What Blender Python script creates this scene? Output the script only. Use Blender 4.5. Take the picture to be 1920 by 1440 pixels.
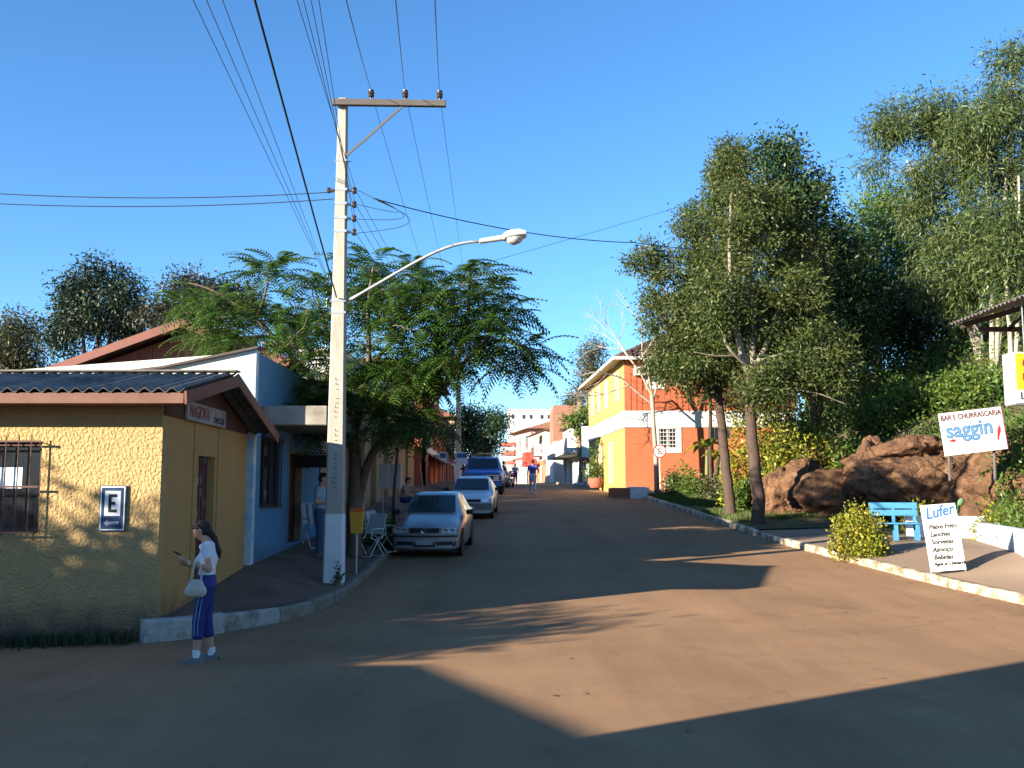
import bpy, bmesh, math, random
import numpy as np
from mathutils import Vector, Matrix, noise as mnoise
for o in list(bpy.data.objects): bpy.data.objects.remove(o)
SC = bpy.context.scene; COL = SC.collection
R = math.radians
# ------------------------------------------------------------------ camera
CAMH, PITCH, FPX = 1.9, R(6.4), 1870.0
cd = bpy.data.cameras.new('camera'); cam = bpy.data.objects.new('camera', cd); COL.objects.link(cam)
cam.location = (0, 0, CAMH); cam.rotation_euler = (R(90) + PITCH, 0, 0)
cd.sensor_width = 36; cd.lens = 36 * FPX / 1920; cd.clip_end = 6000; cd.clip_start = .05
SC.camera = cam
# ------------------------------------------------------------------ light
SUN_EL, SUN_AZ = 16.0, 56.0       # elevation; heading of the shadows measured from +Y towards +X
w = bpy.data.worlds.new('World'); SC.world = w; w.use_nodes = True
nt = w.node_tree; bg = nt.nodes['Background']
sky = nt.nodes.new('ShaderNodeTexSky'); sky.sky_type = 'NISHITA'; sky.sun_disc = False
sky.sun_elevation = R(SUN_EL); sky.sun_rotation = R(SUN_AZ + 180)
sky.air_density = 0.9; sky.dust_density = 0.0; sky.ozone_density = 5.0; sky.altitude = 200
hs = nt.nodes.new('ShaderNodeHueSaturation'); hs.inputs['Hue'].default_value = .498; hs.inputs['Saturation'].default_value = 1.07; hs.inputs['Value'].default_value = 1.0
nt.links.new(sky.outputs[0], hs.inputs['Color']); nt.links.new(hs.outputs[0], bg.inputs[0]); bg.inputs[1].default_value = 0.092
sl = bpy.data.lights.new('sun', 'SUN'); sl.energy = 5.0; sl.angle = R(.5); sl.color = (1, .91, .74)
so = bpy.data.objects.new('sun', sl); COL.objects.link(so)
sd = Vector((math.sin(R(SUN_AZ)) * math.cos(R(SUN_EL)), math.cos(R(SUN_AZ)) * math.cos(R(SUN_EL)), -math.sin(R(SUN_EL))))
so.rotation_euler = sd.to_track_quat('-Z', 'Y').to_euler(); so.location = (-40, -30, 30)
vs = SC.view_settings; vs.view_transform = 'Standard'; vs.look = 'None'; vs.gamma = 1; vs.use_curve_mapping = False
vs.exposure = 1.75
SC.render.engine = 'CYCLES'
try:
    SC.cycles.use_denoising = True
    SC.cycles.denoiser = 'OPENIMAGEDENOISE'
except Exception: pass
SC.cycles.max_bounces = 6; SC.cycles.transparent_max_bounces = 8
# ------------------------------------------------------------------ helpers
def at(px, py, Y):
    u = (px - 960) / FPX; v = (720 - py) / FPX
    yw = math.cos(PITCH) - v * math.sin(PITCH); zw = math.sin(PITCH) + v * math.cos(PITCH)
    return Vector((u / yw * Y, Y, CAMH + zw / yw * Y))
def tag(o, label=None, cat=None, group=None, kind=None):
    if label: o['label'] = label
    if cat: o['category'] = cat
    if group: o['group'] = group
    if kind: o['kind'] = kind
    return o
def thing(name, label, cat, loc=(0, 0, 0), rz=0, group=None):
    o = bpy.data.objects.new(name, None); COL.objects.link(o); o.empty_display_size = .2
    o.location = loc; o.rotation_euler = (0, 0, rz)
    return tag(o, label, cat, group)
def link(name, me, parent=None, mat=None, smooth=None):
    o = bpy.data.objects.new(name, me); COL.objects.link(o)
    if parent is not None: o.parent = parent
    if mat is not None:
        me.materials.clear()
        for m in (mat if isinstance(mat, (list, tuple)) else [mat]): me.materials.append(m)
    return o
def fast_mesh(name, V, Q, mat, parent=None, smooth=False, local=True):
    V = np.asarray(V, np.float32); Q = np.asarray(Q, np.int32)
    if parent is not None and local: V = V - np.array(parent.location, np.float32)
    me = bpy.data.meshes.new(name); k = Q.shape[1]
    me.vertices.add(len(V)); me.vertices.foreach_set('co', V.ravel())
    me.loops.add(Q.size); me.loops.foreach_set('vertex_index', Q.ravel())
    me.polygons.add(len(Q)); me.polygons.foreach_set('loop_start', np.arange(0, Q.size, k, dtype=np.int32))
    try: me.polygons.foreach_set('loop_total', np.full(len(Q), k, np.int32))
    except Exception: pass
    if smooth: me.polygons.foreach_set('use_smooth', np.ones(len(Q), bool))
    me.update(calc_edges=True); me.validate()
    return link(name, me, parent, mat)
class MB:
    """mesh builder: collects shapes and links them as one mesh object"""
    def __init__(s): s.v = []; s.f = []; s.mi = []; s.m = 0
    def add(s, vs, fs):
        b = len(s.v); s.v += [tuple(p) for p in vs]
        for f in fs: s.f.append(tuple(b + i for i in f)); s.mi.append(s.m)
        return s
    def box(s, x0, x1, y0, y1, z0, z1):
        return s.add([(x, y, z) for z in (z0, z1) for y in (y0, y1) for x in (x0, x1)],
                     [(0, 2, 3, 1), (4, 5, 7, 6), (0, 1, 5, 4), (2, 6, 7, 3), (0, 4, 6, 2), (1, 3, 7, 5)])
    def obox(s, c, size, rot=None, e=(0, 0, 0)):
        from mathutils import Euler
        m = rot if rot is not None else Euler(e).to_matrix()
        c = Vector(c); h = Vector(size) / 2
        vs = [c + m @ Vector((x * h.x, y * h.y, z * h.z)) for z in (-1, 1) for y in (-1, 1) for x in (-1, 1)]
        return s.add(vs, [(0, 2, 3, 1), (4, 5, 7, 6), (0, 1, 5, 4), (2, 6, 7, 3), (0, 4, 6, 2), (1, 3, 7, 5)])
    def beam(s, a, b, wd, ht, up=(0, 0, 1)):
        a = Vector(a); b = Vector(b); d = (b - a).normalized(); u = Vector(up)
        sd_ = d.cross(u)
        if sd_.length < 1e-4: sd_ = d.cross(Vector((0, 1, 0)))
        sd_.normalize(); u = sd_.cross(d).normalized()
        vs = [p + sd_ * (i * wd / 2) + u * (j * ht / 2) for p in (a, b) for i, j in ((-1, -1), (1, -1), (1, 1), (-1, 1))]
        return s.add(vs, [(0, 1, 2, 3), (7, 6, 5, 4), (0, 4, 5, 1), (1, 5, 6, 2), (2, 6, 7, 3), (3, 7, 4, 0)])
    def tube(s, pts, rad, n=8, cap=True):
        pts = [Vector(p) for p in pts]; N = len(pts)
        if not isinstance(rad, (list, tuple, np.ndarray)): rad = [rad] * N
        rings = []; prev = None
        for i, p in enumerate(pts):
            d = (pts[min(i + 1, N - 1)] - pts[max(i - 1, 0)])
            d = d.normalized() if d.length > 1e-9 else Vector((0, 0, 1))
            if prev is None: a = d.orthogonal().normalized()
            else:
                a = prev - d * prev.dot(d)
                a = a.normalized() if a.length > 1e-6 else d.orthogonal().normalized()
            prev = a; b = d.cross(a)
            rings.append([p + (a * math.cos(t) + b * math.sin(t)) * rad[i] for t in [2 * math.pi * k / n for k in range(n)]])
        vs = [q for r in rings for q in r]; fs = []
        for i in range(N - 1):
            for k in range(n): fs.append((i * n + k, i * n + (k + 1) % n, (i + 1) * n + (k + 1) % n, (i + 1) * n + k))
        if cap: fs.append(tuple(range(n - 1, -1, -1))); fs.append(tuple((N - 1) * n + k for k in range(n)))
        return s.add(vs, fs)
    def cyl(s, a, b, r0, r1=None, n=12): return s.tube([a, b], [r0, r0 if r1 is None else r1], n)
    def lathe(s, c, prof, n=16, axis='z', ang=2 * math.pi):
        c = Vector(c); vs = []; fs = []
        for r, h in prof:
            for k in range(n):
                t = ang * k / n; a, b = r * math.cos(t), r * math.sin(t)
                vs.append(c + (Vector((a, b, h)) if axis == 'z' else Vector((h, a, b)) if axis == 'x' else Vector((a, h, b))))
        for i in range(len(prof) - 1):
            for k in range(n): fs.append((i * n + k, i * n + (k + 1) % n, (i + 1) * n + (k + 1) % n, (i + 1) * n + k))
        return s.add(vs, fs)
    def prism(s, poly, ext):
        """poly: list of 3D points (planar), ext: extrusion vector"""
        poly = [Vector(p) for p in poly]; e = Vector(ext); n = len(poly)
        vs = poly + [p + e for p in poly]
        fs = [tuple(range(n - 1, -1, -1)), tuple(range(n, 2 * n))] + [(i, (i + 1) % n, n + (i + 1) % n, n + i) for i in range(n)]
        return s.add(vs, fs)
    def grid(s, pts):
        nr, nc = len(pts), len(pts[0])
        return s.add([p for r in pts for p in r], [(i * nc + j, i * nc + j + 1, (i + 1) * nc + j + 1, (i + 1) * nc + j) for i in range(nr - 1) for j in range(nc - 1)])
    def build(s, name, mat=None, parent=None, smooth=False, world=False, bevel=0):
        off = Vector(parent.location) if (world and parent is not None) else Vector((0, 0, 0))
        me = bpy.data.meshes.new(name)
        me.from_pydata([Vector(v) - off for v in s.v], [], s.f)
        if any(s.mi): me.polygons.foreach_set('material_index', s.mi)
        if smooth: me.polygons.foreach_set('use_smooth', np.ones(len(s.f), bool))
        me.update()
        o = link(name, me, parent)
        for m in (mat if isinstance(mat, (list, tuple)) else [mat]):
            if m is not None: me.materials.append(m)
        if smooth == 'auto':
            try: me.set_sharp_from_angle(angle=R(38))
            except Exception: pass
        if bevel:
            b = o.modifiers.new('bevel', 'BEVEL'); b.width = bevel; b.segments = 1; b.limit_method = 'ANGLE'; b.angle_limit = R(40)
        return o
# ------------------------------------------------------------------ materials
MATS = {}
def M(name, col, rough=.85, var=.15, vs=4., bump=0., bs=40., spec=.3, metal=0., dirt=None, ds=1.2, dthr=(.45, .7), bdist=.02, coat=0, coord='Object', stretch=None, trans=0):
    if name in MATS: return MATS[name]
    m = bpy.data.materials.new(name); m.use_nodes = True; t = m.node_tree; N = t.nodes; L = t.links
    b = N['Principled BSDF']; b.inputs['Roughness'].default_value = rough; b.inputs['Metallic'].default_value = metal
    b.inputs['Specular IOR Level'].default_value = spec
    if coat: b.inputs['Coat Weight'].default_value = coat; b.inputs['Coat Roughness'].default_value = .04
    if trans: b.inputs['Transmission Weight'].default_value = trans
    tc = N.new('ShaderNodeTexCoord'); src = tc.outputs[coord]
    if stretch:
        mp = N.new('ShaderNodeMapping'); mp.inputs['Scale'].default_value = stretch; L.new(src, mp.inputs[0]); src = mp.outputs[0]
    c = (*col, 1)
    if var:
        n = N.new('ShaderNodeTexNoise'); n.inputs['Scale'].default_value = vs; n.inputs['Detail'].default_value = 6; n.inputs['Roughness'].default_value = .65
        L.new(src, n.inputs['Vector'])
        mx = N.new('ShaderNodeMix'); mx.data_type = 'RGBA'
        mr = N.new('ShaderNodeMapRange'); mr.inputs[1].default_value = .3; mr.inputs[2].default_value = .7; L.new(n.outputs[0], mr.inputs[0])
        mx.inputs[6].default_value = tuple(x * (1 - var) for x in col) + (1,); mx.inputs[7].default_value = tuple(min(1, x * (1 + var)) for x in col) + (1,)
        L.new(mr.outputs[0], mx.inputs[0]); out = mx.outputs[2]
        if dirt:
            n2 = N.new('ShaderNodeTexNoise'); n2.inputs['Scale'].default_value = ds; n2.inputs['Detail'].default_value = 8; n2.inputs['Roughness'].default_value = .7
            L.new(src, n2.inputs['Vector'])
            r2 = N.new('ShaderNodeMapRange'); r2.inputs[1].default_value = dthr[0]; r2.inputs[2].default_value = dthr[1]; L.new(n2.outputs[0], r2.inputs[0])
            m2 = N.new('ShaderNodeMix'); m2.data_type = 'RGBA'; L.new(r2.outputs[0], m2.inputs[0]); L.new(out, m2.inputs[6]); m2.inputs[7].default_value = (*dirt, 1); out = m2.outputs[2]
        L.new(out, b.inputs['Base Color'])
    else: b.inputs['Base Color'].default_value = c
    if bump:
        nb = N.new('ShaderNodeTexNoise'); nb.inputs['Scale'].default_value = bs; nb.inputs['Detail'].default_value = 5; L.new(src, nb.inputs['Vector'])
        bp = N.new('ShaderNodeBump'); bp.inputs['Strength'].default_value = bump; bp.inputs['Distance'].default_value = bdist
        L.new(nb.outputs[0], bp.inputs['Height']); L.new(bp.outputs[0], b.inputs['Normal'])
    MATS[name] = m; return m
def leafmat(name, dark, light, tr=.3, rough=.5, extra=None):
    if name in MATS: return MATS[name]
    m = bpy.data.materials.new(name); m.use_nodes = True; t = m.node_tree; N = t.nodes; L = t.links
    b = N['Principled BSDF']; b.inputs['Roughness'].default_value = rough; b.inputs['Specular IOR Level'].default_value = .35
    g = N.new('ShaderNodeNewGeometry'); cr = N.new('ShaderNodeValToRGB'); L.new(g.outputs['Random Per Island'], cr.inputs[0])
    cr.color_ramp.elements[0].color = (*dark, 1); cr.color_ramp.elements[1].color = (*light, 1)
    if extra:
        e = cr.color_ramp.elements.new(.93); e.color = (*light, 1); cr.color_ramp.elements[2].color = (*extra, 1)
    tc = N.new('ShaderNodeTexCoord'); nn = N.new('ShaderNodeTexNoise'); nn.inputs['Scale'].default_value = 1.1; nn.inputs['Detail'].default_value = 2; L.new(tc.outputs['Object'], nn.inputs['Vector'])
    hv = N.new('ShaderNodeHueSaturation'); mr = N.new('ShaderNodeMapRange'); mr.inputs[1].default_value = .3; mr.inputs[2].default_value = .7; mr.inputs[3].default_value = .475; mr.inputs[4].default_value = .525; L.new(nn.outputs[0], mr.inputs[0]); L.new(mr.outputs[0], hv.inputs['Hue']); L.new(cr.outputs[0], hv.inputs['Color']); cr = hv
    tr_ = N.new('ShaderNodeBsdfTranslucent'); ms = N.new('ShaderNodeMixShader'); ms.inputs[0].default_value = tr
    L.new(cr.outputs[0], b.inputs['Base Color']); L.new(cr.outputs[0], tr_.inputs[0])
    L.new(b.outputs[0], ms.inputs[1]); L.new(tr_.outputs[0], ms.inputs[2]); L.new(ms.outputs[0], N['Material Output'].inputs[0])
    MATS[name] = m; return m
# ------------------------------------------------------------------ ground heights
_Y = [-80, 0, 11, 14, 18, 23.4, 30, 34.7, 48, 60, 88, 130, 200, 500, 4000]
_Z = [0, 0, 0, .03, .18, .46, .82, 1.1, 1.92, 2.35, 2.95, 3.3, 3.2, 1, -20]
def rz(y): return float(np.mean([np.interp(y + k, _Y, _Z) for k in (-2, -1, 0, 1, 2)]))
def sst(t): t = max(0., min(1., t)); return t * t * (3 - 2 * t)
def gz(x, y): return rz(y) - .2 * sst((-4 - x) / 6) * sst((16 - y) / 3)
def xr(y): return float(np.interp(y, [-30, 4, 8, 12, 16.4, 19, 27, 38, 48, 56, 70, 90, 110, 140, 180], [24, 13, 10.8, 9.3, 8.4, 8.0, 7.07, 6.6, 5.75, 5.25, 4.5, 3.6, 2.2, -1, -6]))
def xl(y): return float(np.interp(y, [13.1, 13.5, 13.9, 14.8, 15.9, 17.5, 60, 75, 90, 110, 140, 180], [-4.75, -4.3, -4.0, -3.4, -3.0, -2.9, -2.9, -3.1, -3.6, -5, -9, -15]))
def ktl(y): return rz(y) + float(np.interp(y, [13, 18], [.27, .13]))          # left kerb top
def swl(x, y): return ktl(y) + float(np.interp(y, [13.3, 18, 60], [0, .38, .3])) * sst((xl(y) - .15 - x) / 1.6)
def ktr(y): return rz(y) + .15
def plat(y): return max(.78, ktr(y) + .06)
def pvr(x, y): return ktr(y) + (plat(y) - ktr(y)) * sst((x - xr(y)) / 2.6)
HILL = [(26, 4), (20, 15), (15.6, 24), (12.6, 29.5), (10.0, 34), (9.6, 38), (11, 43), (15, 52), (22, 75)]
def hill_s(x, y):
    best = 1e9; sg = 1
    for (a, b), (c, d) in zip(HILL[:-1], HILL[1:]):
        vx, vy = c - a, d - b; t = max(0, min(1, ((x - a) * vx + (y - b) * vy) / (vx * vx + vy * vy)))
        dx, dy = x - a - t * vx, y - b - t * vy; dd = math.hypot(dx, dy)
        if dd < best: best = dd; sg = 1 if (vx * dy - vy * dx) < 0 else -1
    return best * sg
def hz(x, y):
    s = hill_s(x, y)
    b = plat(min(y, 60)) + .05
    if s < 0: return b - .25 + .12 * max(s, -2)
    n = mnoise.noise(Vector((x * .25, y * .25, 3.1))) * .6 * min(1, s / 3)
    return b + 1.7 * sst(s / 1.6) + .55 * min(s, 9) + .25 * max(0, min(s - 9, 30)) + n
# ------------------------------------------------------------------ setting
def road_mat():
    m = bpy.data.materials.new('road_surface'); m.use_nodes = True; t = m.node_tree; N = t.nodes; L = t.links
    b = N['Principled BSDF']; b.inputs['Roughness'].default_value = .9; b.inputs['Specular IOR Level'].default_value = .2
    g = N.new('ShaderNodeNewGeometry')
    def nz(sc, det=6, ro=.6, st=None):
        n = N.new('ShaderNodeTexNoise'); n.inputs['Scale'].default_value = sc; n.inputs['Detail'].default_value = det; n.inputs['Roughness'].default_value = ro
        if st:
            mp = N.new('ShaderNodeMapping'); mp.inputs['Scale'].default_value = st; mp.inputs['Rotation'].default_value = (0, 0, R(-20)); L.new(g.outputs['Position'], mp.inputs[0]); L.new(mp.outputs[0], n.inputs['Vector'])
        else: L.new(g.outputs['Position'], n.inputs['Vector'])
        return n.outputs[0]
    def ramp(src, a, b_, c0, c1):
        r = N.new('ShaderNodeValToRGB'); r.color_ramp.elements[0].position = a; r.color_ramp.elements[1].position = b_
        r.color_ramp.elements[0].color = (*c0, 1); r.color_ramp.elements[1].color = (*c1, 1); L.new(src, r.inputs[0]); return r.outputs[0]
    def mul(x, y, f):
        k = N.new('ShaderNodeMix'); k.data_type = 'RGBA'; k.blend_type = 'MULTIPLY'; k.inputs[0].default_value = f; L.new(x, k.inputs[6]); L.new(y, k.inputs[7]); return k.outputs[2]
    c = ramp(nz(.35, 8, .62), .3, .72, (.285, .162, .084), (.41, .243, .13))
    c = mul(c, ramp(nz(.9, 6, .7, (1, .12, 1)), .35, .68, (.74, .73, .74), (1.06, 1.05, 1.03)), .8)
    c = mul(c, ramp(nz(140, 3, .7), .35, .65, (.6, .6, .62), (1.2, 1.17, 1.12)), .9)
    v = N.new('ShaderNodeTexVoronoi'); v.inputs['Scale'].default_value = 1.3; L.new(g.outputs['Position'], v.inputs['Vector'])
    c = mul(c, ramp(v.outputs['Distance'], .012, .03, (.45, .35, .3), (1, 1, 1)), .9)
    v2 = N.new('ShaderNodeTexVoronoi'); v2.feature = 'DISTANCE_TO_EDGE'; v2.inputs['Scale'].default_value = .16; wn = N.new('ShaderNodeTexNoise'); wn.inputs['Scale'].default_value = .9; wn.inputs['Detail'].default_value = 6; L.new(g.outputs['Position'], wn.inputs['Vector'])
    wm = N.new('ShaderNodeVectorMath'); wm.operation = 'MULTIPLY_ADD'; wm.inputs[1].default_value = (2.2, 2.2, 0); L.new(wn.outputs['Color'], wm.inputs[0]); L.new(g.outputs['Position'], wm.inputs[2]); L.new(wm.outputs[0], v2.inputs['Vector'])
    c = mul(c, ramp(v2.outputs['Distance'], .0015, .004, (.62, .6, .6), (1, 1, 1)), .45)
    c = mul(c, ramp(nz(.55, 5, .6, (1.1, .8, 1)), .60, .72, (1, 1, 1), (.72, .70, .70)), .8)
    L.new(c, b.inputs['Base Color'])
    bp = N.new('ShaderNodeBump'); bp.inputs['Strength'].default_value = .35; bp.inputs['Distance'].default_value = .008; L.new(nz(90, 4), bp.inputs['Height']); L.new(bp.outputs[0], b.inputs['Normal'])
    return m
ROAD = road_mat()
SOIL = M('soil', (.16, .095, .055), .95, .35, 2.5, .6, 25, bdist=.05, dirt=(.05, .07, .02), ds=.6, coord='Object')
CONC = M('concrete_paving', (.27, .185, .125), .92, .18, 1.6, .3, 60, dirt=(.17, .11, .075), ds=.8, dthr=(.45, .75), bdist=.01)
DPAVE = M('old_paving', (.17, .115, .08), .93, .3, 3, .5, 30, dirt=(.06, .055, .04), ds=1.5, bdist=.02)
KERBW = M('kerb_whitewash', (.56, .47, .33), .9, .16, 5, .5, 30, dirt=(.22, .13, .075), ds=3.2, dthr=(.44, .60), bdist=.02)
KERBD = M('kerb_bare', (.22, .19, .15), .9, .25, 5, .5, 30, dirt=(.10, .10, .05), ds=3, bdist=.02)
# ground sheet to the horizon
xs = np.concatenate([-np.geomspace(3000, 60, 14), np.arange(-56, 57, 4), np.geomspace(60, 3000, 14)])
ys = np.concatenate([-np.geomspace(2000, 40, 8), np.arange(-36, 121, 3), np.geomspace(130, 4000, 18)])
V = [(x, y, gz(x, y) - .12 - .02 * max(0, abs(y) - 200) * 0 - (.004 * max(0, abs(x) - 40) if abs(x) < 800 else 3.)) for y in ys for x in xs]
nx = len(xs); Q = [(j * nx + i, j * nx + i + 1, (j + 1) * nx + i + 1, (j + 1) * nx + i) for j in range(len(ys) - 1) for i in range(nx - 1)]
tag(fast_mesh('ground', V, Q, SOIL, smooth=True), kind='structure')
# road
mb = MB()
ya = list(np.arange(-26, 13.3, 1.5)) + [13.2]
mb.grid([[(x, y, gz(x, y)) for x in np.concatenate([np.linspace(-46, -4.6, 24), np.linspace(-4.0, xr(y) + .02, 14)])] for y in ya])
yb = [13.2] + list(np.arange(14, 60, 1.0)) + list(np.arange(60, 186, 3))
mb.grid([[(x, y, gz(x, y)) for x in np.linspace(-4.6 if y < 18 else xl(y) - .05, xr(y) + .02, 12)] for y in yb])
mb.grid([[(x, y, gz(x, y)) for x in np.linspace(-46, -4.72, 24)] for y in (13.2, 13.42)])
tag(mb.build('road', ROAD, smooth=True), kind='structure')
# left pavement slab
mb = MB(); yb = [13.12, 13.3, 13.5, 13.9, 14.4, 14.8, 15.4, 16, 17, 18] + list(np.arange(19, 61, 1.5)) + list(np.arange(62, 120, 4))
mb.grid([[(x, y, swl(x, y)) for x in np.linspace(-4.84 if y < 61 else xl(y) - 1.9, xl(y) - .14, 7)] for y in yb])
tag(mb.build('pavement_left', DPAVE, smooth=True), kind='structure')
# right pavement, then lawn verge
mb = MB()
mb.grid([[(x, y, pvr(x, y)) for x in np.concatenate([np.linspace(xr(y) + .16, xr(y) + 3, 8), [xr(y) + 4.5, xr(y) + 8]])] for y in np.arange(2, 29.6, .75)])
tag(mb.build('pavement_right', CONC, smooth=True), kind='structure')
GR = M('lawn_soil', (.075, .085, .03), .95, .4, 3, .6, 40, dirt=(.12, .075, .04), ds=.9, dthr=(.5, .62), bdist=.03)
def verge(x, y): k = sst((y - 29.3) / 2.5); return (1 - k) * (pvr(x, y) + .006) + k * (ktr(y) - .01 + .07 * max(0, x - xr(y) - .15) + .05 * mnoise.noise(Vector((x, y, 0))))
mb = MB(); mb.grid([[(x, y, verge(x, y)) for x in np.linspace(xr(y) + .16, xr(y) + 6.5, 12)] for y in np.arange(29.3, 47.6, .75)])
tag(mb.build('lawn', GR, smooth=True), kind='structure')
# hillside
V = []; xs = np.arange(7.5, 75, .9); ys = np.arange(3, 100, .9)
for y in ys:
    for x in xs: V.append((x, y, hz(x, y)))
nx = len(xs); Q = [(j * nx + i, j * nx + i + 1, (j + 1) * nx + i + 1, (j + 1) * nx + i) for j in range(len(ys) - 1) for i in range(nx - 1) if hill_s(xs[i], ys[j]) > -1.6]
HILLM = M('hill_soil', (.13, .085, .05), .95, .4, 1.2, .8, 12, dirt=(.05, .075, .02), ds=.7, dthr=(.38, .55), bdist=.1)
tag(fast_mesh('hillside', V, Q, HILLM, smooth=True), kind='structure')
# kerbs: a bed under each row plus the stones
def kerb_row(name, side, y0, y1, ln, matf, ht):
    rnd = random.Random(4)
    fx = xr if side > 0 else xl; fz = ktr if side > 0 else ktl
    bed = MB(); n = 40; pts = []
    for i in range(n + 1):
        y = y0 + (y1 - y0) * i / n; x = fx(y); pts.append([(x + side * .01, y, gz(x, y) - .1), (x + side * .01, y, fz(y) - .035), (x + side * .15, y, fz(y) - .035), (x + side * .15, y, gz(x, y) - .1)])
    bed.grid(pts); root = tag(bed.build(name, KERBD), kind='structure')
    y = y0
    while y < y1 - .2:
        l = ln * rnd.uniform(.85, 1.15); a = y; b_ = min(y1, y + l); y = b_
        # follow the curve by arc: shorten steps where the kerb turns
        m = MB(); sec = []
        dz = rnd.uniform(-.012, .012); dx = rnd.uniform(-.01, .01)
        for k in (0, 1, 2):
            yy = a + .012 + (b_ - a - .024) * k / 2; x = fx(yy) + dx * side; zt = fz(yy) + dz; zb = gz(fx(yy), yy) - .05
            sec.append([(x - side * .012, yy, zb), (x - side * .012, yy, zt - .03), (x + side * .02, yy, zt + .002), (x + side * .13, yy, zt + .004), (x + side * .16, yy, zt - .03), (x + side * .16, yy, zb)])
        m.grid(sec); m.add(sec[0], [tuple(range(6))]); m.add(sec[-1], [tuple(range(5, -1, -1))])
        m.build('kerb_stone', matf((a + b_) / 2), root, world=False)
    return root
KERBL = M('kerb_dirty_shade', (.36, .34, .29), .9, .2, 5, .5, 30, dirt=(.17, .13, .09), ds=3, dthr=(.42, .62), bdist=.02)  # dirty whitewash, its base colour darkened to paint in the shade
kerb_row('kerb_right', 1, 3, 56, 1.05, lambda y: KERBW, .15)
kerb_row('kerb_far', 1, 62, 118, 2.0, lambda y: KERBW, .15)
kerb_row('kerb_left', -1, 13.9, 60, 1.0, lambda y: KERBL if y < 14.5 else KERBD, .15)
# white rendered corner block of the left kerb
mb = MB(); pts = []
for (x, y) in [(-4.72, 13.08), (-4.52, 13.2), (-4.3, 13.36), (-4.0, 13.78), (-3.93, 13.92)]:
    z0 = gz(x, y) - .1; z1 = ktl(y) + .012
    dx, dy = -.55, .8
    pts.append([(x, y, z0), (x, y, z1 - .03), (x + dx * .04, y + dy * .04, z1), (x + dx * .22, y + dy * .22, z1), (x + dx * .22, y + dy * .22, z0)])
mb.grid(pts); mb.add(pts[0], [(0, 1, 2, 3, 4)]); mb.add(pts[-1], [(4, 3, 2, 1, 0)])
mb.build('corner_block', M('corner_render', (.40, .38, .33), .9, .2, 4, .5, 25, dirt=(.18, .15, .11), ds=3, dthr=(.5, .66)), bpy.data.objects['kerb_left'])
# grass: blades scattered on the verge and weeds at walls
def grass(name, pts, hmin, hmax, mat, label, n_per=1, seed=1, wd=.012):
    rs = np.random.RandomState(seed); P = np.asarray(pts, float); n = len(P)
    h = rs.uniform(hmin, hmax, n); a = rs.uniform(0, 2 * np.pi, n); b = rs.uniform(0, 2 * np.pi, n); l = rs.uniform(.1, .6, n) * h
    W = np.stack([np.cos(a), np.sin(a), 0 * a], 1) * wd; Ln = np.stack([np.cos(b) * l, np.sin(b) * l, h], 1)
    V = np.stack([P - W, P + W, P + W * .6 + Ln * .55, P - W * .6 + Ln * .55, P + Ln + W * .1, P + Ln - W * .1], 1).reshape(-1, 3)
    i = np.arange(n)[:, None] * 6
    Q = np.concatenate([i + [0, 1, 2, 3], i + [3, 2, 4, 5]], 0)
    return tag(fast_mesh(name, V, Q, mat), label, 'grass', kind='stuff')
GL = leafmat('grass_blade', (.035, .06, .012), (.12, .15, .03), .25)
rs = np.random.RandomState(2); pts = []
while len(pts) < 26000:
    y = rs.uniform(29.8, 47); x = xr(y) + .2 + abs(rs.normal(0, 1)) * 2.2
    if x > xr(y) + 5.5 or mnoise.noise(Vector((x * .8, y * .5, 1))) < -.22 + (.5 if y < 31.5 else 0): continue
    pts.append((x, y, verge(x, y)))
grass('grass', pts, .05, .17, GL, 'short green grass on the verge beside the white kerb', seed=3)
pts = []
while len(pts) < 2600:
    x = rs.uniform(-14, -4.9); y = 13.28 - abs(rs.normal(0, .16)); pts.append((x, y, gz(x, y)))
grass('weeds', pts, .04, .22, leafmat('weed', (.02, .03, .01), (.06, .08, .02), .2), 'low weeds along the foot of the yellow wall', seed=5)
# dry leaves and small stones lying on the road
rs = np.random.RandomState(8); V = []; Q = []
for i in range(620):
    y = rs.uniform(6, 40); x = rs.uniform(xl(max(y, 18)) + .2, xr(y) - .1) if rs.rand() < .3 else xr(y) - abs(rs.normal(0, .35)) - .05
    s = rs.uniform(.015, .045); a = rs.uniform(0, 6.3); z = gz(x, y) + .006; b = len(V)
    for k in range(4):
        t = a + k * math.pi / 2; rr = s * (1 if k % 2 else .5); V.append((x + rr * math.cos(t), y + rr * math.sin(t), z + rs.uniform(0, .012)))
    Q.append((b, b + 1, b + 2, b + 3))
tag(fast_mesh('litter', V, Q, leafmat('dry_leaf', (.10, .05, .025), (.30, .2, .11), .1)), 'dry leaves and bits scattered over the road', 'litter', kind='stuff')
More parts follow.
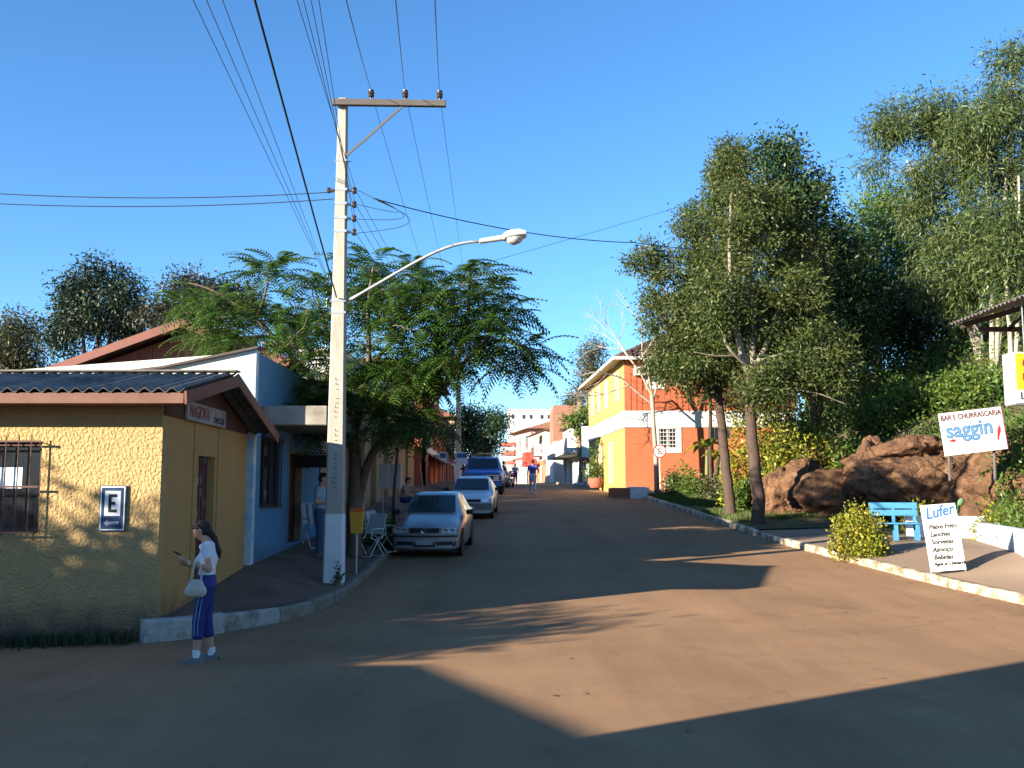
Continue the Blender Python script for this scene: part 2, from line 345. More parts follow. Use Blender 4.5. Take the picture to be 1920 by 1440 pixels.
# ------------------------------------------------------------------ building helpers
class Fr:
    """facade frame: s along the wall, n outwards, z absolute"""
    def __init__(s, o, ang): s.o = Vector((o[0], o[1], 0)); s.d = Vector((math.cos(ang), math.sin(ang), 0)); s.n = Vector((math.sin(ang), -math.cos(ang), 0))
    def p(s, a, n, z): return s.o + s.d * a + s.n * n + Vector((0, 0, z))
    def box(s, mb, s0, s1, n0, n1, z0, z1):
        vs = [s.p(a, n, z) for z in (z0, z1) for n in (n1, n0) for a in (s0, s1)]
        return mb.add(vs, [(0, 2, 3, 1), (4, 5, 7, 6), (0, 1, 5, 4), (2, 6, 7, 3), (0, 4, 6, 2), (1, 3, 7, 5)])
    def wall(s, mb, s0, s1, z0, z1, th, ops=(), top=None):
        """wall with real openings; ops = (s0,s1,z0,z1); top: optional function of s for the wall's top edge"""
        ss = sorted({s0, s1, *[v for o in ops for v in o[:2]]}); zs = sorted({z0, z1, *[v for o in ops for v in o[2:4]]})
        tz = lambda a, z: (top(a) if (top and z == z1) else z)
        for i in range(len(ss) - 1):
            for j in range(len(zs) - 1):
                a, b, c, d = ss[i], ss[i + 1], zs[j], zs[j + 1]
                if any(o[0] <= a and b <= o[1] and o[2] <= c and d <= o[3] for o in ops): continue
                mb.add([s.p(a, 0, tz(a, c)), s.p(b, 0, tz(b, c)), s.p(b, 0, tz(b, d)), s.p(a, 0, tz(a, d))], [(0, 1, 2, 3)])
                mb.add([s.p(a, -th, tz(a, c)), s.p(b, -th, tz(b, c)), s.p(b, -th, tz(b, d)), s.p(a, -th, tz(a, d))], [(3, 2, 1, 0)])
        def strip(pa, pb): mb.add([s.p(pa[0], 0, pa[1]), s.p(pb[0], 0, pb[1]), s.p(pb[0], -th, pb[1]), s.p(pa[0], -th, pa[1])], [(0, 1, 2, 3)])
        for o in ops:
            c = [(o[0], o[2]), (o[1], o[2]), (o[1], o[3]), (o[0], o[3])]
            for k in range(4): strip(c[k], c[(k + 1) % 4])
        c = [(s0, z0), (s1, z0), (s1, tz(s1, z1)), (s0, tz(s0, z1))]
        for k in range(4): strip(c[k], c[(k + 1) % 4])
        return mb
GLASS = M('window_glass', (.02, .025, .03), .06, 0, spec=.6)
INTER = M('interior_dark', (.03, .027, .025), .95, .1)
WHITE = M('white_paint', (.62, .60, .56), .7, .07, 3, dirt=(.40, .34, .27), ds=2, dthr=(.55, .8))
BROWNP = M('brown_paint', (.20, .085, .06), .65, .18, 5, .2, 30)
def window(root, fr, s0, s1, z0, z1, fm, depth=.08, fw=.05, bars=(1, 0), bm=None, sill=None, out=0, grid=None, gm=None, gout=.05, name='window', glass=None, shutter=None):
    f = MB()
    fr.box(f, s0, s0 + fw, -depth - .05, -depth + .03, z0, z1); fr.box(f, s1 - fw, s1, -depth - .05, -depth + .03, z0, z1)
    fr.box(f, s0 + fw, s1 - fw, -depth - .05, -depth + .03, z0, z0 + fw); fr.box(f, s0 + fw, s1 - fw, -depth - .05, -depth + .03, z1 - fw, z1)
    for k in range(bars[0]):
        a = s0 + (s1 - s0) * (k + 1) / (bars[0] + 1); fr.box(f, a - fw * .4, a + fw * .4, -depth - .03, -depth + .025, z0 + fw, z1 - fw)
    for k in range(bars[1]):
        a = z0 + (z1 - z0) * (k + 1) / (bars[1] + 1); fr.box(f, s0 + fw, s1 - fw, -depth - .025, -depth + .02, a - fw * .35, a + fw * .35)
    wo = f.build(name, fm, root, world=True)
    n = bars[0] + 1; wd = (s1 - s0) / n
    for k in range(n):
        p = MB(); fr.box(p, s0 + k * wd + .01, s0 + (k + 1) * wd - .01, -depth - .02, -depth - .01, z0 + .01, z1 - .01)
        po = p.build('pane', glass or GLASS, wo); po.data.transform(Matrix.Translation(-Vector(root.location)))
    if sill:
        p = MB(); fr.box(p, s0 - .06, s1 + .06, -depth + .031, .05, z0 - .06, z0 - .003); po = p.build('sill', sill, wo); po.data.transform(Matrix.Translation(-Vector(root.location)))
    if grid:
        p = MB(); nv, nh = grid
        for k in range(nv):
            a = s0 + (s1 - s0) * (k + .5) / nv; p.cyl(fr.p(a, gout, z0 - .04), fr.p(a, gout, z1 + .08), .009, n=5)
        for k in range(nh):
            a = z0 + (z1 - z0) * k / max(1, nh - 1); fr.box(p, s0 - .04, s1 + .04, gout - .008, gout + .01, a - .012, a + .012)
        for a in (s0 - .03, s1 + .03):
            for z in (z0 + .02, z1 - .02): p.cyl(fr.p(a, -.02, z), fr.p(a, gout + .005, z), .008, n=5)
        po = p.build('grille', gm or BROWNP, wo); po.data.transform(Matrix.Translation(-Vector(root.location)))
    return wo
def surround(root, fr, s0, s1, z0, z1, w_, mat, n1=.03, name='window_surround'):
    p = MB()
    fr.box(p, s0 - w_, s0, -.0, n1, z0 - w_, z1 + w_); fr.box(p, s1, s1 + w_, 0, n1, z0 - w_, z1 + w_)
    fr.box(p, s0, s1, 0, n1, z0 - w_, z0); fr.box(p, s0, s1, 0, n1, z1, z1 + w_)
    return p.build(name, mat, root, world=True)
def door(root, fr, s0, s1, z0, z1, mat, depth=.1, panels=2, handle=True):
    p = MB(); fr.box(p, s0, s1, -depth - .04, -depth, z0, z1)
    for k in range(panels):
        a = s0 + (s1 - s0) * (k + .12) / panels; b = s0 + (s1 - s0) * (k + .88) / panels
        fr.box(p, a, b, -depth, -depth + .012, z0 + .15, (z0 + z1) / 2 - .05); fr.box(p, a, b, -depth, -depth + .012, (z0 + z1) / 2 + .05, z1 - .12)
    d = p.build('door', mat, root, world=True)
    if handle:
        h = MB(); fr.box(h, s1 - .12, s1 - .08, -depth + .013, -depth + .05, z0 + .95, z0 + 1.1)
        ho = h.build('handle', M('metal_grey', (.35, .35, .36), .4, .1, metal=.8), d); ho.data.transform(Matrix.Translation(-Vector(root.location)))
    return d
def text(name, s, size, mat, parent, loc, rot, ext=.002, shear=0, bold=0, align='CENTER', sx=1, space=1):
    c = bpy.data.curves.new(name, 'FONT'); c.body = s; c.size = size; c.extrude = ext; c.shear = shear; c.offset = bold; c.align_x = align; c.align_y = 'CENTER'; c.space_character = space; c.resolution_u = 3
    o = bpy.data.objects.new(name, c); COL.objects.link(o); o.location = loc; o.rotation_euler = rot; o.scale = (sx, 1, 1)
    if parent is not None: o.parent = parent
    bpy.context.view_layer.update()
    me = bpy.data.meshes.new_from_object(o.evaluated_get(bpy.context.evaluated_depsgraph_get())); me.materials.clear(); me.materials.append(mat)
    n = bpy.data.objects.new(name, me); COL.objects.link(n); n.location = loc; n.rotation_euler = rot; n.scale = (sx, 1, 1)
    if parent is not None: n.parent = parent
    bpy.data.objects.remove(o); n.name = name
    return n
def roof_sheet(p0, u, v, lu, lv, pitch=.177, amp=.026, th=.007):
    """corrugated sheet: p0 eave corner, u along the eave, v up the slope; returns MB"""
    u = Vector(u).normalized(); v = Vector(v).normalized(); n = u.cross(v).normalized(); mb = MB(); rows = []
    k = int(lu / pitch * 8)
    for off in (0, -th):
        rows = [[Vector(p0) + u * (lu * i / k) + v * b + n * (amp * math.sin(2 * math.pi * (lu * i / k) / pitch) + off) for i in range(k + 1)] for b in (0, lv)]
        mb.grid(rows)
    a = len(mb.v) // 2
    mb.add([mb.v[i] for i in range(k + 1)] + [mb.v[a + i] for i in range(k + 1)], [(i, i + 1, k + 2 + i, k + 1 + i) for i in range(k)])
    return mb
# ------------------------------------------------------------------ corner shop (yellow)
def stucco(name, col, dirt, base, z0, z1, strength=1.0, coarse=True):
    m = bpy.data.materials.new(name); m.use_nodes = True; t = m.node_tree; N = t.nodes; L = t.links
    b = N['Principled BSDF']; b.inputs['Roughness'].default_value = .92; b.inputs['Specular IOR Level'].default_value = .15
    g = N.new('ShaderNodeNewGeometry'); sp = N.new('ShaderNodeSeparateXYZ'); L.new(g.outputs['Position'], sp.inputs[0])
    n1 = N.new('ShaderNodeTexNoise'); n1.inputs['Scale'].default_value = 2.2; n1.inputs['Detail'].default_value = 8; n1.inputs['Roughness'].default_value = .65; L.new(g.outputs['Position'], n1.inputs['Vector'])
    mx = N.new('ShaderNodeMix'); mx.data_type = 'RGBA'; L.new(n1.outputs[0], mx.inputs[0])
    mx.inputs[6].default_value = tuple(c * .86 for c in col) + (1,); mx.inputs[7].default_value = tuple(min(1, c * 1.1) for c in col) + (1,)
    # splashed mud band near the ground with an irregular edge
    n2 = N.new('ShaderNodeTexNoise'); n2.inputs['Scale'].default_value = 3.5; n2.inputs['Detail'].default_value = 8; n2.inputs['Roughness'].default_value = .7; L.new(g.outputs['Position'], n2.inputs['Vector'])
    ma = N.new('ShaderNodeMath'); ma.operation = 'MULTIPLY_ADD'; ma.inputs[1].default_value = -.9; L.new(n2.outputs[0], ma.inputs[0]); L.new(sp.outputs[2], ma.inputs[2])
    mr = N.new('ShaderNodeMapRange'); mr.inputs[1].default_value = z0 - .45; mr.inputs[2].default_value = z1 - .45; mr.inputs[3].default_value = 1; mr.inputs[4].default_value = 0; L.new(ma.outputs[0], mr.inputs[0])
    m2 = N.new('ShaderNodeMix'); m2.data_type = 'RGBA'; L.new(mr.outputs[0], m2.inputs[0]); L.new(mx.outputs[2], m2.inputs[6]); m2.inputs[7].default_value = (*dirt, 1)
    L.new(m2.outputs[2], b.inputs['Base Color'])
    h1 = N.new('ShaderNodeTexNoise'); h1.inputs['Scale'].default_value = 23; h1.inputs['Detail'].default_value = 4; h1.inputs['Distortion'].default_value = .15; L.new(g.outputs['Position'], h1.inputs['Vector'])
    rp = N.new('ShaderNodeMapRange'); rp.inputs[1].default_value = .42; rp.inputs[2].default_value = .66; L.new(h1.outputs[0], rp.inputs[0])
    bp = N.new('ShaderNodeBump'); bp.inputs['Strength'].default_value = strength; bp.inputs['Distance'].default_value = .022; L.new(rp.outputs[0], bp.inputs['Height']); L.new(bp.outputs[0], b.inputs['Normal'])
    return m
YEL = stucco('yellow_stucco', (.48, .32, .145), (.10, .075, .06), 0, 0.05, .65, .75)
YELS = stucco('yellow_stucco_side', (.47, .27, .10), (.2, .1, .045), 0, .2, .6, .3)
YH = thing('corner_shop', 'low yellow stucco corner shop under a dark corrugated roof', 'house', (-9, 15.5, 0))
FX, FY, WX = -4.68, 13.35, -4.68
fr = Fr((-16, FY), 0)                                   # front wall, s from x=-16
wz0, wz1 = 1.42, 2.62
wx1 = (80 - 960) / FPX * FY; wx0 = wx1 - 1.5
mb = MB(); fr.wall(mb, 0, FX + 16, -.35, 3.14, .2, [(wx0 + 16, wx1 + 16, wz0, wz1)])
mb.build('front_wall', YEL, YH, world=True)
window(YH, fr, wx0 + 16, wx1 + 16, wz0, wz1, M('bronze_frame', (.10, .05, .04), .5, .1), .1, .05, (1, 0), grid=(9, 3), gout=.13, gm=M('rust_bar', (.12, .07, .055), .8, .2))
# white paper behind the window pane
p = MB(); fr.box(p, wx1 + 16 - .62, wx1 + 16 - .3, -.112, -.106, 2.0, 2.28); p.build('paper_notice', M('paper', (.8, .82, .85), .7, .05), YH, world=True)
BY = 17.62; APY, APZ = 15.25, 3.77
gs = Fr((WX, FY), R(90))                                 # gable wall facing the street (s = y - FY)
dy0, dy1 = 14.92, 15.75
dS = (gs.o.y)
dz0 = swl(-4.7, 15.2) + .12
mb = MB(); gs.wall(mb, .2, BY - FY, -.3, 3.14, .2, [(dy0 - FY, dy1 - FY, dz0, 2.5)]); mb.build('side_wall', YELS, YH, world=True)
mb = MB(); mb.box(-16, WX - .2, BY - .2, BY, -.3, 3.14); mb.box(-16, -15.8, FY + .2, BY - .2, -.3, 3.14); mb.build('rear_wall', YELS, YH, world=True)
mb = MB()
for s_ in (1.35, 2.55): gs.box(mb, s_ - .03, s_ + .03, .0, .018, .4, 3.0)
mb.build('plaster_rib', YELS, YH, world=True)
# shop doorway: dark iron grille, goods inside
dr = MB(); gs.box(dr, dy0 - FY, dy1 - FY, -.16, -.12, dz0, 2.5); d_ = dr.build('door', M('door_dark', (.055, .035, .03), .5, .2, 6), YH, world=True)
for k in range(5):
    p = MB(); a = dy0 - FY + .06 + (dy1 - dy0 - .16) * k / 4; gs.box(p, a, a + .03, -.118, -.09, dz0 + .04, 2.46); o = p.build('bar', BROWNP, d_); o.data.transform(Matrix.Translation(-Vector(YH.location)))
for k in range(9):
    p = MB(); z = dz0 + .5 + k * .17; a = dy0 - FY + .1 + (k * .37 % .5); gs.box(p, a, a + .2, -.117, -.108, z, z + .12)
    o = p.build('goods', M('goods%d' % (k % 3), [(.25, .2, .18), (.3, .08, .07), (.12, .14, .2)][k % 3], .6, .2), d_); o.data.transform(Matrix.Translation(-Vector(YH.location)))
# gable boards
BRN = M('gable_board', (.10, .05, .035), .75, .2, 4, stretch=(8, 8, 1))
for k in range(28):
    y0 = FY + .02 + (BY - FY - .04) * k / 28; y1 = y0 + (BY - FY - .04) / 28 - .006; p = MB()
    def rf(y): return (3.16 + (APZ - 3.14) * (y - FY + .5) / (APY - FY + .5) if y < APY else APZ - (APZ - 3.02) * (y - APY) / (BY + .25 - APY)) - .06
    p.prism([(WX - .03, y0, 2.98), (WX - .03, y1, 2.98), (WX - .03, y1, rf(y1)), (WX - .03, y0, rf(y0))], (.055, 0, 0)); p.build('gable_plank', BRN, YH, world=True)
# corrugated roof: front and rear slopes
RF = M('fibre_cement', (.17, .155, .14), .75, .3, 3, .2, 50, spec=.2, dirt=(.05, .048, .045), ds=1.1)
ex = -4.22; ey, ez = 12.78, 3.26; by, bz = 17.95, 3.02
sl_v = Vector((0, APY - ey, APZ - ez)); sl_b = Vector((0, by - APY, bz - APZ))
x = ex
while x > -16.4:
    wv = 1.062
    roof_sheet((x - wv - .03, ey, ez), (1, 0, 0), sl_v, wv + .03, sl_v.length, amp=.028).build('roof_sheet', RF, YH, smooth='auto', world=True)
    roof_sheet((x - wv - .03, APY + .03, APZ - .012), (1, 0, 0), sl_b, wv + .03, sl_b.length, amp=.028).build('roof_sheet', RF, YH, smooth='auto', world=True)
    x -= wv
FAS = M('fascia_pink', (.17, .085, .062), .8, .15, 4)
mb = MB(); mb.box(-16.3, ex - .02, ey + .03, ey + .06, ez - .17, ez - .035); mb.build('fascia', FAS, YH, world=True)
mb = MB(); mb.box(-16.3, ex - .3, ey + .065, FY - .002, ez - .16, ez - .13); mb.build('soffit', BROWNP, YH, world=True)
mb = MB(); mb.beam((ex + .01, ey + .02, ez - .1), (ex + .01, APY, APZ - .11), .03, .17); mb.beam((ex + .01, APY, APZ - .11), (ex + .01, by, bz - .1), .03, .17); mb.build('barge_board', BROWNP, YH, world=True)
mb = MB(); mb.box(-16.3, ex + .01, APY - .12, APY + .12, APZ + .025, APZ + .05); mb.build('ridge_cap', RF, YH, world=True)
# shop name board on the gable
sg = thing('shop_sign', 'faded white name board with red lettering under the yellow shop gable', 'sign', (WX + .05, 14.3, 2.9))
sa, sb = 14.12, 16.05; sz0, sz1 = 2.98, 3.25
mb = MB(); mb.prism([(WX + .035, sa, sz0), (WX + .035, sb, sz0), (WX + .035, sb, sz1), (WX + .035, sa, sz1)], (.03, 0, 0)); mb.build('board', M('sign_aged', (.36, .31, .26), .7, .15, 6, dirt=(.2, .17, .14), ds=4), sg, world=True)
def txt_on_x(sgo, s, y, z, size, m, sx=1, **k): return text('lettering', s, size, m, sgo, Vector((WX + .067, y, z)) - Vector(sgo.location), (R(90), 0, R(90)), sx=sx, **k)
txt_on_x(sg, 'NAGIOKA', (sa + sb) / 2 - .38, 3.115, .25, M('sign_red', (.22, .05, .045), .7, .2), sx=.80, bold=.004)
txt_on_x(sg, 'CONFECÇÕES', (sa + sb) / 2 + .58, 3.065, .12, M('sign_black', (.03, .03, .035), .7, .2), sx=.74, bold=.002)
# parking sign on the front wall
es = thing('parking_sign', 'blue rectangular sign with letter E and arrow on yellow wall', 'sign', at(212, 953, FY - .01))
c = Vector(es.location)
def onf(x, z): return (x, -.0, z)
w2, h2 = .175, .30
mb = MB(); mb.box(-w2, w2, -.022, -.004, -h2, h2); mb.build('plate', M('sign_blue', (.02, .05, .12), .45, .1), es)
mb = MB()
for (a, b_, c_, d__) in [(-w2 + .012, w2 - .012, h2 - .026, h2 - .012), (-w2 + .012, w2 - .012, -h2 + .012, -h2 + .026)]: mb.box(a, b_, -.0245, -.0225, c_, d__)
for a in (-w2 + .012, w2 - .026): mb.box(a, a + .014, -.0245, -.0225, -h2 + .027, h2 - .027)
mb.build('border', M('sign_white', (.72, .74, .76), .5, .06), es)
mb = MB(); mb.box(-.105, .105, -.0246, -.0226, -.10, .23); mb.build('panel', MATS['sign_white'], es)
mb = MB()
for (a, b_, c_, d__) in [(-.055, -.015, -.055, .185), (-.0149, .06, .145, .185), (-.0149, .04, .045, .085), (-.0149, .06, -.055, -.015)]: mb.box(a, b_, -.0266, -.0247, c_, d__)
mb.build('lettering', M('sign_ink', (.015, .017, .02), .5, 0), es)
mb = MB(); mb.prism([(-.11, -.0227, -.19), (-.055, -.0227, -.145), (-.055, -.0227, -.17), (.09, -.0227, -.17), (.09, -.0227, -.21), (-.055, -.0227, -.21), (-.055, -.0227, -.235)], (0, -.002, 0)); mb.build('arrow', M('sign_silver', (.45, .47, .5), .5, .06), es)
# ------------------------------------------------------------------ unseen houses added beside the viewer to cast the foreground shade
REND = M('plain_render', (.5, .45, .38), .9, .1, 2)
def unseen_house(name, label, x0, x1, y0, y1, h, rise, roofm, axis='x'):
    t = thing(name, label, 'house', ((x0 + x1) / 2, (y0 + y1) / 2, 0))
    f = Fr((x0, y1), 0); mb = MB()
    mb.box(x0, x1, y0, y1, -.4, h); mb.build('wall', REND, t, world=True)
    rb = MB(); o = .35
    if axis == 'x':
        ym = (y0 + y1) / 2
        for ya_ in (y0 - o, y1 + o): rb.prism([(x0 - o, ya_, h + .0), (x1 + o, ya_, h + .0), (x1 + o, ym, h + rise), (x0 - o, ym, h + rise)], (0, 0, .08))
        for x in (x0, x1 - .1): rb.prism([(x, y0, h), (x, y1, h), (x, ym, h + rise)], (.1, 0, 0))
    else:
        xm = (x0 + x1) / 2
        for xa in (x0 - o, x1 + o): rb.prism([(xa, y0 - o, h), (xa, y1 + o, h), (xm, y1 + o, h + rise), (xm, y0 - o, h + rise)], (0, 0, .08))
        for y in (y0, y1 - .1): rb.prism([(x0, y, h), (x1, y, h), (xm, y, h + rise)], (0, .1, 0))
    rb.build('roof', roofm, t, world=True)
    for k in range(3):
        p = MB(); x = x0 + (x1 - x0) * (k + .5) / 3; p.box(x - .45, x + .45, y1 + .004, y1 + .05, 1.0, 2.1); w_ = p.build('window', WHITE, t, world=True)
        q = MB(); q.box(x - .38, x + .38, y1 + .051, y1 + .056, 1.07, 2.03); qo = q.build('pane', GLASS, w_); qo.data.transform(Matrix.Translation(-Vector(t.location)))
    return t
TILE = M('clay_tile', (.22, .10, .065), .85, .3, 3, .3, 20, dirt=(.10, .06, .045), ds=1.3)
unseen_house('unseen_house', 'unseen plain house added behind the viewer to shade the foreground', -8.1, -3.2, -14, 2.32, 5.6, 1.2, TILE, 'y')
unseen_house('unseen_house', 'unseen plain house added across the side street to cast shade', -27, -13.8, -9, 2.75, 4.25, .8, TILE, 'x')
# ------------------------------------------------------------------ blue shop
BLUE = stucco('blue_wall', (.11, .25, .40), (.07, .10, .12), 0, .5, 1.0, .25)
PALEB = M('pale_blue_flaking', (.33, .55, .68), .85, .12, 3, .2, 30, dirt=(.62, .66, .66), ds=3.2, dthr=(.45, .55))
WALLW = M('white_wall', (.60, .57, .50), .88, .1, 2, .2, 30, dirt=(.52, .46, .38), ds=1.2, dthr=(.55, .8))
CONCD = M('concrete_canopy', (.27, .24, .20), .9, .2, 3, .3, 40, dirt=(.13, .12, .10), ds=2)
BX = -4.62
BB = thing('blue_shop', 'blue painted shop with barred window and concrete canopy behind yellow shop', 'building', (-8, 21, 0))
fs = Fr((-15, 17.86), 0)
mb = MB(); fs.wall(mb, 0, 15 - 4.98, 0, 4.5, .2, (), top=lambda s: float(np.interp(s - 15, [-15, -8, -6.3, -4.6], [3.7, 3.98, 4.18, 4.54]))); mb.build('end_wall', WALLW, BB, world=True)
mb = MB(); fs.wall(mb, 15 - 4.98, 15 + BX - .002, 0, 4.5, .2, (), top=lambda s: float(np.interp(s - 15, [-8, -6.3, -4.6], [3.98, 4.18, 4.54]))); mb.build('end_wall_corner', PALEB, BB, world=True)
mb = MB(); mb.beam((-15, 17.9, 3.72), (-8, 17.9, 4.0), .26, .04); mb.beam((-8, 17.9, 4.0), (-6.3, 17.9, 4.2), .26, .04); mb.beam((-6.3, 17.9, 4.2), (BX + .04, 17.9, 4.565), .26, .04); mb.build('coping', M('dark_coping', (.08, .06, .055), .8, .2), BB, world=True)
ss = Fr((BX, 17.86), R(90))
wy0, wy1, dy0, dy1 = .5, 2.2, 2.85, 4.15
mb = MB(); ss.wall(mb, .201, 6.3, .0, 4.5, .2, [(wy0, wy1, 1.7, 3.0), (dy0, dy1, .93, 2.85)]); mb.build('street_wall', BLUE, BB, world=True)
window(BB, ss, wy0, wy1, 1.7, 3.0, M('dark_frame', (.035, .025, .022), .6, .1), .1, .05, (2, 0), grid=(7, 2), gout=.03, gm=MATS['dark_frame'], sill=None)
mb = MB(); ss.box(mb, dy0, dy0 + .07, -.14, .01, .93, 2.85); ss.box(mb, dy1 - .07, dy1, -.14, .01, .93, 2.85); ss.box(mb, dy0 + .07, dy1 - .07, -.14, .01, 2.78, 2.85); mb.build('door_frame', M('door_wood', (.22, .14, .08), .7, .2, 6), BB, world=True)
mb = MB(); ss.box(mb, dy0 + .07, dy1 - .07, -.16, -.13, .93, 2.78); mb.build('door', M('door_black', (.02, .016, .015), .7, .1), BB, world=True)
mb = MB(); mb.box(-15, BX, 24.0, 24.15, 0, 4.4); mb.box(-15, -14.8, 18.06, 24, 0, 3.9); mb.build('rear_wall', WALLW, BB, world=True)
mb = MB(); mb.box(-14.8, BX - .2, 18.07, 24, 3.5, 3.6); mb.build('roof', CONCD, BB, world=True)
mb = MB(); mb.box(BX + .003, -3.42, 18.4, 24.1, 3.2, 3.56); mb.build('canopy', CONCD, BB, world=True, bevel=.015)
ps = thing('projecting_sign', 'small board with shade coloured in, sticking out beside the blue shop door', 'sign', (BX + .1, 21.3, 2.6))
mb = MB(); mb.box(BX + .01, BX + .72, 21.28, 21.34, 2.5, 2.76); mb.build('board', M('board_unlit', (.012, .011, .011), .8, .1), ps, world=True)  # the board's unlit look is put into its near-black colour
mb = MB(); mb.cyl((BX, 21.31, 2.8), (BX + .7, 21.31, 2.8), .012, n=6); mb.cyl((BX + .35, 21.31, 2.76), (BX + .35, 21.31, 2.8), .008, n=5); mb.build('bracket', MATS['dark_frame'], ps, world=True)
# ------------------------------------------------------------------ brown boarded house
BR = thing('boarded_house', 'brown wooden house with wide gable above the white wall', 'house', (-9, 30, 0))
gy = 27.0; L_ = at(85, 692, gy - .8); A_ = at(340, 600, gy - .8); ridx, ridz = A_.x, A_.z; lx, lz = L_.x, L_.z; rxx = -5.9; rzz = ridz - (ridz - lz) * (rxx - ridx) / (ridx - lx)
BOARD = M('brown_boards', (.26, .10, .07), .75, .2, 3, .2, 20, stretch=(6, 6, .6))
def groof(x): return (lz + (ridz - lz) * (x - lx) / (ridx - lx) if x < ridx else ridz + (rzz - ridz) * (x - ridx) / (rxx - ridx)) - .16
mb = MB(); mb.prism([(lx + .5, gy + .05, 0), (rxx - .4, gy + .05, 0), (rxx - .4, gy + .05, groof(rxx - .4)), (ridx, gy + .05, groof(ridx)), (lx + .5, gy + .05, groof(lx + .5))], (0, 8, 0)); mb.build('wall', BROWNP, BR, world=True)
x = lx + .5
while x < rxx - .45:
    p = MB(); x1 = x + .098; p.prism([(x, gy + .02, 3.6), (x1, gy + .02, 3.6), (x1, gy + .02, groof(x1)), (x, gy + .02, groof(x))], (0, .028, 0)); p.build('plank', BOARD, BR, world=True); x += .107
mb = MB()
for a, b in (((lx, lz), (ridx, ridz)), ((ridx, ridz), (rxx, rzz))): mb.prism([(a[0], gy - .8, a[1]), (b[0], gy - .8, b[1]), (b[0], gy + 9, b[1]), (a[0], gy + 9, a[1])], (0, 0, .05))
mb.build('roof', TILE, BR, world=True)
mb = MB()
for a, b in (((lx, lz), (ridx, ridz)), ((ridx, ridz), (rxx, rzz))): mb.beam((a[0], gy - .83, a[1] - .09), (b[0], gy - .83, b[1] - .09), .04, .2)
mb.build('barge_board', M('barge_red', (.19, .075, .055), .7, .15, 4), BR, world=True)
# ------------------------------------------------------------------ water tank on a stand
tk = at(537, 612, 36.5)
WT = thing('water_tank', 'round blue water tank on a stand behind the street tree', 'water tank', (tk.x, 36.5, 1.3))
mb = MB(); mb.lathe((0, 0, tk.z - 1.3 - .7), [(0, 0), (.62, 0), (.72, .8), (.74, .82), (.7, .86), (.3, 1.0), (0, 1.02)], 18); mb.build('tank', M('tank_blue', (.06, .22, .38), .5, .1), WT, smooth='auto')
mb = MB()
for i in (-.5, .5):
    for j in (-.5, .5): mb.box(i - .05, i + .05, j - .05, j + .05, -.4, tk.z - 1.3 - .76)
mb.box(-.75, .75, -.75, .75, tk.z - 1.3 - .76, tk.z - 1.3 - .7); mb.build('stand', CONCD, WT)
# ------------------------------------------------------------------ tan gabled shop with arches
TAN = stucco('tan_wall', (.42, .27, .15), (.22, .10, .06), 0, 1.2, 1.9, .2)
TB = thing('arched_shop', 'tan shop with arched doorways and white barge board beyond the tree', 'building', (-6, 37, 0))
tx = -4.8; ta, tb_ = 25.0, 49.0; tw = Fr((tx, ta), R(90))
arcs = [(1.2, 2.5), (3.6, 5.0), (6.2, 7.6), (9.0, 10.4), (12.4, 13.8), (16, 17.4), (20, 21.2)]
mb = MB(); ops = [(a, b, swl(tx, ta + a) - .0, swl(tx, ta + a) + 2.6) for a, b in arcs]
for i, (a, b) in enumerate(arcs):
    s0 = 0 if i == 0 else (arcs[i - 1][1] + a) / 2; s1 = (b + arcs[i + 1][0]) / 2 if i < len(arcs) - 1 else tb_ - ta
    tw.wall(mb, s0, s1, .3, 4.6, .25, [ops[i]])
for o in ops:      # arch spandrels
    c = (o[0] + o[1]) / 2; r_ = (o[1] - o[0]) / 2
    for sg_ in (-1, 1):
        pts = [tw.p(c + sg_ * r_, -.02, o[3])] + [tw.p(c + sg_ * r_ * math.cos(t), -.02, o[3] - r_ + r_ * math.sin(t)) for t in np.linspace(0, math.pi / 2, 8)]
        mb.prism(pts, tw.n * -.2)
mb.build('street_wall', TAN, TB, world=True)
for i, o in enumerate(ops):
    p = MB(); tw.box(p, o[0] - .02, o[1] + .02, -.5, -.46, o[2], o[3]); p.build('door', M('shop_door%d' % (i % 3), [(.07, .02, .018), (.03, .025, .02), (.35, .36, .36)][i % 3], .6, .2, 5), TB, world=True)
se = Fr((-9.5, ta), 0); mb = MB(); se.wall(mb, 0, 9.5 + tx - .003, .3, 4.6, .25, [(2.9, 3.5, 1.6, 2.9)]); mb.build('end_wall', M('peach_wall', (.55, .36, .22), .9, .12, 2, dirt=(.4, .25, .15)), TB, world=True)
mb = MB(); mb.box(-9.5, tx - .26, tb_ - .2, tb_, .3, 4.6); mb.build('rear_wall', TAN, TB, world=True)
ry0, ryp, ry1 = 24.4, 36.6, 49.6; rze, rzp, rzn = 4.75, 5.95, 4.72; rx1 = -4.02
mb = MB(); mb.prism([(-9.6, ry0, rze), (rx1, ry0, rze), (rx1, ryp, rzp), (-9.6, ryp, rzp)], (0, 0, .06)); mb.prism([(-9.6, ryp, rzp), (rx1, ryp, rzp), (rx1, ry1, rzn), (-9.6, ry1, rzn)], (0, 0, .06)); mb.build('roof', RF, TB, world=True)
mb = MB(); mb.prism([(tx - .12, ta + .1, 4.6), (tx - .12, tb_ - .1, 4.6), (tx - .12, ryp, rzp - .06)], (.1, 0, 0)); mb.build('gable', TAN, TB, world=True)
mb = MB(); mb.beam((rx1 + .03, ry0, rze - .12), (rx1 + .03, ryp, rzp - .12), .05, .36); mb.beam((rx1 + .03, ryp, rzp - .12), (rx1 + .03, ry1, rzn - .12), .05, .36); mb.build('barge_board', M('barge_white', (.62, .58, .52), .8, .15, 3, dirt=(.35, .3, .25), ds=2), TB, world=True)
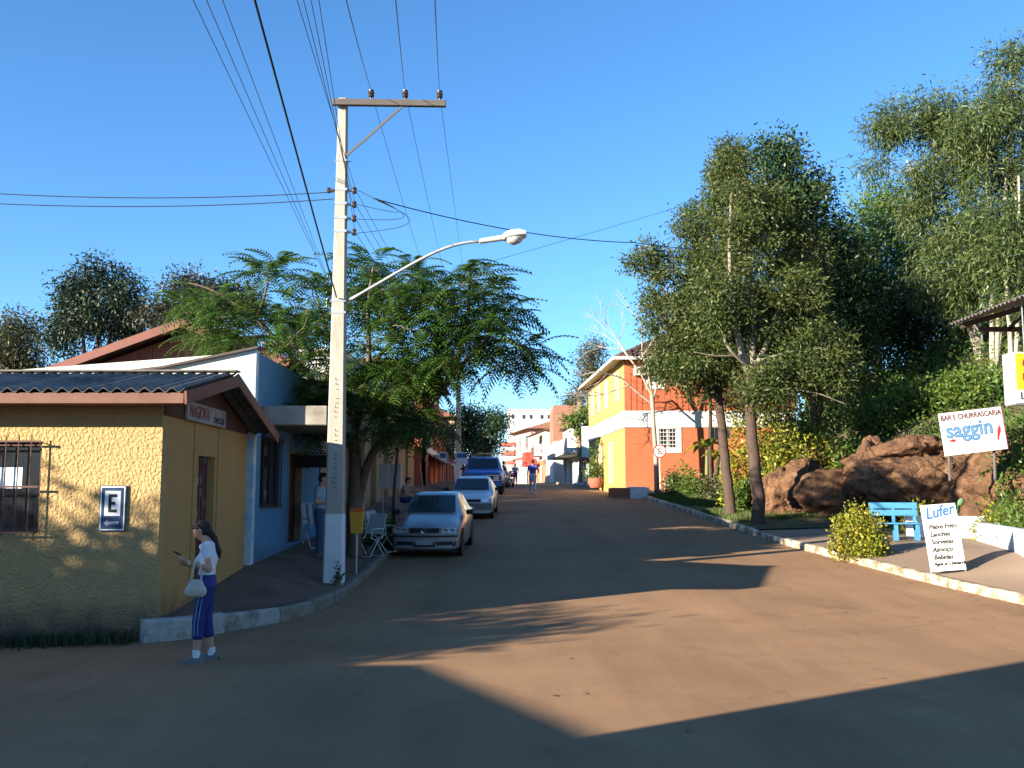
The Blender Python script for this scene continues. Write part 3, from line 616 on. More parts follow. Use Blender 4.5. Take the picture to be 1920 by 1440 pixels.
# white block rising behind it
WB = thing('white_block', 'white upper storey with louvred window half hidden by the street tree', 'building', (-5.5, 31, 0))
wf = Fr((-6.2, 28.8), 0); mb = MB(); zt = at(650, 652, 28.8).z
lo = (.25, 1.15, 5.62, 6.1)
wf.wall(mb, 0, 1.3, 5.25, zt, .2, [lo]); mb.box(-6.2, -4.9, 29.01, 33, 5.25, zt); mb.build('wall', WALLW, WB, world=True)
for k in range(4):
    p = MB(); z = lo[2] + .0 + k * .12; p.add([wf.p(lo[0], -.02, z), wf.p(lo[1], -.02, z), wf.p(lo[1], -.12, z + .1), wf.p(lo[0], -.12, z + .1)], [(0, 1, 2, 3)]); p.build('louvre', WHITE, WB, world=True)
p = MB(); p.box(-6.1, -5.1, 29.1, 32.9, .2, 5.248); p.build('lower_storey', TAN, WB, world=True)
# ------------------------------------------------------------------ red house with roofed terrace
REDW = stucco('red_wall', (.46, .12, .065), (.30, .16, .11), 0, 2.2, 3.0, .25)
RB = thing('red_house', 'red rendered house with a brown roofed terrace on the shaded side', 'house', (-7, 60, 0))
rx = -4.35; r0, r1 = 50.4, 76.0
f0 = Fr((-10, r0), 0); mb = MB(); f0.wall(mb, 0, 10 + rx - .003, 1, 7.0, .2, [(3.3, 4.4, 5.2, 6.3)]); mb.build('end_wall', REDW, RB, world=True)
window(RB, f0, 3.3, 4.4, 5.2, 6.3, WHITE, sill=WHITE)
f1 = Fr((rx, r0), R(90)); ops = []
for a in (1.5, 5, 8.5, 12, 15.5, 19, 22.5): ops += [(a, a + 1.2, rz(r0 + a) + .45, rz(r0 + a) + 2.6)]
mb = MB()
for i, o in enumerate(ops):
    s0 = 0 if i == 0 else o[0] - 1.15; s1 = r1 - r0 if i == len(ops) - 1 else ops[i + 1][0] - 1.15
    f1.wall(mb, s0, s1, 1, 7.0, .2, [o, (o[0], o[1], 5.3, 6.4)])
mb.build('street_wall', REDW, RB, world=True)
for i, o in enumerate(ops):
    door(RB, f1, o[0], o[1], o[2], o[3], M('red_house_door%d' % (i % 2), [(.08, .05, .04), (.6, .57, .5)][i % 2], .6, .1)); window(RB, f1, o[0], o[1], 5.3, 6.4, WHITE)
mb = MB(); mb.box(-10, rx - .21, r1 - .2, r1, 1, 7.0); mb.build('rear_wall', REDW, RB, world=True)
mb = MB(); mb.box(-10, rx - .01, r0 + .21, r1, 6.85, 6.98); mb.build('roof_slab', CONCD, RB, world=True)
mb = MB(); f1.box(mb, 0, r1 - r0, .004, .05, 4.1, 4.4); mb.build('string_course', WHITE, RB, world=True)
for k, y in enumerate((r0 + .4, r0 + 4, r0 + 8, r0 + 12)):
    for x in (-9.3, -4.7): p = MB(); p.box(x - .12, x + .12, y - .12, y + .12, 7.0, 8.3); p.build('terrace_post', BROWNP, RB, world=True)
mb = MB(); mb.prism([(-10.2, r0 - .6, 8.3), (-3.9, r0 - .6, 8.3), (-7, r0 - .6, 8.9)], (0, 14, 0)); mb.build('terrace_roof', M('terrace_brown', (.10, .05, .035), .8, .2, 4), RB, world=True)
mb = MB()
for z in (7.3, 7.6, 7.85): mb.cyl((-4.45, r0 + .1, z), (-4.45, r0 + 14, z), .03, n=6)
mb.build('railing', WHITE, RB, world=True)
# shop awning and ramp wall in front of the red house
mb = MB(); mb.prism([(rx + .02, 52, 4.0), (-3.35, 52, 3.5), (-3.35, 62, 3.9), (rx + .02, 62, 4.4)], (0, 0, .04)); mb.build('awning', M('awning_red', (.20, .07, .05), .8, .15, 4), RB, world=True)
# tan house further up
TH = thing('tan_house', 'narrow tan house with white trim far up the left side', 'house', (-7, 90, 0))
f2 = Fr((-4.6, 80), R(97)); mb = MB(); f2.wall(mb, 0, 18, 2, 8.2, .2, [(2, 3, 6, 7.2), (6, 7, 6, 7.2), (2, 3, 3.4, 5.4), (6, 7, 3.4, 5.4)]); mb.build('street_wall', M('tan_sun', (.6, .42, .25), .9, .12, 2), TH, world=True)
for s in (2, 6): window(TH, f2, s, s + 1, 6, 7.2, WHITE); door(TH, f2, s, s + 1, 3.4, 5.4, BROWNP)
mb = MB(); mb.box(-12, -4.85, 80, 80.2, 2, 8.2); mb.box(-12, -11.8, 80, 97, 2, 8.2); mb.build('end_wall', MATS['tan_sun'], TH, world=True)
mb = MB(); mb.prism([(-12.3, 79.5, 8.2), (-4.2, 79.5, 8.2), (-8.2, 79.5, 9.7)], (-1.5, 18.5, 0)); mb.build('roof', TILE, TH, world=True)
# ------------------------------------------------------------------ orange and yellow house
ORG = stucco('orange_wall', (.41, .12, .055), (.38, .13, .06), 0, 2.2, 2.6, .15)
ORGB = M('orange_boards', (.38, .10, .045), .8, .14, 3, .15, 20, stretch=(5, 5, .5))
YLW = M('yellow_wall', (.37, .255, .085), .85, .1, 2, .12, 25, dirt=(.50, .33, .10), ds=1.2, dthr=(.55, .8))
OH = thing('orange_house', 'two-storey orange and yellow house with white band and tiled roof', 'house', (9, 54, 0))
C0 = (5.44, 48.0); C1 = (4.70, 61.0); ob, o1, o2, oe = 1.4, 5.18, 5.98, 8.5
f3 = Fr(C0, 0); oW = 8.2
wl = [at(1236, 845, 48).x - C0[0], at(1270, 845, 48).x - C0[0], at(1250, 841, 48).z, at(1250, 803, 48).z]
wl2 = [at(1330, 845, 48).x - C0[0], at(1372, 845, 48).x - C0[0], at(1350, 826, 48).z, at(1350, 800, 48).z]
wu = [at(1214, 700, 48).x - C0[0], at(1243, 700, 48).x - C0[0], at(1230, 727, 48).z, at(1230, 676, 48).z]
mb = MB(); f3.wall(mb, 0, oW, ob, o1, .25, [wl, wl2]); mb.build('lower_wall', ORG, OH, world=True)
mb = MB(); f3.wall(mb, 0, oW, o2, oe, .2, [wu]); mb.build('upper_wall', ORGB, OH, world=True)
k = 0; s = .02
while s < oW - .05:
    p = MB(); s1 = s + .262
    if not (s < wu[1] + .1 and s1 > wu[0] - .1): f3.box(p, s, s1, .003, .032, o2 + .004, oe - .03); p.build('plank', ORGB, OH, world=True)
    else:
        f3.box(p, s, s1, .003, .032, o2 + .004, wu[2] - .1); p.build('plank', ORGB, OH, world=True)
        p = MB(); f3.box(p, s, s1, .003, .032, wu[3] + .1, oe - .03); p.build('plank', ORGB, OH, world=True)
    q = MB(); f3.box(q, s1 - .012, s1 + .03, .033, .05, o2 + .01, oe - .03)
    if not (s < wu[1] + .1 and s1 > wu[0] - .1): q.build('batten', M('batten', (.34, .08, .035), .8, .1), OH, world=True)
    s += .276
mb = MB(); f3.box(mb, -.06, oW, -.2, .06, o1 + .002, o2 - .002); mb.build('band', WHITE, OH, world=True)
window(OH, f3, *wl, WHITE, grid=(6, 6), gm=WHITE, gout=.035); surround(OH, f3, *wl, .2, WHITE)
window(OH, f3, *wl2, BROWNP, grid=(6, 2), gm=M('grille_rust', (.2, .1, .07), .7, .1), gout=.05)
CURT = M('curtain_glass', (.42, .38, .30), .35, .1, 3, spec=.5)
window(OH, f3, *wu, WHITE, bars=(1, 1), glass=CURT); surround(OH, f3, *wu, .07, WHITE, .055)
ac = thing('air_conditioner', 'white air conditioner box sticking out of the orange boards', 'air conditioner', at(1205, 697, 47.9))
mb = MB(); mb.box(-.42, .36, -.35, .22, -.2, .22); mb.build('case', WHITE, ac, bevel=.02)
mb = MB(); mb.box(-.35, .1, -.356, -.35, -.13, .15); mb.build('vent', M('vent_dark', (.05, .05, .055), .6, .1), ac)
ang = math.atan2(C0[1] - C1[1], C0[0] - C1[0]); f4 = Fr(C1, ang); wW = math.hypot(C0[0] - C1[0], C0[1] - C1[1])
def tS(t): return wW * (1 - t)
ups = [(tS(t) - .35, tS(t) + .35, 6.75, 8.0) for t in (.86, .66, .44, .17)]
dns = [(tS(t) - .42, tS(t) + .42, 2.55, 4.6) for t in (.62, .34)]
mb = MB()
f4.wall(mb, 0, wW - .002, ob, o1, .25, dns); mb.build('yellow_lower_wall', YLW, OH, world=True)
mb = MB(); f4.wall(mb, 0, wW - .002, o2, oe, .25, ups); mb.build('yellow_upper_wall', YLW, OH, world=True)
mb = MB(); f4.box(mb, 0, wW - .07, -.2, .05, o1 + .002, o2 - .002); mb.build('band', WHITE, OH, world=True)
for i, o in enumerate(ups): window(OH, f4, *o, WHITE, glass=GLASS); surround(OH, f4, *o, .1, WHITE)
for o in dns: door(OH, f4, *o, WHITE, .08); surround(OH, f4, o[0], o[1], o[2] + .1, o[3], .08, WHITE, .02, 'door_surround')
mb = MB(); mb.box(C0[0] + oW - .2, C0[0] + oW, 48.26, 61, ob, oe); mb.box(4.95, C0[0] + oW - .2, 60.8, 61, ob, oe); mb.build('rear_wall', ORG, OH, world=True)
# hipped tile roof with ridges of tiles
ea = [(C0[0] - .55, 47.5), (C0[0] + oW + .5, 47.5), (C0[0] + oW + .5, 61.5), (C1[0] - .55, 61.5)]; zt = 10.9; rd0, rd1 = (9.2, 52.3), (9.0, 57.2); ze = oe + .05
OT = M('house_tile', (.20, .10, .075), .85, .3, 4, .3, 20, dirt=(.09, .06, .05), ds=1.5)
def slope(mbx, a, b, c, d, n):   # eave a-b, top d-c, corrugated
    a, b, c, d = map(Vector, (a, b, c, d)); nn = (b - a).cross(d - a).normalized(); rows = []
    if nn.z < 0: nn = -nn
    for j in range(9):
        t = j / 8; rows.append([(a.lerp(d, t)).lerp(b.lerp(c, t), i / n) + nn * (.05 * abs(math.sin(math.pi * i / 3)) + .03 * (j % 2)) for i in range(n + 1)])
    mbx.grid(rows)
mb = MB(); E = [(x, y, ze) for x, y in ea]; T0 = (*rd0, zt); T1 = (*rd1, zt)
slope(mb, E[0], E[1], T0, T0, 96); slope(mb, E[1], E[2], T1, T0, 120); slope(mb, E[2], E[3], T1, T1, 60); slope(mb, E[3], E[0], T0, T1, 120)
mb.build('roof', OT, OH, world=True)
mb = MB(); mb.add([(x, y, ze - .04) for x, y in ea], [(0, 1, 2, 3)]); mb.build('soffit', M('soffit_cream', (.55, .48, .36), .8, .1), OH, world=True)
mb = MB()
for i in range(4): a, b = ea[i], ea[(i + 1) % 4]; mb.beam((a[0], a[1], ze - .06), (b[0], b[1], ze - .06), .1, .14)
mb.build('gutter', WHITE, OH, world=True)
# orange plinth and white step at the corner, tan garden wall
st = thing('entrance_step', 'white block and orange plinth at the foot of the house corner', 'step', (5.2, 46.8, 1.8))
mb = MB(); z0 = rz(47); mb.box(4.6, 5.42, 46.2, 47.9, z0 - .2, z0 + .42); mb.build('plinth', ORG, st, world=True, bevel=.02)
mb = MB(); mb.box(5.424, 6.25, 45.6, 47.9, z0 - .2, z0 + .46); mb.box(6.252, 6.5, 45.7, 47.9, z0 - .2, z0 + .26); mb.build('block', WHITE, st, world=True, bevel=.03)
gw = thing('garden_wall', 'low tan wall in front of the orange house', 'wall', (9, 45.6, 1.8))
mb = MB(); mb.box(6.9, 13, 45.4, 45.62, 1.5, 2.62); mb.build('wall', M('tan_rough', (.42, .30, .18), .9, .2, 2, .4, 20, dirt=(.3, .2, .12)), gw, world=True, bevel=.02)
mb = MB(); mb.box(6.88, 13, 45.37, 45.65, 2.625, 2.68); mb.build('coping', MATS['tan_rough'], gw, world=True)
# ------------------------------------------------------------------ far right side of the street
WSUN = M('white_render', (.46, .445, .42), .85, .1, 1.5, dirt=(.33, .29, .24), ds=1, dthr=(.6, .85))
SHUT = M('shop_shutter', (.36, .40, .39), .6, .08, 3)
def block(name, label, A, B, depth, z0, z1, wallm, ups=(), downs=(), roof='flat', roofm=None, cat='building', fm=WHITE, dm=SHUT, rise=1.4, over=.4):
    """box building: street front runs from near end A to far end B (front looks towards the street, -x)"""
    a = Vector((*A, 0)); b = Vector((*B, 0)); ang = math.atan2(A[1] - B[1], A[0] - B[0]); f = Fr(B, ang); Ln = (a - b).length
    t = thing(name, label, cat, ((a.x + b.x) / 2 + depth / 2, (a.y + b.y) / 2, z0))
    us = [((1 - u) * Ln - w_ / 2, (1 - u) * Ln + w_ / 2, za, zb) for u, w_, za, zb in ups]; ds = [((1 - u) * Ln - w_ / 2, (1 - u) * Ln + w_ / 2, za, zb) for u, w_, za, zb in downs]
    mb = MB(); zm = (z0 + z1) / 2
    f.wall(mb, 0, Ln, z0 - 1, zm, .2, ds); f.wall(mb, 0, Ln, zm, z1, .2, us); mb.build('street_wall', wallm, t, world=True)
    mb = MB()
    p0 = f.p(Ln, 0, 0); p1 = p0 + Vector((depth, 0, 0)); q0 = f.p(0, 0, 0); q1 = q0 + Vector((depth, 0, 0))
    mb.prism([(p0.x + .02, p0.y, z0 - 1), (p1.x, p1.y, z0 - 1), (p1.x, p1.y, z1), (p0.x + .02, p0.y, z1)], (0, .2, 0)); mb.build('end_wall', wallm, t, world=True)
    mb = MB(); mb.prism([(p1.x, p1.y + .2, z0 - 1), (q1.x, q1.y, z0 - 1), (q1.x, q1.y, z1), (p1.x, p1.y + .2, z1)], (.2, 0, 0)); mb.prism([(q0.x + .2, q0.y, z0 - 1), (q1.x, q1.y, z0 - 1), (q1.x, q1.y, z1), (q0.x + .2, q0.y, z1)], (0, -.2, 0)); mb.build('rear_wall', wallm, t, world=True)
    for o in us: window(t, f, *o, fm)
    for o in ds: door(t, f, *o, dm, .12, panels=2, handle=False)
    if roof == 'flat':
        mb = MB(); mb.prism([(p0.x, p0.y, z1 - .12), (p1.x, p1.y, z1 - .12), (q1.x, q1.y, z1 - .12), (q0.x, q0.y, z1 - .12)], (0, 0, .1)); mb.build('roof', CONCD, t, world=True)
    else:
        e = [p0 + Vector((-over, -over, z1)), p1 + Vector((over, -over, z1)), q1 + Vector((over, over, z1)), q0 + Vector((-over, over, z1))]; m0 = (e[0] + e[1]) / 2 + Vector((0, 2 if roof == 'hip' else 0, rise)); m1 = (e[2] + e[3]) / 2 + Vector((0, -2 if roof == 'hip' else 0, rise))
        mb = MB(); mb.add([*e, m0, m1], [(0, 1, 4), (1, 2, 5, 4), (2, 3, 5), (3, 0, 4, 5), (3, 2, 1, 0)]); mb.build('roof', roofm or TILE, t, world=True)
    return t, f, Ln
z = 2.75
WS, f, Ln = block('white_shop', 'white two-storey shop with grey canopy beyond the yellow facade', (5.7, 77), (4.75, 93), 8, 2.75, 7.9, WSUN,
    ups=[(.15, 1.1, 5.9, 7.2), (.45, 1.1, 5.9, 7.2), (.75, 1.3, 5.6, 7.2)], downs=[(.12, 2.2, 2.8, 5.0), (.36, 2.2, 2.8, 5.0), (.6, 2.2, 2.8, 5.0), (.85, 2.2, 2.8, 5.0)], roof='gable', roofm=TILE, rise=1.0)
mb = MB(); f.box(mb, .2, Ln - .2, .004, 1.5, 5.2, 5.6); mb.build('canopy', M('canopy_grey', (.42, .41, .39), .8, .1), WS, world=True)
mb = MB(); f.box(mb, .25, Ln - .25, 1.42, 1.47, 5.61, 6.4); mb.build('balcony_parapet', M('parapet_pale', (.40, .39, .37), .8, .1), WS, world=True)
# brick storey under construction
BK = thing('brick_building', 'unfinished bare brick upper storey on a white base behind the white shop', 'building', (8, 100, 3))
BRK = bpy.data.materials.new('bare_brick'); BRK.use_nodes = True; N = BRK.node_tree.nodes; Lk = BRK.node_tree.links
bt = N.new('ShaderNodeTexBrick'); bt.inputs['Color1'].default_value = (.27, .11, .06, 1); bt.inputs['Color2'].default_value = (.33, .14, .08, 1); bt.inputs['Mortar'].default_value = (.25, .18, .14, 1); bt.inputs['Scale'].default_value = 2.2
tc = N.new('ShaderNodeTexCoord'); mp = N.new('ShaderNodeMapping'); mp.inputs['Rotation'].default_value = (R(90), 0, 0); Lk.new(tc.outputs['Object'], mp.inputs[0]); Lk.new(mp.outputs[0], bt.inputs['Vector']); Lk.new(bt.outputs[0], N['Principled BSDF'].inputs['Base Color']); N['Principled BSDF'].inputs['Roughness'].default_value = .95
bx0 = at(1038, 800, 97).x; zb1 = at(1040, 760, 97).z
fb = Fr((bx0, 97), 0); fb2 = Fr((bx0, 107), R(-90))
mb = MB(); fb.wall(mb, 0, 6.4, 7.2, zb1, .2, ()); mb.build('brick_wall', BRK, BK, world=True)
mb = MB(); fb2.wall(mb, 0, 9.998, 7.2, zb1 - .01, .2, [(6.0, 7.4, 8.6, 10.2)]); mb.build('brick_side_wall', BRK, BK, world=True)
mb = MB(); mb.box(bx0 + .003, bx0 + 6.4, 97.21, 107, 7.2, 7.4); mb.box(bx0 + 6.2, bx0 + 6.4, 97.21, 107, 7.4, zb1); mb.box(bx0 + .21, bx0 + 6.2, 106.8, 107, 7.4, zb1); mb.build('floor_slab', CONCD, BK, world=True)
mb = MB(); fb.box(mb, 2.3, 2.65, .003, .05, 7.2, zb1 + 1.2); mb.box(bx0 + 6.0, bx0 + 6.41, 96.9, 96.99, 7.2, zb1 + .3); mb.build('concrete_column', CONC, BK, world=True)
mb = MB(); mb.box(bx0, bx0 + 6.4, 97, 107, 2, 7.198); mb.build('base_wall', WSUN, BK, world=True)
for k in range(3): p = MB(); p.cyl((bx0 + 2.4 + k * .08, 97.1, zb1), (bx0 + 2.4 + k * .08, 97.1, zb1 + 2.2 - k * .3), .02, n=5); p.build('rebar', BROWNP, BK, world=True)
# white house with balcony
z = 3.15
WH, f, Ln = block('white_house', 'white house with orange ground floor and small balcony far up the street', (bx0 - .4, 108), (2.0, 121), 7, 3.15, 9.0, WSUN,
    ups=[(.25, .9, 6.6, 8.2), (.7, .8, 6.9, 8.2), (.9, .7, 6.9, 8.2)], downs=[(.2, 1.4, 3.2, 5.2), (.5, 1.4, 3.2, 5.2), (.8, 1.6, 3.2, 5.2)], roof='gable', roofm=TILE, rise=1.2, fm=BROWNP, dm=M('red_shutter', (.45, .06, .03), .6, .1), cat='house')
ORS = M('orange_front', (.42, .17, .08), .8, .1, 2)
mb = MB()
for u0, u1 in ((0, .13), (.27, .43), (.57, .72), (.88, 1)): f.box(mb, Ln * u0, Ln * u1, .003, .05, 2.6, 5.8)
f.box(mb, 0, Ln, .003, .05, 5.25, 5.8); mb.build('orange_front', ORS, WH, world=True)
mb = MB(); f.box(mb, 0, Ln * .72, .052, 1.0, 5.4, 5.5); 
for c_ in (.15, .5): mb.prism([f.p(Ln * c_ - .9, 1.0, 5.5), f.p(Ln * c_ + .9, 1.0, 5.5), f.p(Ln * c_, 1.0, 6.2)], -f.n * .9)
f.box(mb, 1, 4, .06, .9, 5.8, 7.0); mb.build('red_porch', M('porch_red', (.36, .05, .03), .7, .1), WH, world=True)
mb = MB(); s_ = Ln * .75; f.box(mb, s_ - 1.1, s_ + 1.1, .004, 1.0, 6.2, 6.32)
for k in range(9): f.box(mb, s_ - 1.08 + k * .26, s_ - 1.04 + k * .26, .94, .98, 6.321, 7.2)
f.box(mb, s_ - 1.1, s_ + 1.1, .93, .99, 7.201, 7.26); mb.build('balcony', BROWNP, WH, world=True)
mb = MB(); mb.prism([f.p(s_ - 1.2, .05, 8.6), f.p(s_ + 1.2, .05, 8.6), f.p(s_ + 1.2, 1.0, 8.0), f.p(s_ - 1.2, 1.0, 8.0)], (0, 0, .05)); mb.build('balcony_awning', M('mustard', (.42, .27, .10), .8, .1), WH, world=True)
# pink corner building with tiered red balconies
PK, f, Ln = block('pink_building', 'pink corner building with tiered red and white balconies at the street end', (2.6, 124), (.1, 136), 9, 3.2, 10.2, M('pink_wall', (.42, .29, .26), .85, .06, 2),
    ups=[(.3, 2.0, 7.6, 9.6), (.62, 1.6, 7.6, 9.6)], downs=[(.3, 1.6, 3.4, 5.6), (.7, 1.6, 3.4, 5.6)], roof='hip', roofm=M('roof_terracotta', (.24, .11, .065), .85, .2, 3), rise=1.6, over=.9)
RB_ = M('balcony_red', (.34, .07, .05), .8, .1); 
cb = f.p(0, 0, 0)
for k in range(5):
    mb = MB(); r_ = 2.0 - k * .12; z0 = 8.6 - k * .62
    mb.lathe((cb.x + .2, cb.y - .4, z0), [(r_ - .12, 0), (r_, 0), (r_, .42), (r_ - .12, .42), (r_ - .12, 0)], 20); mb.build('balcony_tier', RB_ if k % 2 == 0 else WSUN, PK, world=True)
mb = MB(); mb.lathe((cb.x + .2, cb.y - .4, 5.2), [(0, 0), (.5, 0), (1.5, .9), (0, .9)], 20); mb.build('balcony_base', WSUN, PK, world=True)
mb = MB(); f.box(mb, Ln - .5, Ln, .003, .1, 3, 10.1); f.box(mb, .6, Ln - .5, .003, .06, 6.6, 6.9); mb.build('corner_pilaster', RB_, PK, world=True)
# large pale block on the rise behind
FW = thing('distant_block', 'long pale building on the rise behind the pink one', 'building', (4, 215, 4))
mb = MB(); zt = at(980, 770, 210).z; mb.box(-1.0, 9, 210, 222, 2, zt); mb.build('wall', WSUN, FW, world=True)
for k in range(5):
    x = .2 + k * 1.9 + (.4 if k % 2 else 0); p = MB(); p.box(x - .3, x + .3, 209.95, 209.998, zt - 1.7, zt - .9); p.build('window', GLASS, FW, world=True)
mb = MB(); mb.box(-1.2, 9.2, 209.8, 222.2, zt + .002, zt + .3); mb.build('parapet', WSUN, FW, world=True)
# poster board by the white shop
pb = thing('poster_board', 'pale green poster board standing beyond the yellow facade', 'sign', (5.35, 68, rz(68)))
c_ = at(1106, 832, 68)
mb = MB(); mb.box(c_.x - .55 - 5.35, c_.x + .5 - 5.35, -.05, .05, 2.0, 4.1); mb.build('panel', M('poster', (.62, .72, .66), .6, .15, 2), pb)
mb = MB(); mb.box(c_.x - .55 - 5.35, c_.x + .5 - 5.35, -.055, .055, 1.55, 1.99); mb.build('red_strip', RB_, pb)
mb = MB()
for i in (-.5, .4): mb.box(c_.x + i - 5.35, c_.x + i + .07 - 5.35, -.03, .03, -.2, 1.55)
mb.build('post', WHITE, pb)
# ------------------------------------------------------------------ utility poles and lamp
POLE = M('pole_concrete', (.39, .36, .30), .9, .15, 3, .4, 50, dirt=(.26, .23, .18), ds=3, stretch=(1, 1, .25), bdist=.01)
POLEW = M('pole_whitewash', (.66, .67, .68), .85, .07, 3, .2, 40, dirt=(.38, .33, .28), ds=4, dthr=(.62, .8))
WOOD = M('weathered_wood', (.11, .095, .085), .9, .25, 6, .4, 30, stretch=(.6, 8, 8))
STEEL = M('galvanised', (.38, .39, .40), .5, .12, 8, metal=.6, spec=.5)
INSU = M('insulator', (.055, .035, .03), .25, .1, spec=.6)
def utility_pole(label, loc, H, paint, lamp_side=1, full=True):
    t = thing('utility_pole', label, 'utility pole', loc, R(2) if full else 0)
    def sect(z, g=0): k = 1 - z / H; return (.085 + .095 * k + g, .075 + .075 * k + g)
    def shaft(z0, z1, g, n=10):
        mb = MB(); rows = []
        for i in range(n + 1):
            z = z0 + (z1 - z0) * i / n; a, b = sect(max(z, 0), g); c = .03
            rows.append([(-a + c, -b, z), (a - c, -b, z), (a, -b + c, z), (a, b - c, z), (a - c, b, z), (-a + c, b, z), (-a, b - c, z), (-a, -b + c, z), (-a + c, -b, z)])
        mb.grid(rows); mb.add(rows[-1][:8], [tuple(range(8))]); return mb
    shaft(-.3, H, 0).build('shaft', POLE, t); shaft(.02, paint, .004, 4).build('painted_base', POLEW, t)
    mb = MB(); az = H - .12; mb.box(-.18, 1.95, -.19, -.09, az - .06, az + .06) if full else mb.box(-.9, .9, -.19, -.09, az - .06, az + .06); mb.build('crossarm', WOOD, t, bevel=.008)
    if full:
        mb = MB(); mb.beam((.1, -.12, az - 1.02), (1.12, -.14, az - .07), .03, .045); mb.build('arm_brace', M('brace_steel', (.10, .10, .105), .6, .1), t)
    ins = (.54, 1.18, 1.83) if full else (-.8, 0, .8)
    for x in ins:
        mb = MB(); mb.lathe((x, -.14, az + .062), [(.0, 0), (.016, 0), (.016, .05), (.05, .055), (.062, .085), (.045, .1), (.064, .125), (.05, .15), (.055, .185), (.03, .2), (0, .2)], 12); mb.build('insulator', INSU, t, smooth='auto')
    if full:
        for z in (H - 1.22, H - 3.9, H - 4.12):
            a, b = sect(z, .006); mb = MB(); mb.box(-a, a, -b, b, z - .02, z + .02); mb.cyl((-a - .05, 0, z), (a + .07, 0, z), .01, n=6); mb.build('clamp_band', STEEL, t)
        for k, z in enumerate((H - 1.78, H - 2.05, H - 2.32, H - 2.58)):
            a, b = sect(z, .006); mb = MB(); mb.box(-a, a, -b, b, z - .025, z + .025); mb.box(a + .002, a + .16, -.02, .02, z - .02, z + .02); mb.build('rack', STEEL, t)
            mb = MB(); mb.lathe((a + .13, 0, z - .06), [(0, 0), (.035, 0), (.045, .03), (.03, .06), (.045, .09), (.035, .12), (0, .12)], 10); mb.build('spool_insulator', INSU, t, smooth='auto')
            if k == 0:
                mb = MB(); mb.box(-a - .16, -a - .002, -.02, .02, z - .02, z + .02); mb.lathe((-a - .13, 0, z - .05), [(0, 0), (.035, 0), (.045, .03), (.03, .06), (.045, .09), (0, .1)], 10); mb.build('rack', INSU, t)
        # stencilled marks down the shaft (weathered, illegible)
        mb = MB(); rnd = random.Random(3)
        for k in range(26):
            z = 1.62 + k * .085
            if rnd.random() < .25: continue
            a, b = sect(z); x = rnd.uniform(-.02, .02)
            mb.box(x - .03, x + .03, -b - .002, -b + .004, z, z + .012); mb.box(x - .03, x - .018, -b - .002, -b + .004, z + .0125, z + .05) if rnd.random() < .6 else 0
        mb.build('stencil_marks', M('stencil', (.10, .10, .10), .9, .3), t)
    return t, sect
PX, PY = -3.2, 18.2; PZ = swl(PX, PY); PH = at(650, 186, PY).z - PZ
utility_pole('concrete power pole with painted base by the kerb, in front of the feathery tree', (PX, PY, PZ), PH, 1.24)
P2 = (-3.02, 56, swl(-3.1, 56)); utility_pole('farther concrete power pole with whitewashed foot beside the blue pickup', P2, 8.9, 1.3, full=False)
# street lamp on a curved arm
la = at(652, 566, PY); lb = at(905, 452, PY - .3); lc = at(985, 441, PY - .35)
SL = thing('street_lamp', 'street lamp on a long curved arm fixed to the near power pole', 'street lamp', (la.x + .02, PY - .13, la.z))
mb = MB(); q = []
for t in np.linspace(0, 1, 18):
    p0, p1, p2, p3 = la + Vector((.05, -.14, 0)), la + Vector((1.4, -.18, .78)), lb + Vector((-.75, 0, -.03)), lb
    q.append(p0 * (1 - t) ** 3 + p1 * 3 * t * (1 - t) ** 2 + p2 * 3 * t * t * (1 - t) + p3 * t ** 3)
mb.tube(q, .03, 10); mb.build('arm', STEEL, SL, smooth=True, world=True)
d = (lc - lb).normalized(); LG = M('lamp_housing', (.62, .60, .55), .5, .08, 5)
def lampsec(t, wy, zu, zd): c = lb + d * t; return [c + Vector((0, wy * math.cos(a), (zu if math.sin(a) > 0 else zd) * math.sin(a))) for a in np.linspace(0, 2 * math.pi, 13)]
mb = MB(); mb.grid([lampsec(*s) for s in ((-.06, .035, .035, .035), (-.05, .06, .05, .045), (.38, .075, .065, .045), (.40, .13, .10, .05), (.5, .16, .14, .05), (.68, .16, .135, .05), (.8, .12, .08, .05), (.82, .0, .0, .0))]); mb.build('housing', LG, SL, smooth='auto', world=True)
mb = MB(); mb.grid([lampsec(t, w_ * .95, -.045, zz) for t, w_, zz in ((.43, .02, .05), (.46, .13, .11), (.58, .15, .16), (.7, .14, .13), (.77, .02, .05))]); mb.build('lens', M('lamp_lens', (.45, .45, .42), .15, .05, spec=.6), SL, smooth=True, world=True)
# ------------------------------------------------------------------ wires
WIRE = M('wire', (.035, .035, .04), .6, 0); WIREB = M('wire_thick', (.012, .012, .014), .6, 0)
def wire(name, label, pts, sag=.3, r=.006, mat=None, group=None, n=22):
    mb = MB()
    for a, b in zip(pts[:-1], pts[1:]):
        a = Vector(a); b = Vector(b); mb.tube([a.lerp(b, t) - Vector((0, 0, sag * 4 * t * (1 - t))) for t in np.linspace(0, 1, n)], r, 5)
    return tag(mb.build(name, mat or WIRE), label, 'wire', group)
ptop = PZ + PH - .12 + .24
P2t = P2[2] + 8.9 - .12 + .24
P0 = (-3.6, -26, 0)
for i, (x, tx_, l) in enumerate(((.54, 662, 'left'), (1.18, 747, 'middle'), (1.83, 818, 'right'))):
    a = Vector((PX + x, PY - .14, ptop)); u = at(tx_, 0, 9.0); s_ = (u - a) / (a.y - 9.0); e = a + s_ * (a.y + 22)
    wire('power_line', ['leftmost', 'middle', 'rightmost'][i] + ' of the three bare wires carried on the crossarm insulators', [e, a, (P2[0] - .8 + .8 * i, 55.9, P2t)], .35, .0055, group='wires on the crossarm')
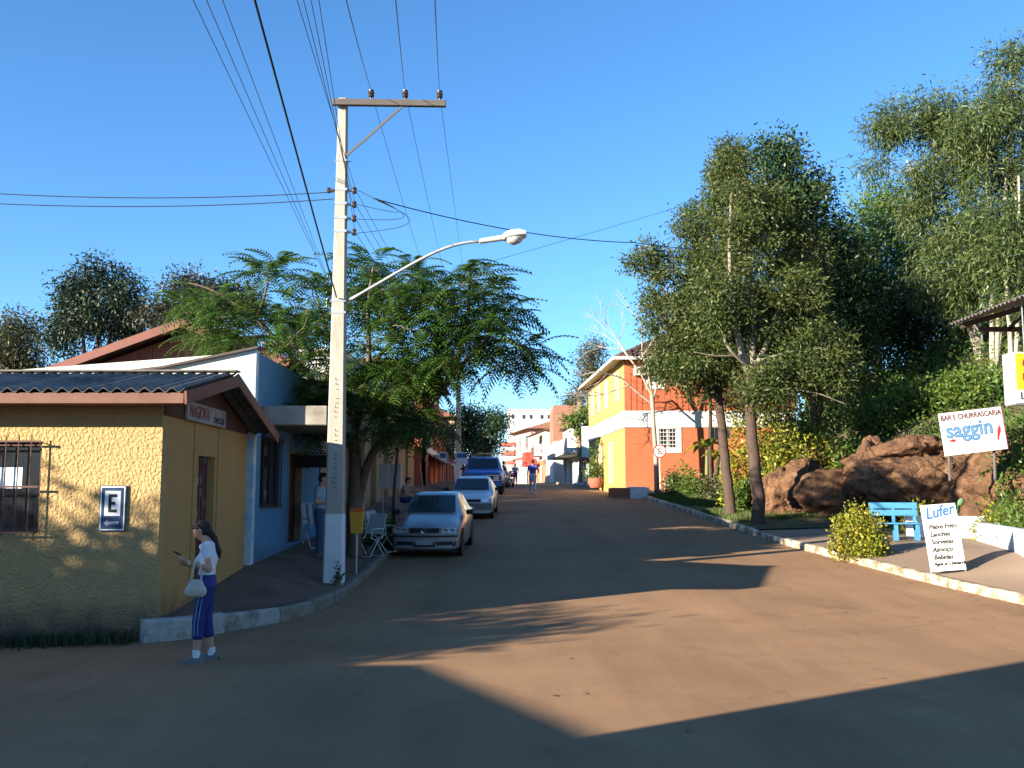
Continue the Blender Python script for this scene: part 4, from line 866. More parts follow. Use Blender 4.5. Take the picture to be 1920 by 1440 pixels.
for i, tx_ in enumerate((570, 580, 592, 605)):
    a = Vector((PX + .27, PY, PZ + PH - (1.78, 2.05, 2.32, 2.58)[i])); u = at(tx_, 0, 10.5); s_ = (u - a) / (a.y - 10.5); e = a + s_ * (a.y + 22)
    wire('supply_wire', ['topmost', 'second from the top', 'third from the top', 'lowest'][i] + ' of the four wires on the pole rack', [e, a, (P2[0] + .1, 55.9, P2[2] + 7.4 - .25 * i)], .4, .005, group='wires on the pole rack')
wend = at(612, 520, 30.2)
for i, (tx_, l) in enumerate(((372, 'leftmost'), (396, 'middle'), (425, 'rightmost'))):
    u = at(tx_, 0, 12.0); e2 = Vector(wend) + Vector((.04 * i, 0, -.06 * i)); s_ = (u - e2) / (e2.y - 12); wire('supply_wire', l + ' of three wires running up left of the power pole', [e2 + s_ * (e2.y + 22), e2], .15, .006, group='wires left of the pole')
ms = thing('service_mast', 'thin service mast on the white block holding three wires', 'mast', (wend.x, 30.4, 5))
zr = at(650, 652, 28.8).z
mb = MB(); mb.cyl((wend.x, 30.4, zr - .2), (wend.x, 30.4, wend.z + .15), .04, n=8); mb.build('tube', STEEL, ms, world=True)
mb = MB(); mb.cyl((wend.x, 30.15, wend.z), (wend.x, 30.4, wend.z), .02, n=6); mb.cyl((wend.x, 30.4, wend.z - .3), (wend.x, 30.2, wend.z - .02), .015, n=6); mb.build('bracket', STEEL, ms, world=True)
a = Vector((PX - .03, PY - .14, at(655, 560, PY).z)); u = at(487, 0, 9.6); s_ = (u - a) / (a.y - 9.6)
wire('telephone_cable', 'thick black cable coming down from overhead to the near pole', [a + s_ * (a.y + 20), a], .25, .014, WIREB)
for i, (y0, y1) in enumerate(((350, 363), (371, 370))):
    wire('service_cable', ['upper', 'lower'][i] + ' cable running left from the near pole across the sky', [at(-260, y0 - 6, PY - 1), at(626, y1 - (3 - 6 * i), PY - .02)], .18, .009, group='cables running left')
mb_a = at(700, 372, PY - .05)
wire('service_cable', 'twisted black cable from the near pole to the trees on the hill', [mb_a, at(1190, 455, 24), at(1560, 466, 31), at(1800, 452, 36)], .18, .011, WIREB)
wire('guy_wire', 'thin wire rising from the near pole over the street to the hill trees', [(PX + .1, PY - .14, at(655, 570, PY).z), at(1240, 398, 27), at(1640, 278, 36)], .02, .005)
mb = MB(); rnd = random.Random(5)
for k in range(4):
    z = PZ + PH - (1.78, 2.05, 2.32, 2.58)[k]; x0 = PX + .28; p = []
    for t in np.linspace(0, 1, 16): p.append((x0 + math.sin(t * math.pi) * (.5 + .1 * k) + .38 * t, PY - .06 + .05 * k, z + (mb_a.z - z) * t - math.sin(t * math.pi) * (.25 - .05 * k)))
    mb.tube(p, .0055, 5)
tag(mb.build('jumper_wires', WIREB), 'loose loops of black jumper wire beside the pole rack', 'wire')
# ------------------------------------------------------------------ right side: pavement furniture
LB = M('bench_blue', (.045, .19, .33), .65, .12, 4, .1, 20, dirt=(.035, .14, .25), ds=3)
bl = Vector((9.62, 25.3, plat(25.3) + .005)); BN = thing('bench', 'light blue wooden bench in front of the rock', 'bench', bl, R(-14))
bw = 1.16
for k, z in enumerate((.62, .80)):
    mb = MB(); mb.obox((0, .23 + .05 * k, z + .07), (bw, .035, .155), e=(R(-14), 0, 0)); mb.build('back_slat', LB, BN, bevel=.006)
for k in range(3):
    mb = MB(); mb.obox((0, -.22 + .15 * k, .43), (bw, .13, .035)); mb.build('seat_slat', LB, BN, bevel=.006)
for x in (-.5, .0, .5):
    mb = MB(); mb.beam((x, -.27, 0), (x, -.2, .41), .1, .09, (1, 0, 0)); mb.build('leg', LB, BN)
    mb = MB(); mb.beam((x, .30, 0), (x, .235, .95), .09, .08, (1, 0, 0)) if False else mb.beam((x, .12, 0), (x, .325, .93), .09, .07, (1, 0, 0)); mb.build('leg', LB, BN)
    mb = MB(); mb.box(x - .035, x + .035, -.24, .2, .34, .405); mb.build('rail', LB, BN)
PWALL = M('planter_white', (.56, .61, .64), .8, .05, 3, dirt=(.5, .45, .38), ds=2, dthr=(.62, .85))
def lowwall(label, a, b, z0, h, th=.18):
    t = thing('planter_wall', label, 'wall', ((a[0] + b[0]) / 2, (a[1] + b[1]) / 2, z0), group='planter walls')
    mb = MB(); mb.beam((a[0], a[1], z0 + h / 2 - .1), (b[0], b[1], z0 + h / 2 - .1), th, h + .2); mb.build('wall', PWALL, t, world=True, bevel=.012)
    mb = MB(); mb.beam((a[0], a[1], z0 + h + .018), (b[0], b[1], z0 + h + .018), th + .05, .035); mb.build('coping', PWALL, t, world=True)
lowwall('low whitewashed planter wall behind the blue bench', (10.3, 26.35), (12.35, 26.1), .82, .52)
lowwall('long low whitewashed wall to the right of the menu board', (11.95, 25.9), (9.4, 17.6), .78, .42)
tp = thing('garden_tap', 'small tap at the foot of the long white wall', 'tap', (10.35, 20.55, .8))
mb = MB(); mb.cyl((-.06, -.02, .12), (-.16, -.03, .12), .02, n=8); mb.cyl((-.15, -.03, .13), (-.15, -.03, .05), .018, n=8); mb.cyl((-.13, -.03, .12), (-.13, -.03, .17), .01, n=6); mb.box(-.18, -.09, -.04, -.02, .17, .185); mb.build('tap_body', STEEL, tp)
# menu board
INKB = M('ink_blue', (.03, .12, .28), .6, .1); INKD = M('ink_dark', (.02, .012, .01), .7, .1); INKR = M('ink_red', (.45, .03, .025), .6, .1)
mp_ = at(1780, 1062, 19.3); MN = thing('menu_board', 'white hand-lettered menu board on thin legs at the pavement edge', 'sign', (mp_.x, 19.3, pvr(mp_.x, 19.3)), R(-4))
PANW = M('board_white', (.62, .62, .60), .55, .05, 3, dirt=(.48, .44, .38), ds=2, dthr=(.6, .9))
zb, hh, ww = .06, 1.27, .66
tl = Matrix.Rotation(R(-7), 3, 'X'); rl = Matrix.Rotation(R(-4.5), 3, 'Y')
def mpnt(x, z, n=0): return (rl @ tl) @ Vector((x, -n, z)) + Vector((-.02, 0, zb))
mb = MB(); mb.add([mpnt(x, z, n) for n in (0, .014) for x, z in ((-ww / 2, 0), (ww / 2, 0), (ww / 2, hh), (-ww / 2, hh))], [(3, 2, 1, 0), (4, 5, 6, 7), (0, 1, 5, 4), (1, 2, 6, 5), (2, 3, 7, 6), (3, 0, 4, 7)]); mb.build('panel', PANW, MN)
for x in (-ww / 2 + .01, ww / 2 - .01): mb = MB(); a_ = mpnt(x, hh, -.012); b_ = mpnt(x, 0, -.012); mb.tube([a_, b_, Vector((b_[0], b_[1] - .02, -.0))], .009, 6); mb.build('leg', STEEL, MN)
mb = MB(); a_ = mpnt(0, hh * .8, -.012); mb.tube([a_, Vector((a_[0], a_[1] + .35, 0))], .009, 6); mb.build('leg', STEEL, MN)
rot = (rl @ tl @ Matrix.Rotation(R(90), 3, 'X')).to_euler()
text('lettering', 'Lufer', .30, INKB, MN, mpnt(.0, 1.12, .017), (rl @ tl @ Matrix.Rotation(R(90), 3, 'X') @ Matrix.Rotation(R(8), 3, 'Z')).to_euler(), shear=.3, bold=.006, sx=.86)
for i, s_ in enumerate(('Peixe Frito', 'Lanches', 'Sorvetes', 'Almoço', 'Bebidas', 'Água p/ Chimarrão')):
    z_ = .84 - .145 * i - (.0 if i < 5 else -.02)
    text('lettering', s_, .125 if i < 5 else .085, INKD, MN, mpnt(-.24 if i < 5 else -.25, z_, .017), rot, shear=.25, bold=.0035, align='LEFT', sx=.95)
    mb = MB(); mb.add([mpnt(-.30 + .022 * math.cos(t), z_ + .018 * math.sin(t), .0165) for t in np.linspace(0, 5.5, 8)], [tuple(range(8))]); mb.build('bullet', M('bullet_pink', (.75, .45, .42), .7, .1), MN)
# bar sign on the rock
cs = (at(1757, 777, 26.4) + at(1884, 760, 26.4) + at(1887, 843, 26.4) + at(1768, 855, 26.4)) / 4
BS = thing('bar_sign', 'tilted white painted bar sign standing on the rocky bank', 'sign', cs, 0)
bR = Matrix.Rotation(R(4), 3, 'Z') @ Matrix.Rotation(R(-6.8), 3, 'Y'); bw_, bh_ = 1.72, 1.13
mb = MB(); mb.obox((0, 0, 0), (bw_, .05, bh_), bR); mb.build('panel', PANW, BS)
mb = MB(); mb.obox(bR @ Vector((bw_ / 2 + .012, 0, 0)), (.02, .055, bh_), bR); mb.build('edge', M('edge_magenta', (.30, .02, .10), .6, .1), BS)
for x in (-.6, .6): mb = MB(); mb.cyl(Vector((x, .09, .45 + x * .1)), Vector((x, .16, -1.3)), .04, n=8); mb.build('post', WOOD, BS)
def btxt(s_, x, z_, size, m, **k): return text('lettering', s_, size, m, BS, bR @ Vector((x, -.029, z_)), (bR @ Matrix.Rotation(R(90), 3, 'X')).to_euler(), **k)
btxt('BAR E CHURRASCARIA', 0, .42, .19, M('ink_maroon', (.12, .02, .02), .7, .2), sx=.86, bold=.004)
btxt('saggin', -.1, .07, .56, INKB, sx=.98, bold=.014)
sg2 = btxt('saggin', -.1, .07, .56, M('ink_lightblue', (.13, .28, .45), .6, .1), sx=.98, bold=-.006); sg2.location += Vector((0, -.004, 0))
INKG = M('ink_grey', (.35, .33, .36), .7, .2)
mb = MB(); rnd = random.Random(6)     # two rows of small illegible print
for r_, z_ in enumerate((-.30, -.40)):
    x = -.62 + .06 * r_
    while x < .5 - .1 * r_:
        w_ = rnd.uniform(.02, .05); mb.obox(bR @ Vector((x + w_ / 2, -.028, z_ + rnd.uniform(-.008, .008))), (w_, .004, rnd.uniform(.015, .04)), bR); x += w_ + rnd.uniform(.012, .05)
mb.build('small_print', INKG, BS)
mb = MB(); mb.prism([bR @ Vector(p) for p in ((-.72, -.026, -.19), (-.60, -.026, -.14), (-.50, -.026, -.17), (-.57, -.026, -.23))], bR @ Vector((0, -.004, 0))); mb.build('red_mark', INKR, BS)
mb = MB(); mb.prism([bR @ Vector(p) for p in ((.62, -.026, -.28), (.66, -.026, -.05), (.71, -.026, .06), (.76, -.026, .04), (.75, -.026, -.08), (.69, -.026, -.2), (.65, -.026, -.33))], bR @ Vector((0, -.004, 0))); mb.beam(bR @ Vector((.74, -.029, .05)), bR @ Vector((.79, -.029, .3)), .01, .004); mb.build('red_mark', INKR, BS)
# canopy at the right edge, with truss and hanging sign
KN = thing('bar_canopy', 'dark canopy roof on trusses at the right edge', 'canopy', (11, 14, 0))
DK = M('canopy_wood', (.07, .05, .04), .8, .2, 5)
for k in range(9):
    y = 7.9 + k * 1.19; roof_sheet((8.27, y + 1.2, 5.12), (0, -1, 0), (4.6, 0, 1.35), 1.22, 4.8, .14, .022).build('roof_sheet', M('canopy_sheet', (.13, .115, .105), .75, .2, 4), KN, smooth='auto', world=True)
for y in (18.45, 14.5, 10.5):
    mb = MB(); mb.beam((8.4, y, 5.06), (12.8, y, 6.36), .06, .1); mb.build('rafter', DK, KN, world=True)
    mb = MB(); mb.beam((8.75, y, 5.0), (12.8, y, 5.0), .06, .09); mb.build('tie_beam', DK, KN, world=True)
    for x in (9.3, 10.2, 11.2): mb = MB(); mb.beam((x, y, 5.0), (x + .5, y, 5.04 + (x + .5 - 8.3) * .29), .05, .06, (0, 1, 0)); mb.build('web', DK, KN, world=True)
for y in (18.45, 10.5):
    for x in (10.4, 12.7): mb = MB(); mb.box(x - .07, x + .07, y + .035, y + .17, pvr(x, y) - .1, 5.0); mb.build('post', DK, KN, world=True)
YS = thing('hanging_sign', 'yellow illuminated box sign hanging under the canopy', 'sign', (8.7, 16.35, 3.8))
mb = MB(); mb.box(8.2, 9.45, 16.2, 16.55, 3.38, 4.25); mb.build('case', M('sign_case', (.36, .38, .41), .5, .1), YS, world=True, bevel=.02)
mb = MB(); mb.box(8.25, 9.4, 16.183, 16.198, 3.62, 4.22); mb.build('yellow_face', M('sign_yellow', (.60, .40, .02), .4, .05), YS, world=True)
mb = MB(); mb.box(8.25, 9.4, 16.183, 16.198, 3.41, 3.618); mb.build('white_face', MATS['sign_white'], YS, world=True)
for x in (8.5, 9.2): mb = MB(); mb.cyl((x, 16.38, 4.24), (x, 16.38, 5.1 + (x - 8.27) * .29), .012, n=6); mb.build('hanger', STEEL, YS, world=True)
text('lettering', 'S', .56, M('ink_brown', (.20, .03, .02), .5, .1), YS, Vector((8.47, 16.18, 3.93)) - Vector(YS.location), (R(90), 0, 0), bold=.018)
text('lettering', 'LUFER', .17, M('ink_black', (.02, .02, .025), .5, 0), YS, Vector((8.29, 16.18, 3.515)) - Vector(YS.location), (R(90), 0, 0), align='LEFT', bold=.003)
# no-parking sign
npz = at(1238, 925, 45.0); NP = thing('no_parking_sign', 'round white no-parking sign with red border on a white post', 'sign', (npz.x, 45.0, npz.z), 0)
ns = 45 / FPX; cz = at(1237, 846, 45).z - npz.z; rr = 12.5 * ns
mb = MB(); mb.cyl((.02, .03, -.2), (.0, .03, cz + rr), .035, n=8); mb.build('post', M('post_pale', (.62, .55, .48), .7, .15, 3, dirt=(.35, .2, .12), ds=2), NP)
mb = MB(); mb.lathe((0, 0, cz), [(0, -.004), (rr, -.004), (rr, .004), (0, .004)], 28, 'y'); mb.build('disc', PANW, NP)
mb = MB(); mb.lathe((0, 0, cz), [(rr * .84, -.0045), (rr * .84, -.008), (rr, -.008), (rr, -.0045)], 28, 'y'); mb.build('red_border', INKR, NP)
mb = MB()
for a_, b_, c_, d_ in ((-.06, -.02, -.13, .13), (-.0199, .09, .09, .13), (-.0199, .06, -.02, .02), (-.0199, .09, -.13, -.09)): mb.box(a_, b_, -.0075, -.0045, cz + c_, cz + d_)
mb.build('lettering', M('ink_plain', (.03, .03, .03), .6, 0), NP)
mb = MB(); mb.beam((-rr * .66, -.0105, cz + rr * .6), (rr * .66, -.0105, cz - rr * .6), .003, .035, (1, 0, 1)); mb.build('red_slash', M('slash_dark', (.35, .04, .03), .6, .1), NP)
# ------------------------------------------------------------------ left pavement things
def onleft(x, y): return swl(x, y)
bi = thing('rubbish_bin', 'small orange and yellow rubbish bin on a post beside the pole', 'bin', (-3.02, 19.6, onleft(-3.15, 19.6)))
hb = 1.0
mb = MB(); mb.grid([[(-a, -b, z), (a, -b, z), (a, b, z), (-a, b, z), (-a, -b, z)] for a, b, z in ((.10, .09, hb - .22), (.125, .115, hb + .2))]); mb.add([(-.10, -.09, hb - .22), (.10, -.09, hb - .22), (.10, .09, hb - .22), (-.10, .09, hb - .22)], [(0, 1, 2, 3)]); mb.build('bucket', M('bin_yellow', (.60, .30, .03), .6, .12), bi)
mb = MB(); mb.box(-.13, .13, -.12, .12, hb + .19, hb + .27); mb.build('rim', M('bin_orange', (.55, .10, .03), .6, .1), bi, bevel=.01)
mb = MB(); mb.cyl((0, .0, -.1), (0, .0, hb - .2), .025, n=8); mb.build('post', STEEL, bi)
CHW = M('chair_frame_white', (.55, .55, .55), .5, .08); CHF = M('chair_webbing', (.42, .45, .47), .8, .1)
def folding_chair(label, loc, rzz, web, stripes):
    t = thing('folding_chair', label, 'chair', loc, rzz)
    for x in (-.24, .24):
        mb = MB(); mb.tube([(x, -.25, .01), (x, .05, .38), (x, .2, .44)], .011, 6); mb.build('leg', CHW, t)
        mb = MB(); mb.tube([(x, .25, .01), (x, -.02, .36), (x, -.22, .42)], .011, 6); mb.build('leg', CHW, t)
        mb = MB(); mb.tube([(x, .16, .40), (x, .2, .5), (x, .32, .92)], .011, 6); mb.build('back_post', CHW, t)
        mb = MB(); mb.tube([(x, .235, .62), (x, -.05, .62), (x, -.2, .6), (x, -.2, .42)], .012, 6); mb.build('armrest', CHW, t)
    for y, z in ((-.25, .01), (.25, .01)): mb = MB(); mb.tube([(-.24, y, z + .005), (.24, y, z + .005)], .01, 6); mb.build('foot_bar', CHW, t)
    mb = MB(); mb.tube([(-.24, .32, .92), (-.2, .325, .95), (.2, .325, .95), (.24, .32, .92)], .011, 6); mb.build('top_rail', CHW, t)
    for k in range(stripes):
        w_ = .44 / stripes; x = -.22 + k * w_; mb = MB(); mb.add([(x + .004, .195, .5), (x + w_ - .004, .195, .5), (x + w_ - .004, .325, .93), (x + .004, .325, .93)], [(0, 1, 2, 3)]); mb.add([(x + .004, -.22, .43), (x + w_ - .004, -.22, .43), (x + w_ - .004, .18, .41), (x + .004, .18, .41)], [(0, 1, 2, 3)])
        mb.build('webbing', web[k % len(web)], t)
    return t
folding_chair('folding chair with striped webbing beside the blue shop doorway', (-4.18, 21.6, onleft(-4.18, 21.6)), R(35), [CHF, M('web_teal', (.12, .2, .22), .8, .1)], 6)
folding_chair('white folding chair standing between the pole and the silver car', (-3.2, 22.5, onleft(-3.2, 22.5)), R(-30), [CHF], 1)
folding_chair('white folding chair seen side-on just ahead of the silver car', (-3.02, 22.9 + .6, onleft(-3.05, 23.5)), R(70), [CHF], 1)
mbx = thing('meter_box', 'grey metal twin cabinet on posts at the pavement edge', 'cabinet', (-3.15, 26, onleft(-3.15, 26)))
CAB = M('cabinet_grey', (.38, .40, .40), .5, .1, 4)
z0 = at(737, 917, 26).z - onleft(-3.15, 26); z1 = at(737, 870, 26).z - onleft(-3.15, 26)
for x0_, x1_ in ((-.28, -.06), (-.02, .28)):
    mb = MB(); mb.box(x0_, x1_, -.1, .1, z0, z1); c_ = mb.build('cabinet', CAB, mbx, bevel=.01)
    mb = MB(); mb.box(x0_ + .02, x1_ - .02, -.112, -.101, z0 + (z1 - z0) * .35, z1 - .03); mb.build('door', CAB, c_)
for x in (-.2, .12): mb = MB(); mb.cyl((x, 0, -.1), (x, 0, z0), .03, n=8); mb.build('post', STEEL, mbx)
# striped shop boards leaning by the arched doorway
for k, (px, yy, cols) in enumerate(((686, 27.6, (.5, .55, .5)), (706, 28.3, (.1, .16, .4)), (795, 41, (.4, .3, .18)))):
    c_ = at(px, 935, yy); zg = onleft(c_.x, yy); b_ = thing('leaning_board', ['pale striped board leaning by the first arch', 'small blue board leaning by the arches', 'tall plank leaning on the arched shop'][k], 'board', (c_.x, yy, zg), R(90))
    h_ = (1.2, .55, 1.5)[k]; mb = MB(); mb.prism([(-.12, 0, 0), (.12, 0, 0), (.12, .18, h_), (-.12, .18, h_)], (0, -.03, 0)); mb.build('panel', M('lean%d' % k, cols, .7, .1), b_)
    mb = MB(); mb.prism([(-.02, -.034, .02), (.03, -.034, .02), (.03, .146, h_ - .02), (-.02, .146, h_ - .02)], (0, -.006, 0)); mb.build('stripe', M('lean_stripe%d' % k, tuple(c * .4 for c in cols), .7, .1), b_)
# notice boards beyond, by the second pole
nb = thing('notice_board', 'blue and white notice boards beside the farther power pole', 'sign', (-3.3, 53, onleft(-3.3, 53)))
for x0_, x1_ in ((-.55, -.15), (.35, .95)): mb = MB(); mb.box(x0_, x1_, -.03, .03, 1.3, 1.95); mb.build('panel', PANW, nb); mb = MB(); mb.box(x0_ + .03, x1_ - .03, -.036, -.031, 1.65, 1.9); mb.build('blue_strip', MATS['ink_blue'], nb)
for x in (-.35, .65): mb = MB(); mb.cyl((x, 0, -.1), (x, 0, 1.3), .03, n=8); mb.build('post', STEEL, nb)
# banner between tree and pole (small coloured flag)
fl = at(661, 765, 21.6); FG = thing('small_flag', 'small blue and orange cloth hanging by the pole', 'flag', fl)
mb = MB(); mb.grid([[(x + .02 * math.sin(z_ * 9), .02 * math.sin(x * 30), z_) for x in np.linspace(-.08, .1, 5)] for z_ in np.linspace(0, .33, 5)]); mb.build('upper_cloth', M('flag_blue', (.04, .09, .35), .8, .1), FG)
mb = MB(); mb.grid([[(x + .02 * math.sin(z_ * 9), .02 * math.sin(x * 30), z_) for x in np.linspace(-.08, .05, 5)] for z_ in np.linspace(-.25, -.003, 5)]); mb.build('lower_cloth', M('flag_orange', (.55, .16, .05), .8, .1), FG)
# pot plant tub at yellow facade
# ------------------------------------------------------------------ rocks
ROCK = M('rock', (.23, .13, .075), .92, .35, 1.6, 1.0, 7, dirt=(.12, .075, .05), ds=2.2, dthr=(.45, .7), bdist=.09, coord='Generated')
def rock_mat():
    m = bpy.data.materials.new('rock_face'); m.use_nodes = True; t = m.node_tree; N = t.nodes; L = t.links
    b = N['Principled BSDF']; b.inputs['Roughness'].default_value = .95; b.inputs['Specular IOR Level'].default_value = .15
    g = N.new('ShaderNodeNewGeometry')
    def nz(sc, d=8, r_=.65):
        n = N.new('ShaderNodeTexNoise'); n.inputs['Scale'].default_value = sc; n.inputs['Detail'].default_value = d; n.inputs['Roughness'].default_value = r_; L.new(g.outputs['Position'], n.inputs['Vector']); return n.outputs[0]
    cr = N.new('ShaderNodeValToRGB'); L.new(nz(1.6), cr.inputs[0]); e = cr.color_ramp.elements; e[0].position = .3; e[0].color = (.06, .038, .028, 1); e[1].position = .68; e[1].color = (.27, .15, .08, 1)
    k = e.new(.5); k.color = (.16, .083, .047, 1)
    L.new(cr.outputs[0], b.inputs['Base Color'])
    v = N.new('ShaderNodeTexVoronoi'); v.feature = 'DISTANCE_TO_EDGE'; v.inputs['Scale'].default_value = 1.1
    mxn = N.new('ShaderNodeMix'); mxn.data_type = 'VECTOR'; mxn.inputs[0].default_value = .45; nn = N.new('ShaderNodeTexNoise'); nn.inputs['Scale'].default_value = 2; L.new(g.outputs['Position'], nn.inputs['Vector']); L.new(g.outputs['Position'], mxn.inputs[4]); L.new(nn.outputs['Color'], mxn.inputs[5]); L.new(mxn.outputs[1], v.inputs['Vector'])
    mr = N.new('ShaderNodeMapRange'); mr.inputs[2].default_value = .06; L.new(v.outputs['Distance'], mr.inputs[0])
    ad = N.new('ShaderNodeMath'); ad.operation = 'MULTIPLY_ADD'; ad.inputs[1].default_value = 3.2; L.new(nz(7), ad.inputs[0]); L.new(mr.outputs[0], ad.inputs[2])
    bp = N.new('ShaderNodeBump'); bp.inputs['Strength'].default_value = .8; bp.inputs['Distance'].default_value = .07; L.new(ad.outputs[0], bp.inputs['Height']); L.new(bp.outputs[0], b.inputs['Normal'])
    return m
RKM = rock_mat()
def rock(label, c, rad, seed, rotz=0, amp=.3, group='rocks of the bank'):
    bm = bmesh.new(); bmesh.ops.create_icosphere(bm, subdivisions=5, radius=1)
    o = Vector((seed * 7.3, seed * 3.1, seed * 1.7))
    for v in bm.verts:
        p = v.co.copy(); n = p.normalized()
        # planar facets: push in along a few random directions
        d_ = 0; rnd = random.Random(seed)
        for _ in range(9):
            q = Vector((rnd.gauss(0, 1), rnd.gauss(0, 1), rnd.gauss(0, 1))).normalized(); cut = rnd.uniform(.62, .9); h = n.dot(q)
            if h > cut: d_ = min(d_, cut / h - 1)
        f = 1 + d_ + amp * .5 * mnoise.noise(n * 1.6 + o) + amp * .28 * mnoise.noise(n * 4 + o) + amp * .22 * (1 - abs(mnoise.noise(n * 9 + o)) * 2) + .05 * mnoise.noise(n * 19 + o) + .03 * mnoise.noise(n * 40 + o)
        vd = mnoise.voronoi(Vector((n.x * rad[0], n.y * rad[1], n.z * rad[2])) * 1.5 + o + n * .3)[0]; cr_ = min(1, (vd[1] - vd[0]) / .16); f += -.045 * (1 - cr_) ** 2 + .05 * math.sin(vd[0] * 9 + seed)
        v.co = Vector((n.x * f * rad[0], n.y * f * rad[1], n.z * f * rad[2]))
    me = bpy.data.meshes.new('rock'); bm.to_mesh(me); bm.free()
    for p in me.polygons: p.use_smooth = True
    me.materials.append(RKM); ob = bpy.data.objects.new('rock', me); COL.objects.link(ob); ob.location = c; ob.rotation_euler = (0, 0, rotz)
    return tag(ob, label, 'rock', group)
def rk(label, px, py, Y, rx, ry, rz_, seed, rot=0, amp=.3): rock(label, at(px, py, Y), (rx, ry, rz_), seed, rot, amp)
rk('upright rock at the left end of the bank beside the tree trunk', 1462, 935, 33.6, .85, .8, .95, 1)
rk('tall pointed rock next to the left end of the bank', 1512, 922, 33.0, .95, .8, 1.05, 2, .4)
rk('low dark rock behind the yellow-green shrub', 1575, 928, 31.9, 1.5, .9, .8, 3)
rk('narrow leaning slab of rock left of the big boulder', 1630, 893, 31.0, .75, .7, 1.25, 4, .3, .25)
rk('big brown boulder behind the blue bench', 1712, 905, 30.4, 2.4, 1.4, 1.15, 5, .2, .26)
rk('smooth rounded slab lying on top of the big boulder', 1715, 845, 30.6, 1.35, 1.0, .5, 6, .1, .2)
rk('sloping rock under the tilted bar sign', 1835, 916, 30.2, 2.3, 1.4, 1.0, 7, -.3, .25)
rk('rock at the right end below the bar sign', 1955, 930, 28.2, 1.9, 1.4, 1.1, 8, .5, .3)
# continuous rough cut bank under and between the boulders
def bank():
    PTS = [Vector((p[0], p[1], 0)) for p in [(22, 11.5), (15.6, 24), (12.6, 29.5), (10.0, 34), (9.5, 37.5)]]; L_ = []; 
    for a, b in zip(PTS[:-1], PTS[1:]):
        n = int((b - a).length / .14)
        for i in range(n): L_.append((a.lerp(b, i / n), (b - a).normalized()))
    N_ = len(L_); rows = []
    for i, (p, d) in enumerate(L_):
        f = i / N_; n = Vector((d.y, -d.x, 0)); H = 3.2 - .9 * f + .35 * mnoise.noise(Vector((i * .05, 0, 7))); b0 = plat(min(p.y, 40)); row = []
        for u in np.linspace(0, 1, 30):
            q = p + n * (-.45 + 1.9 * u ** 1.3); z = b0 - .15 + H * (1 - (1 - u) ** 1.6)
            w_ = Vector((q.x * .7, q.y * .7, z * .9)); vd = mnoise.voronoi(w_ * 1.1)[0]; dsp = .42 * mnoise.noise(w_ * 1.1) + .22 * mnoise.noise(w_ * 2.7) + .1 * mnoise.noise(w_ * 6) + .30 * (vd[0] - .4) + .05 * mnoise.noise(w_ * 15)
            row.append(q - n * (dsp * math.sin(math.pi * min(1, u * .9 + .1))) + Vector((0, 0, z + .12 * mnoise.noise(w_ * 3.1))))
        rows.append(row)
    m = MB(); m.grid(rows); return tag(m.build('rock_bank', RKM, smooth=True), 'rough reddish-brown cut bank of rock and earth behind the boulders', 'bank')
bank()
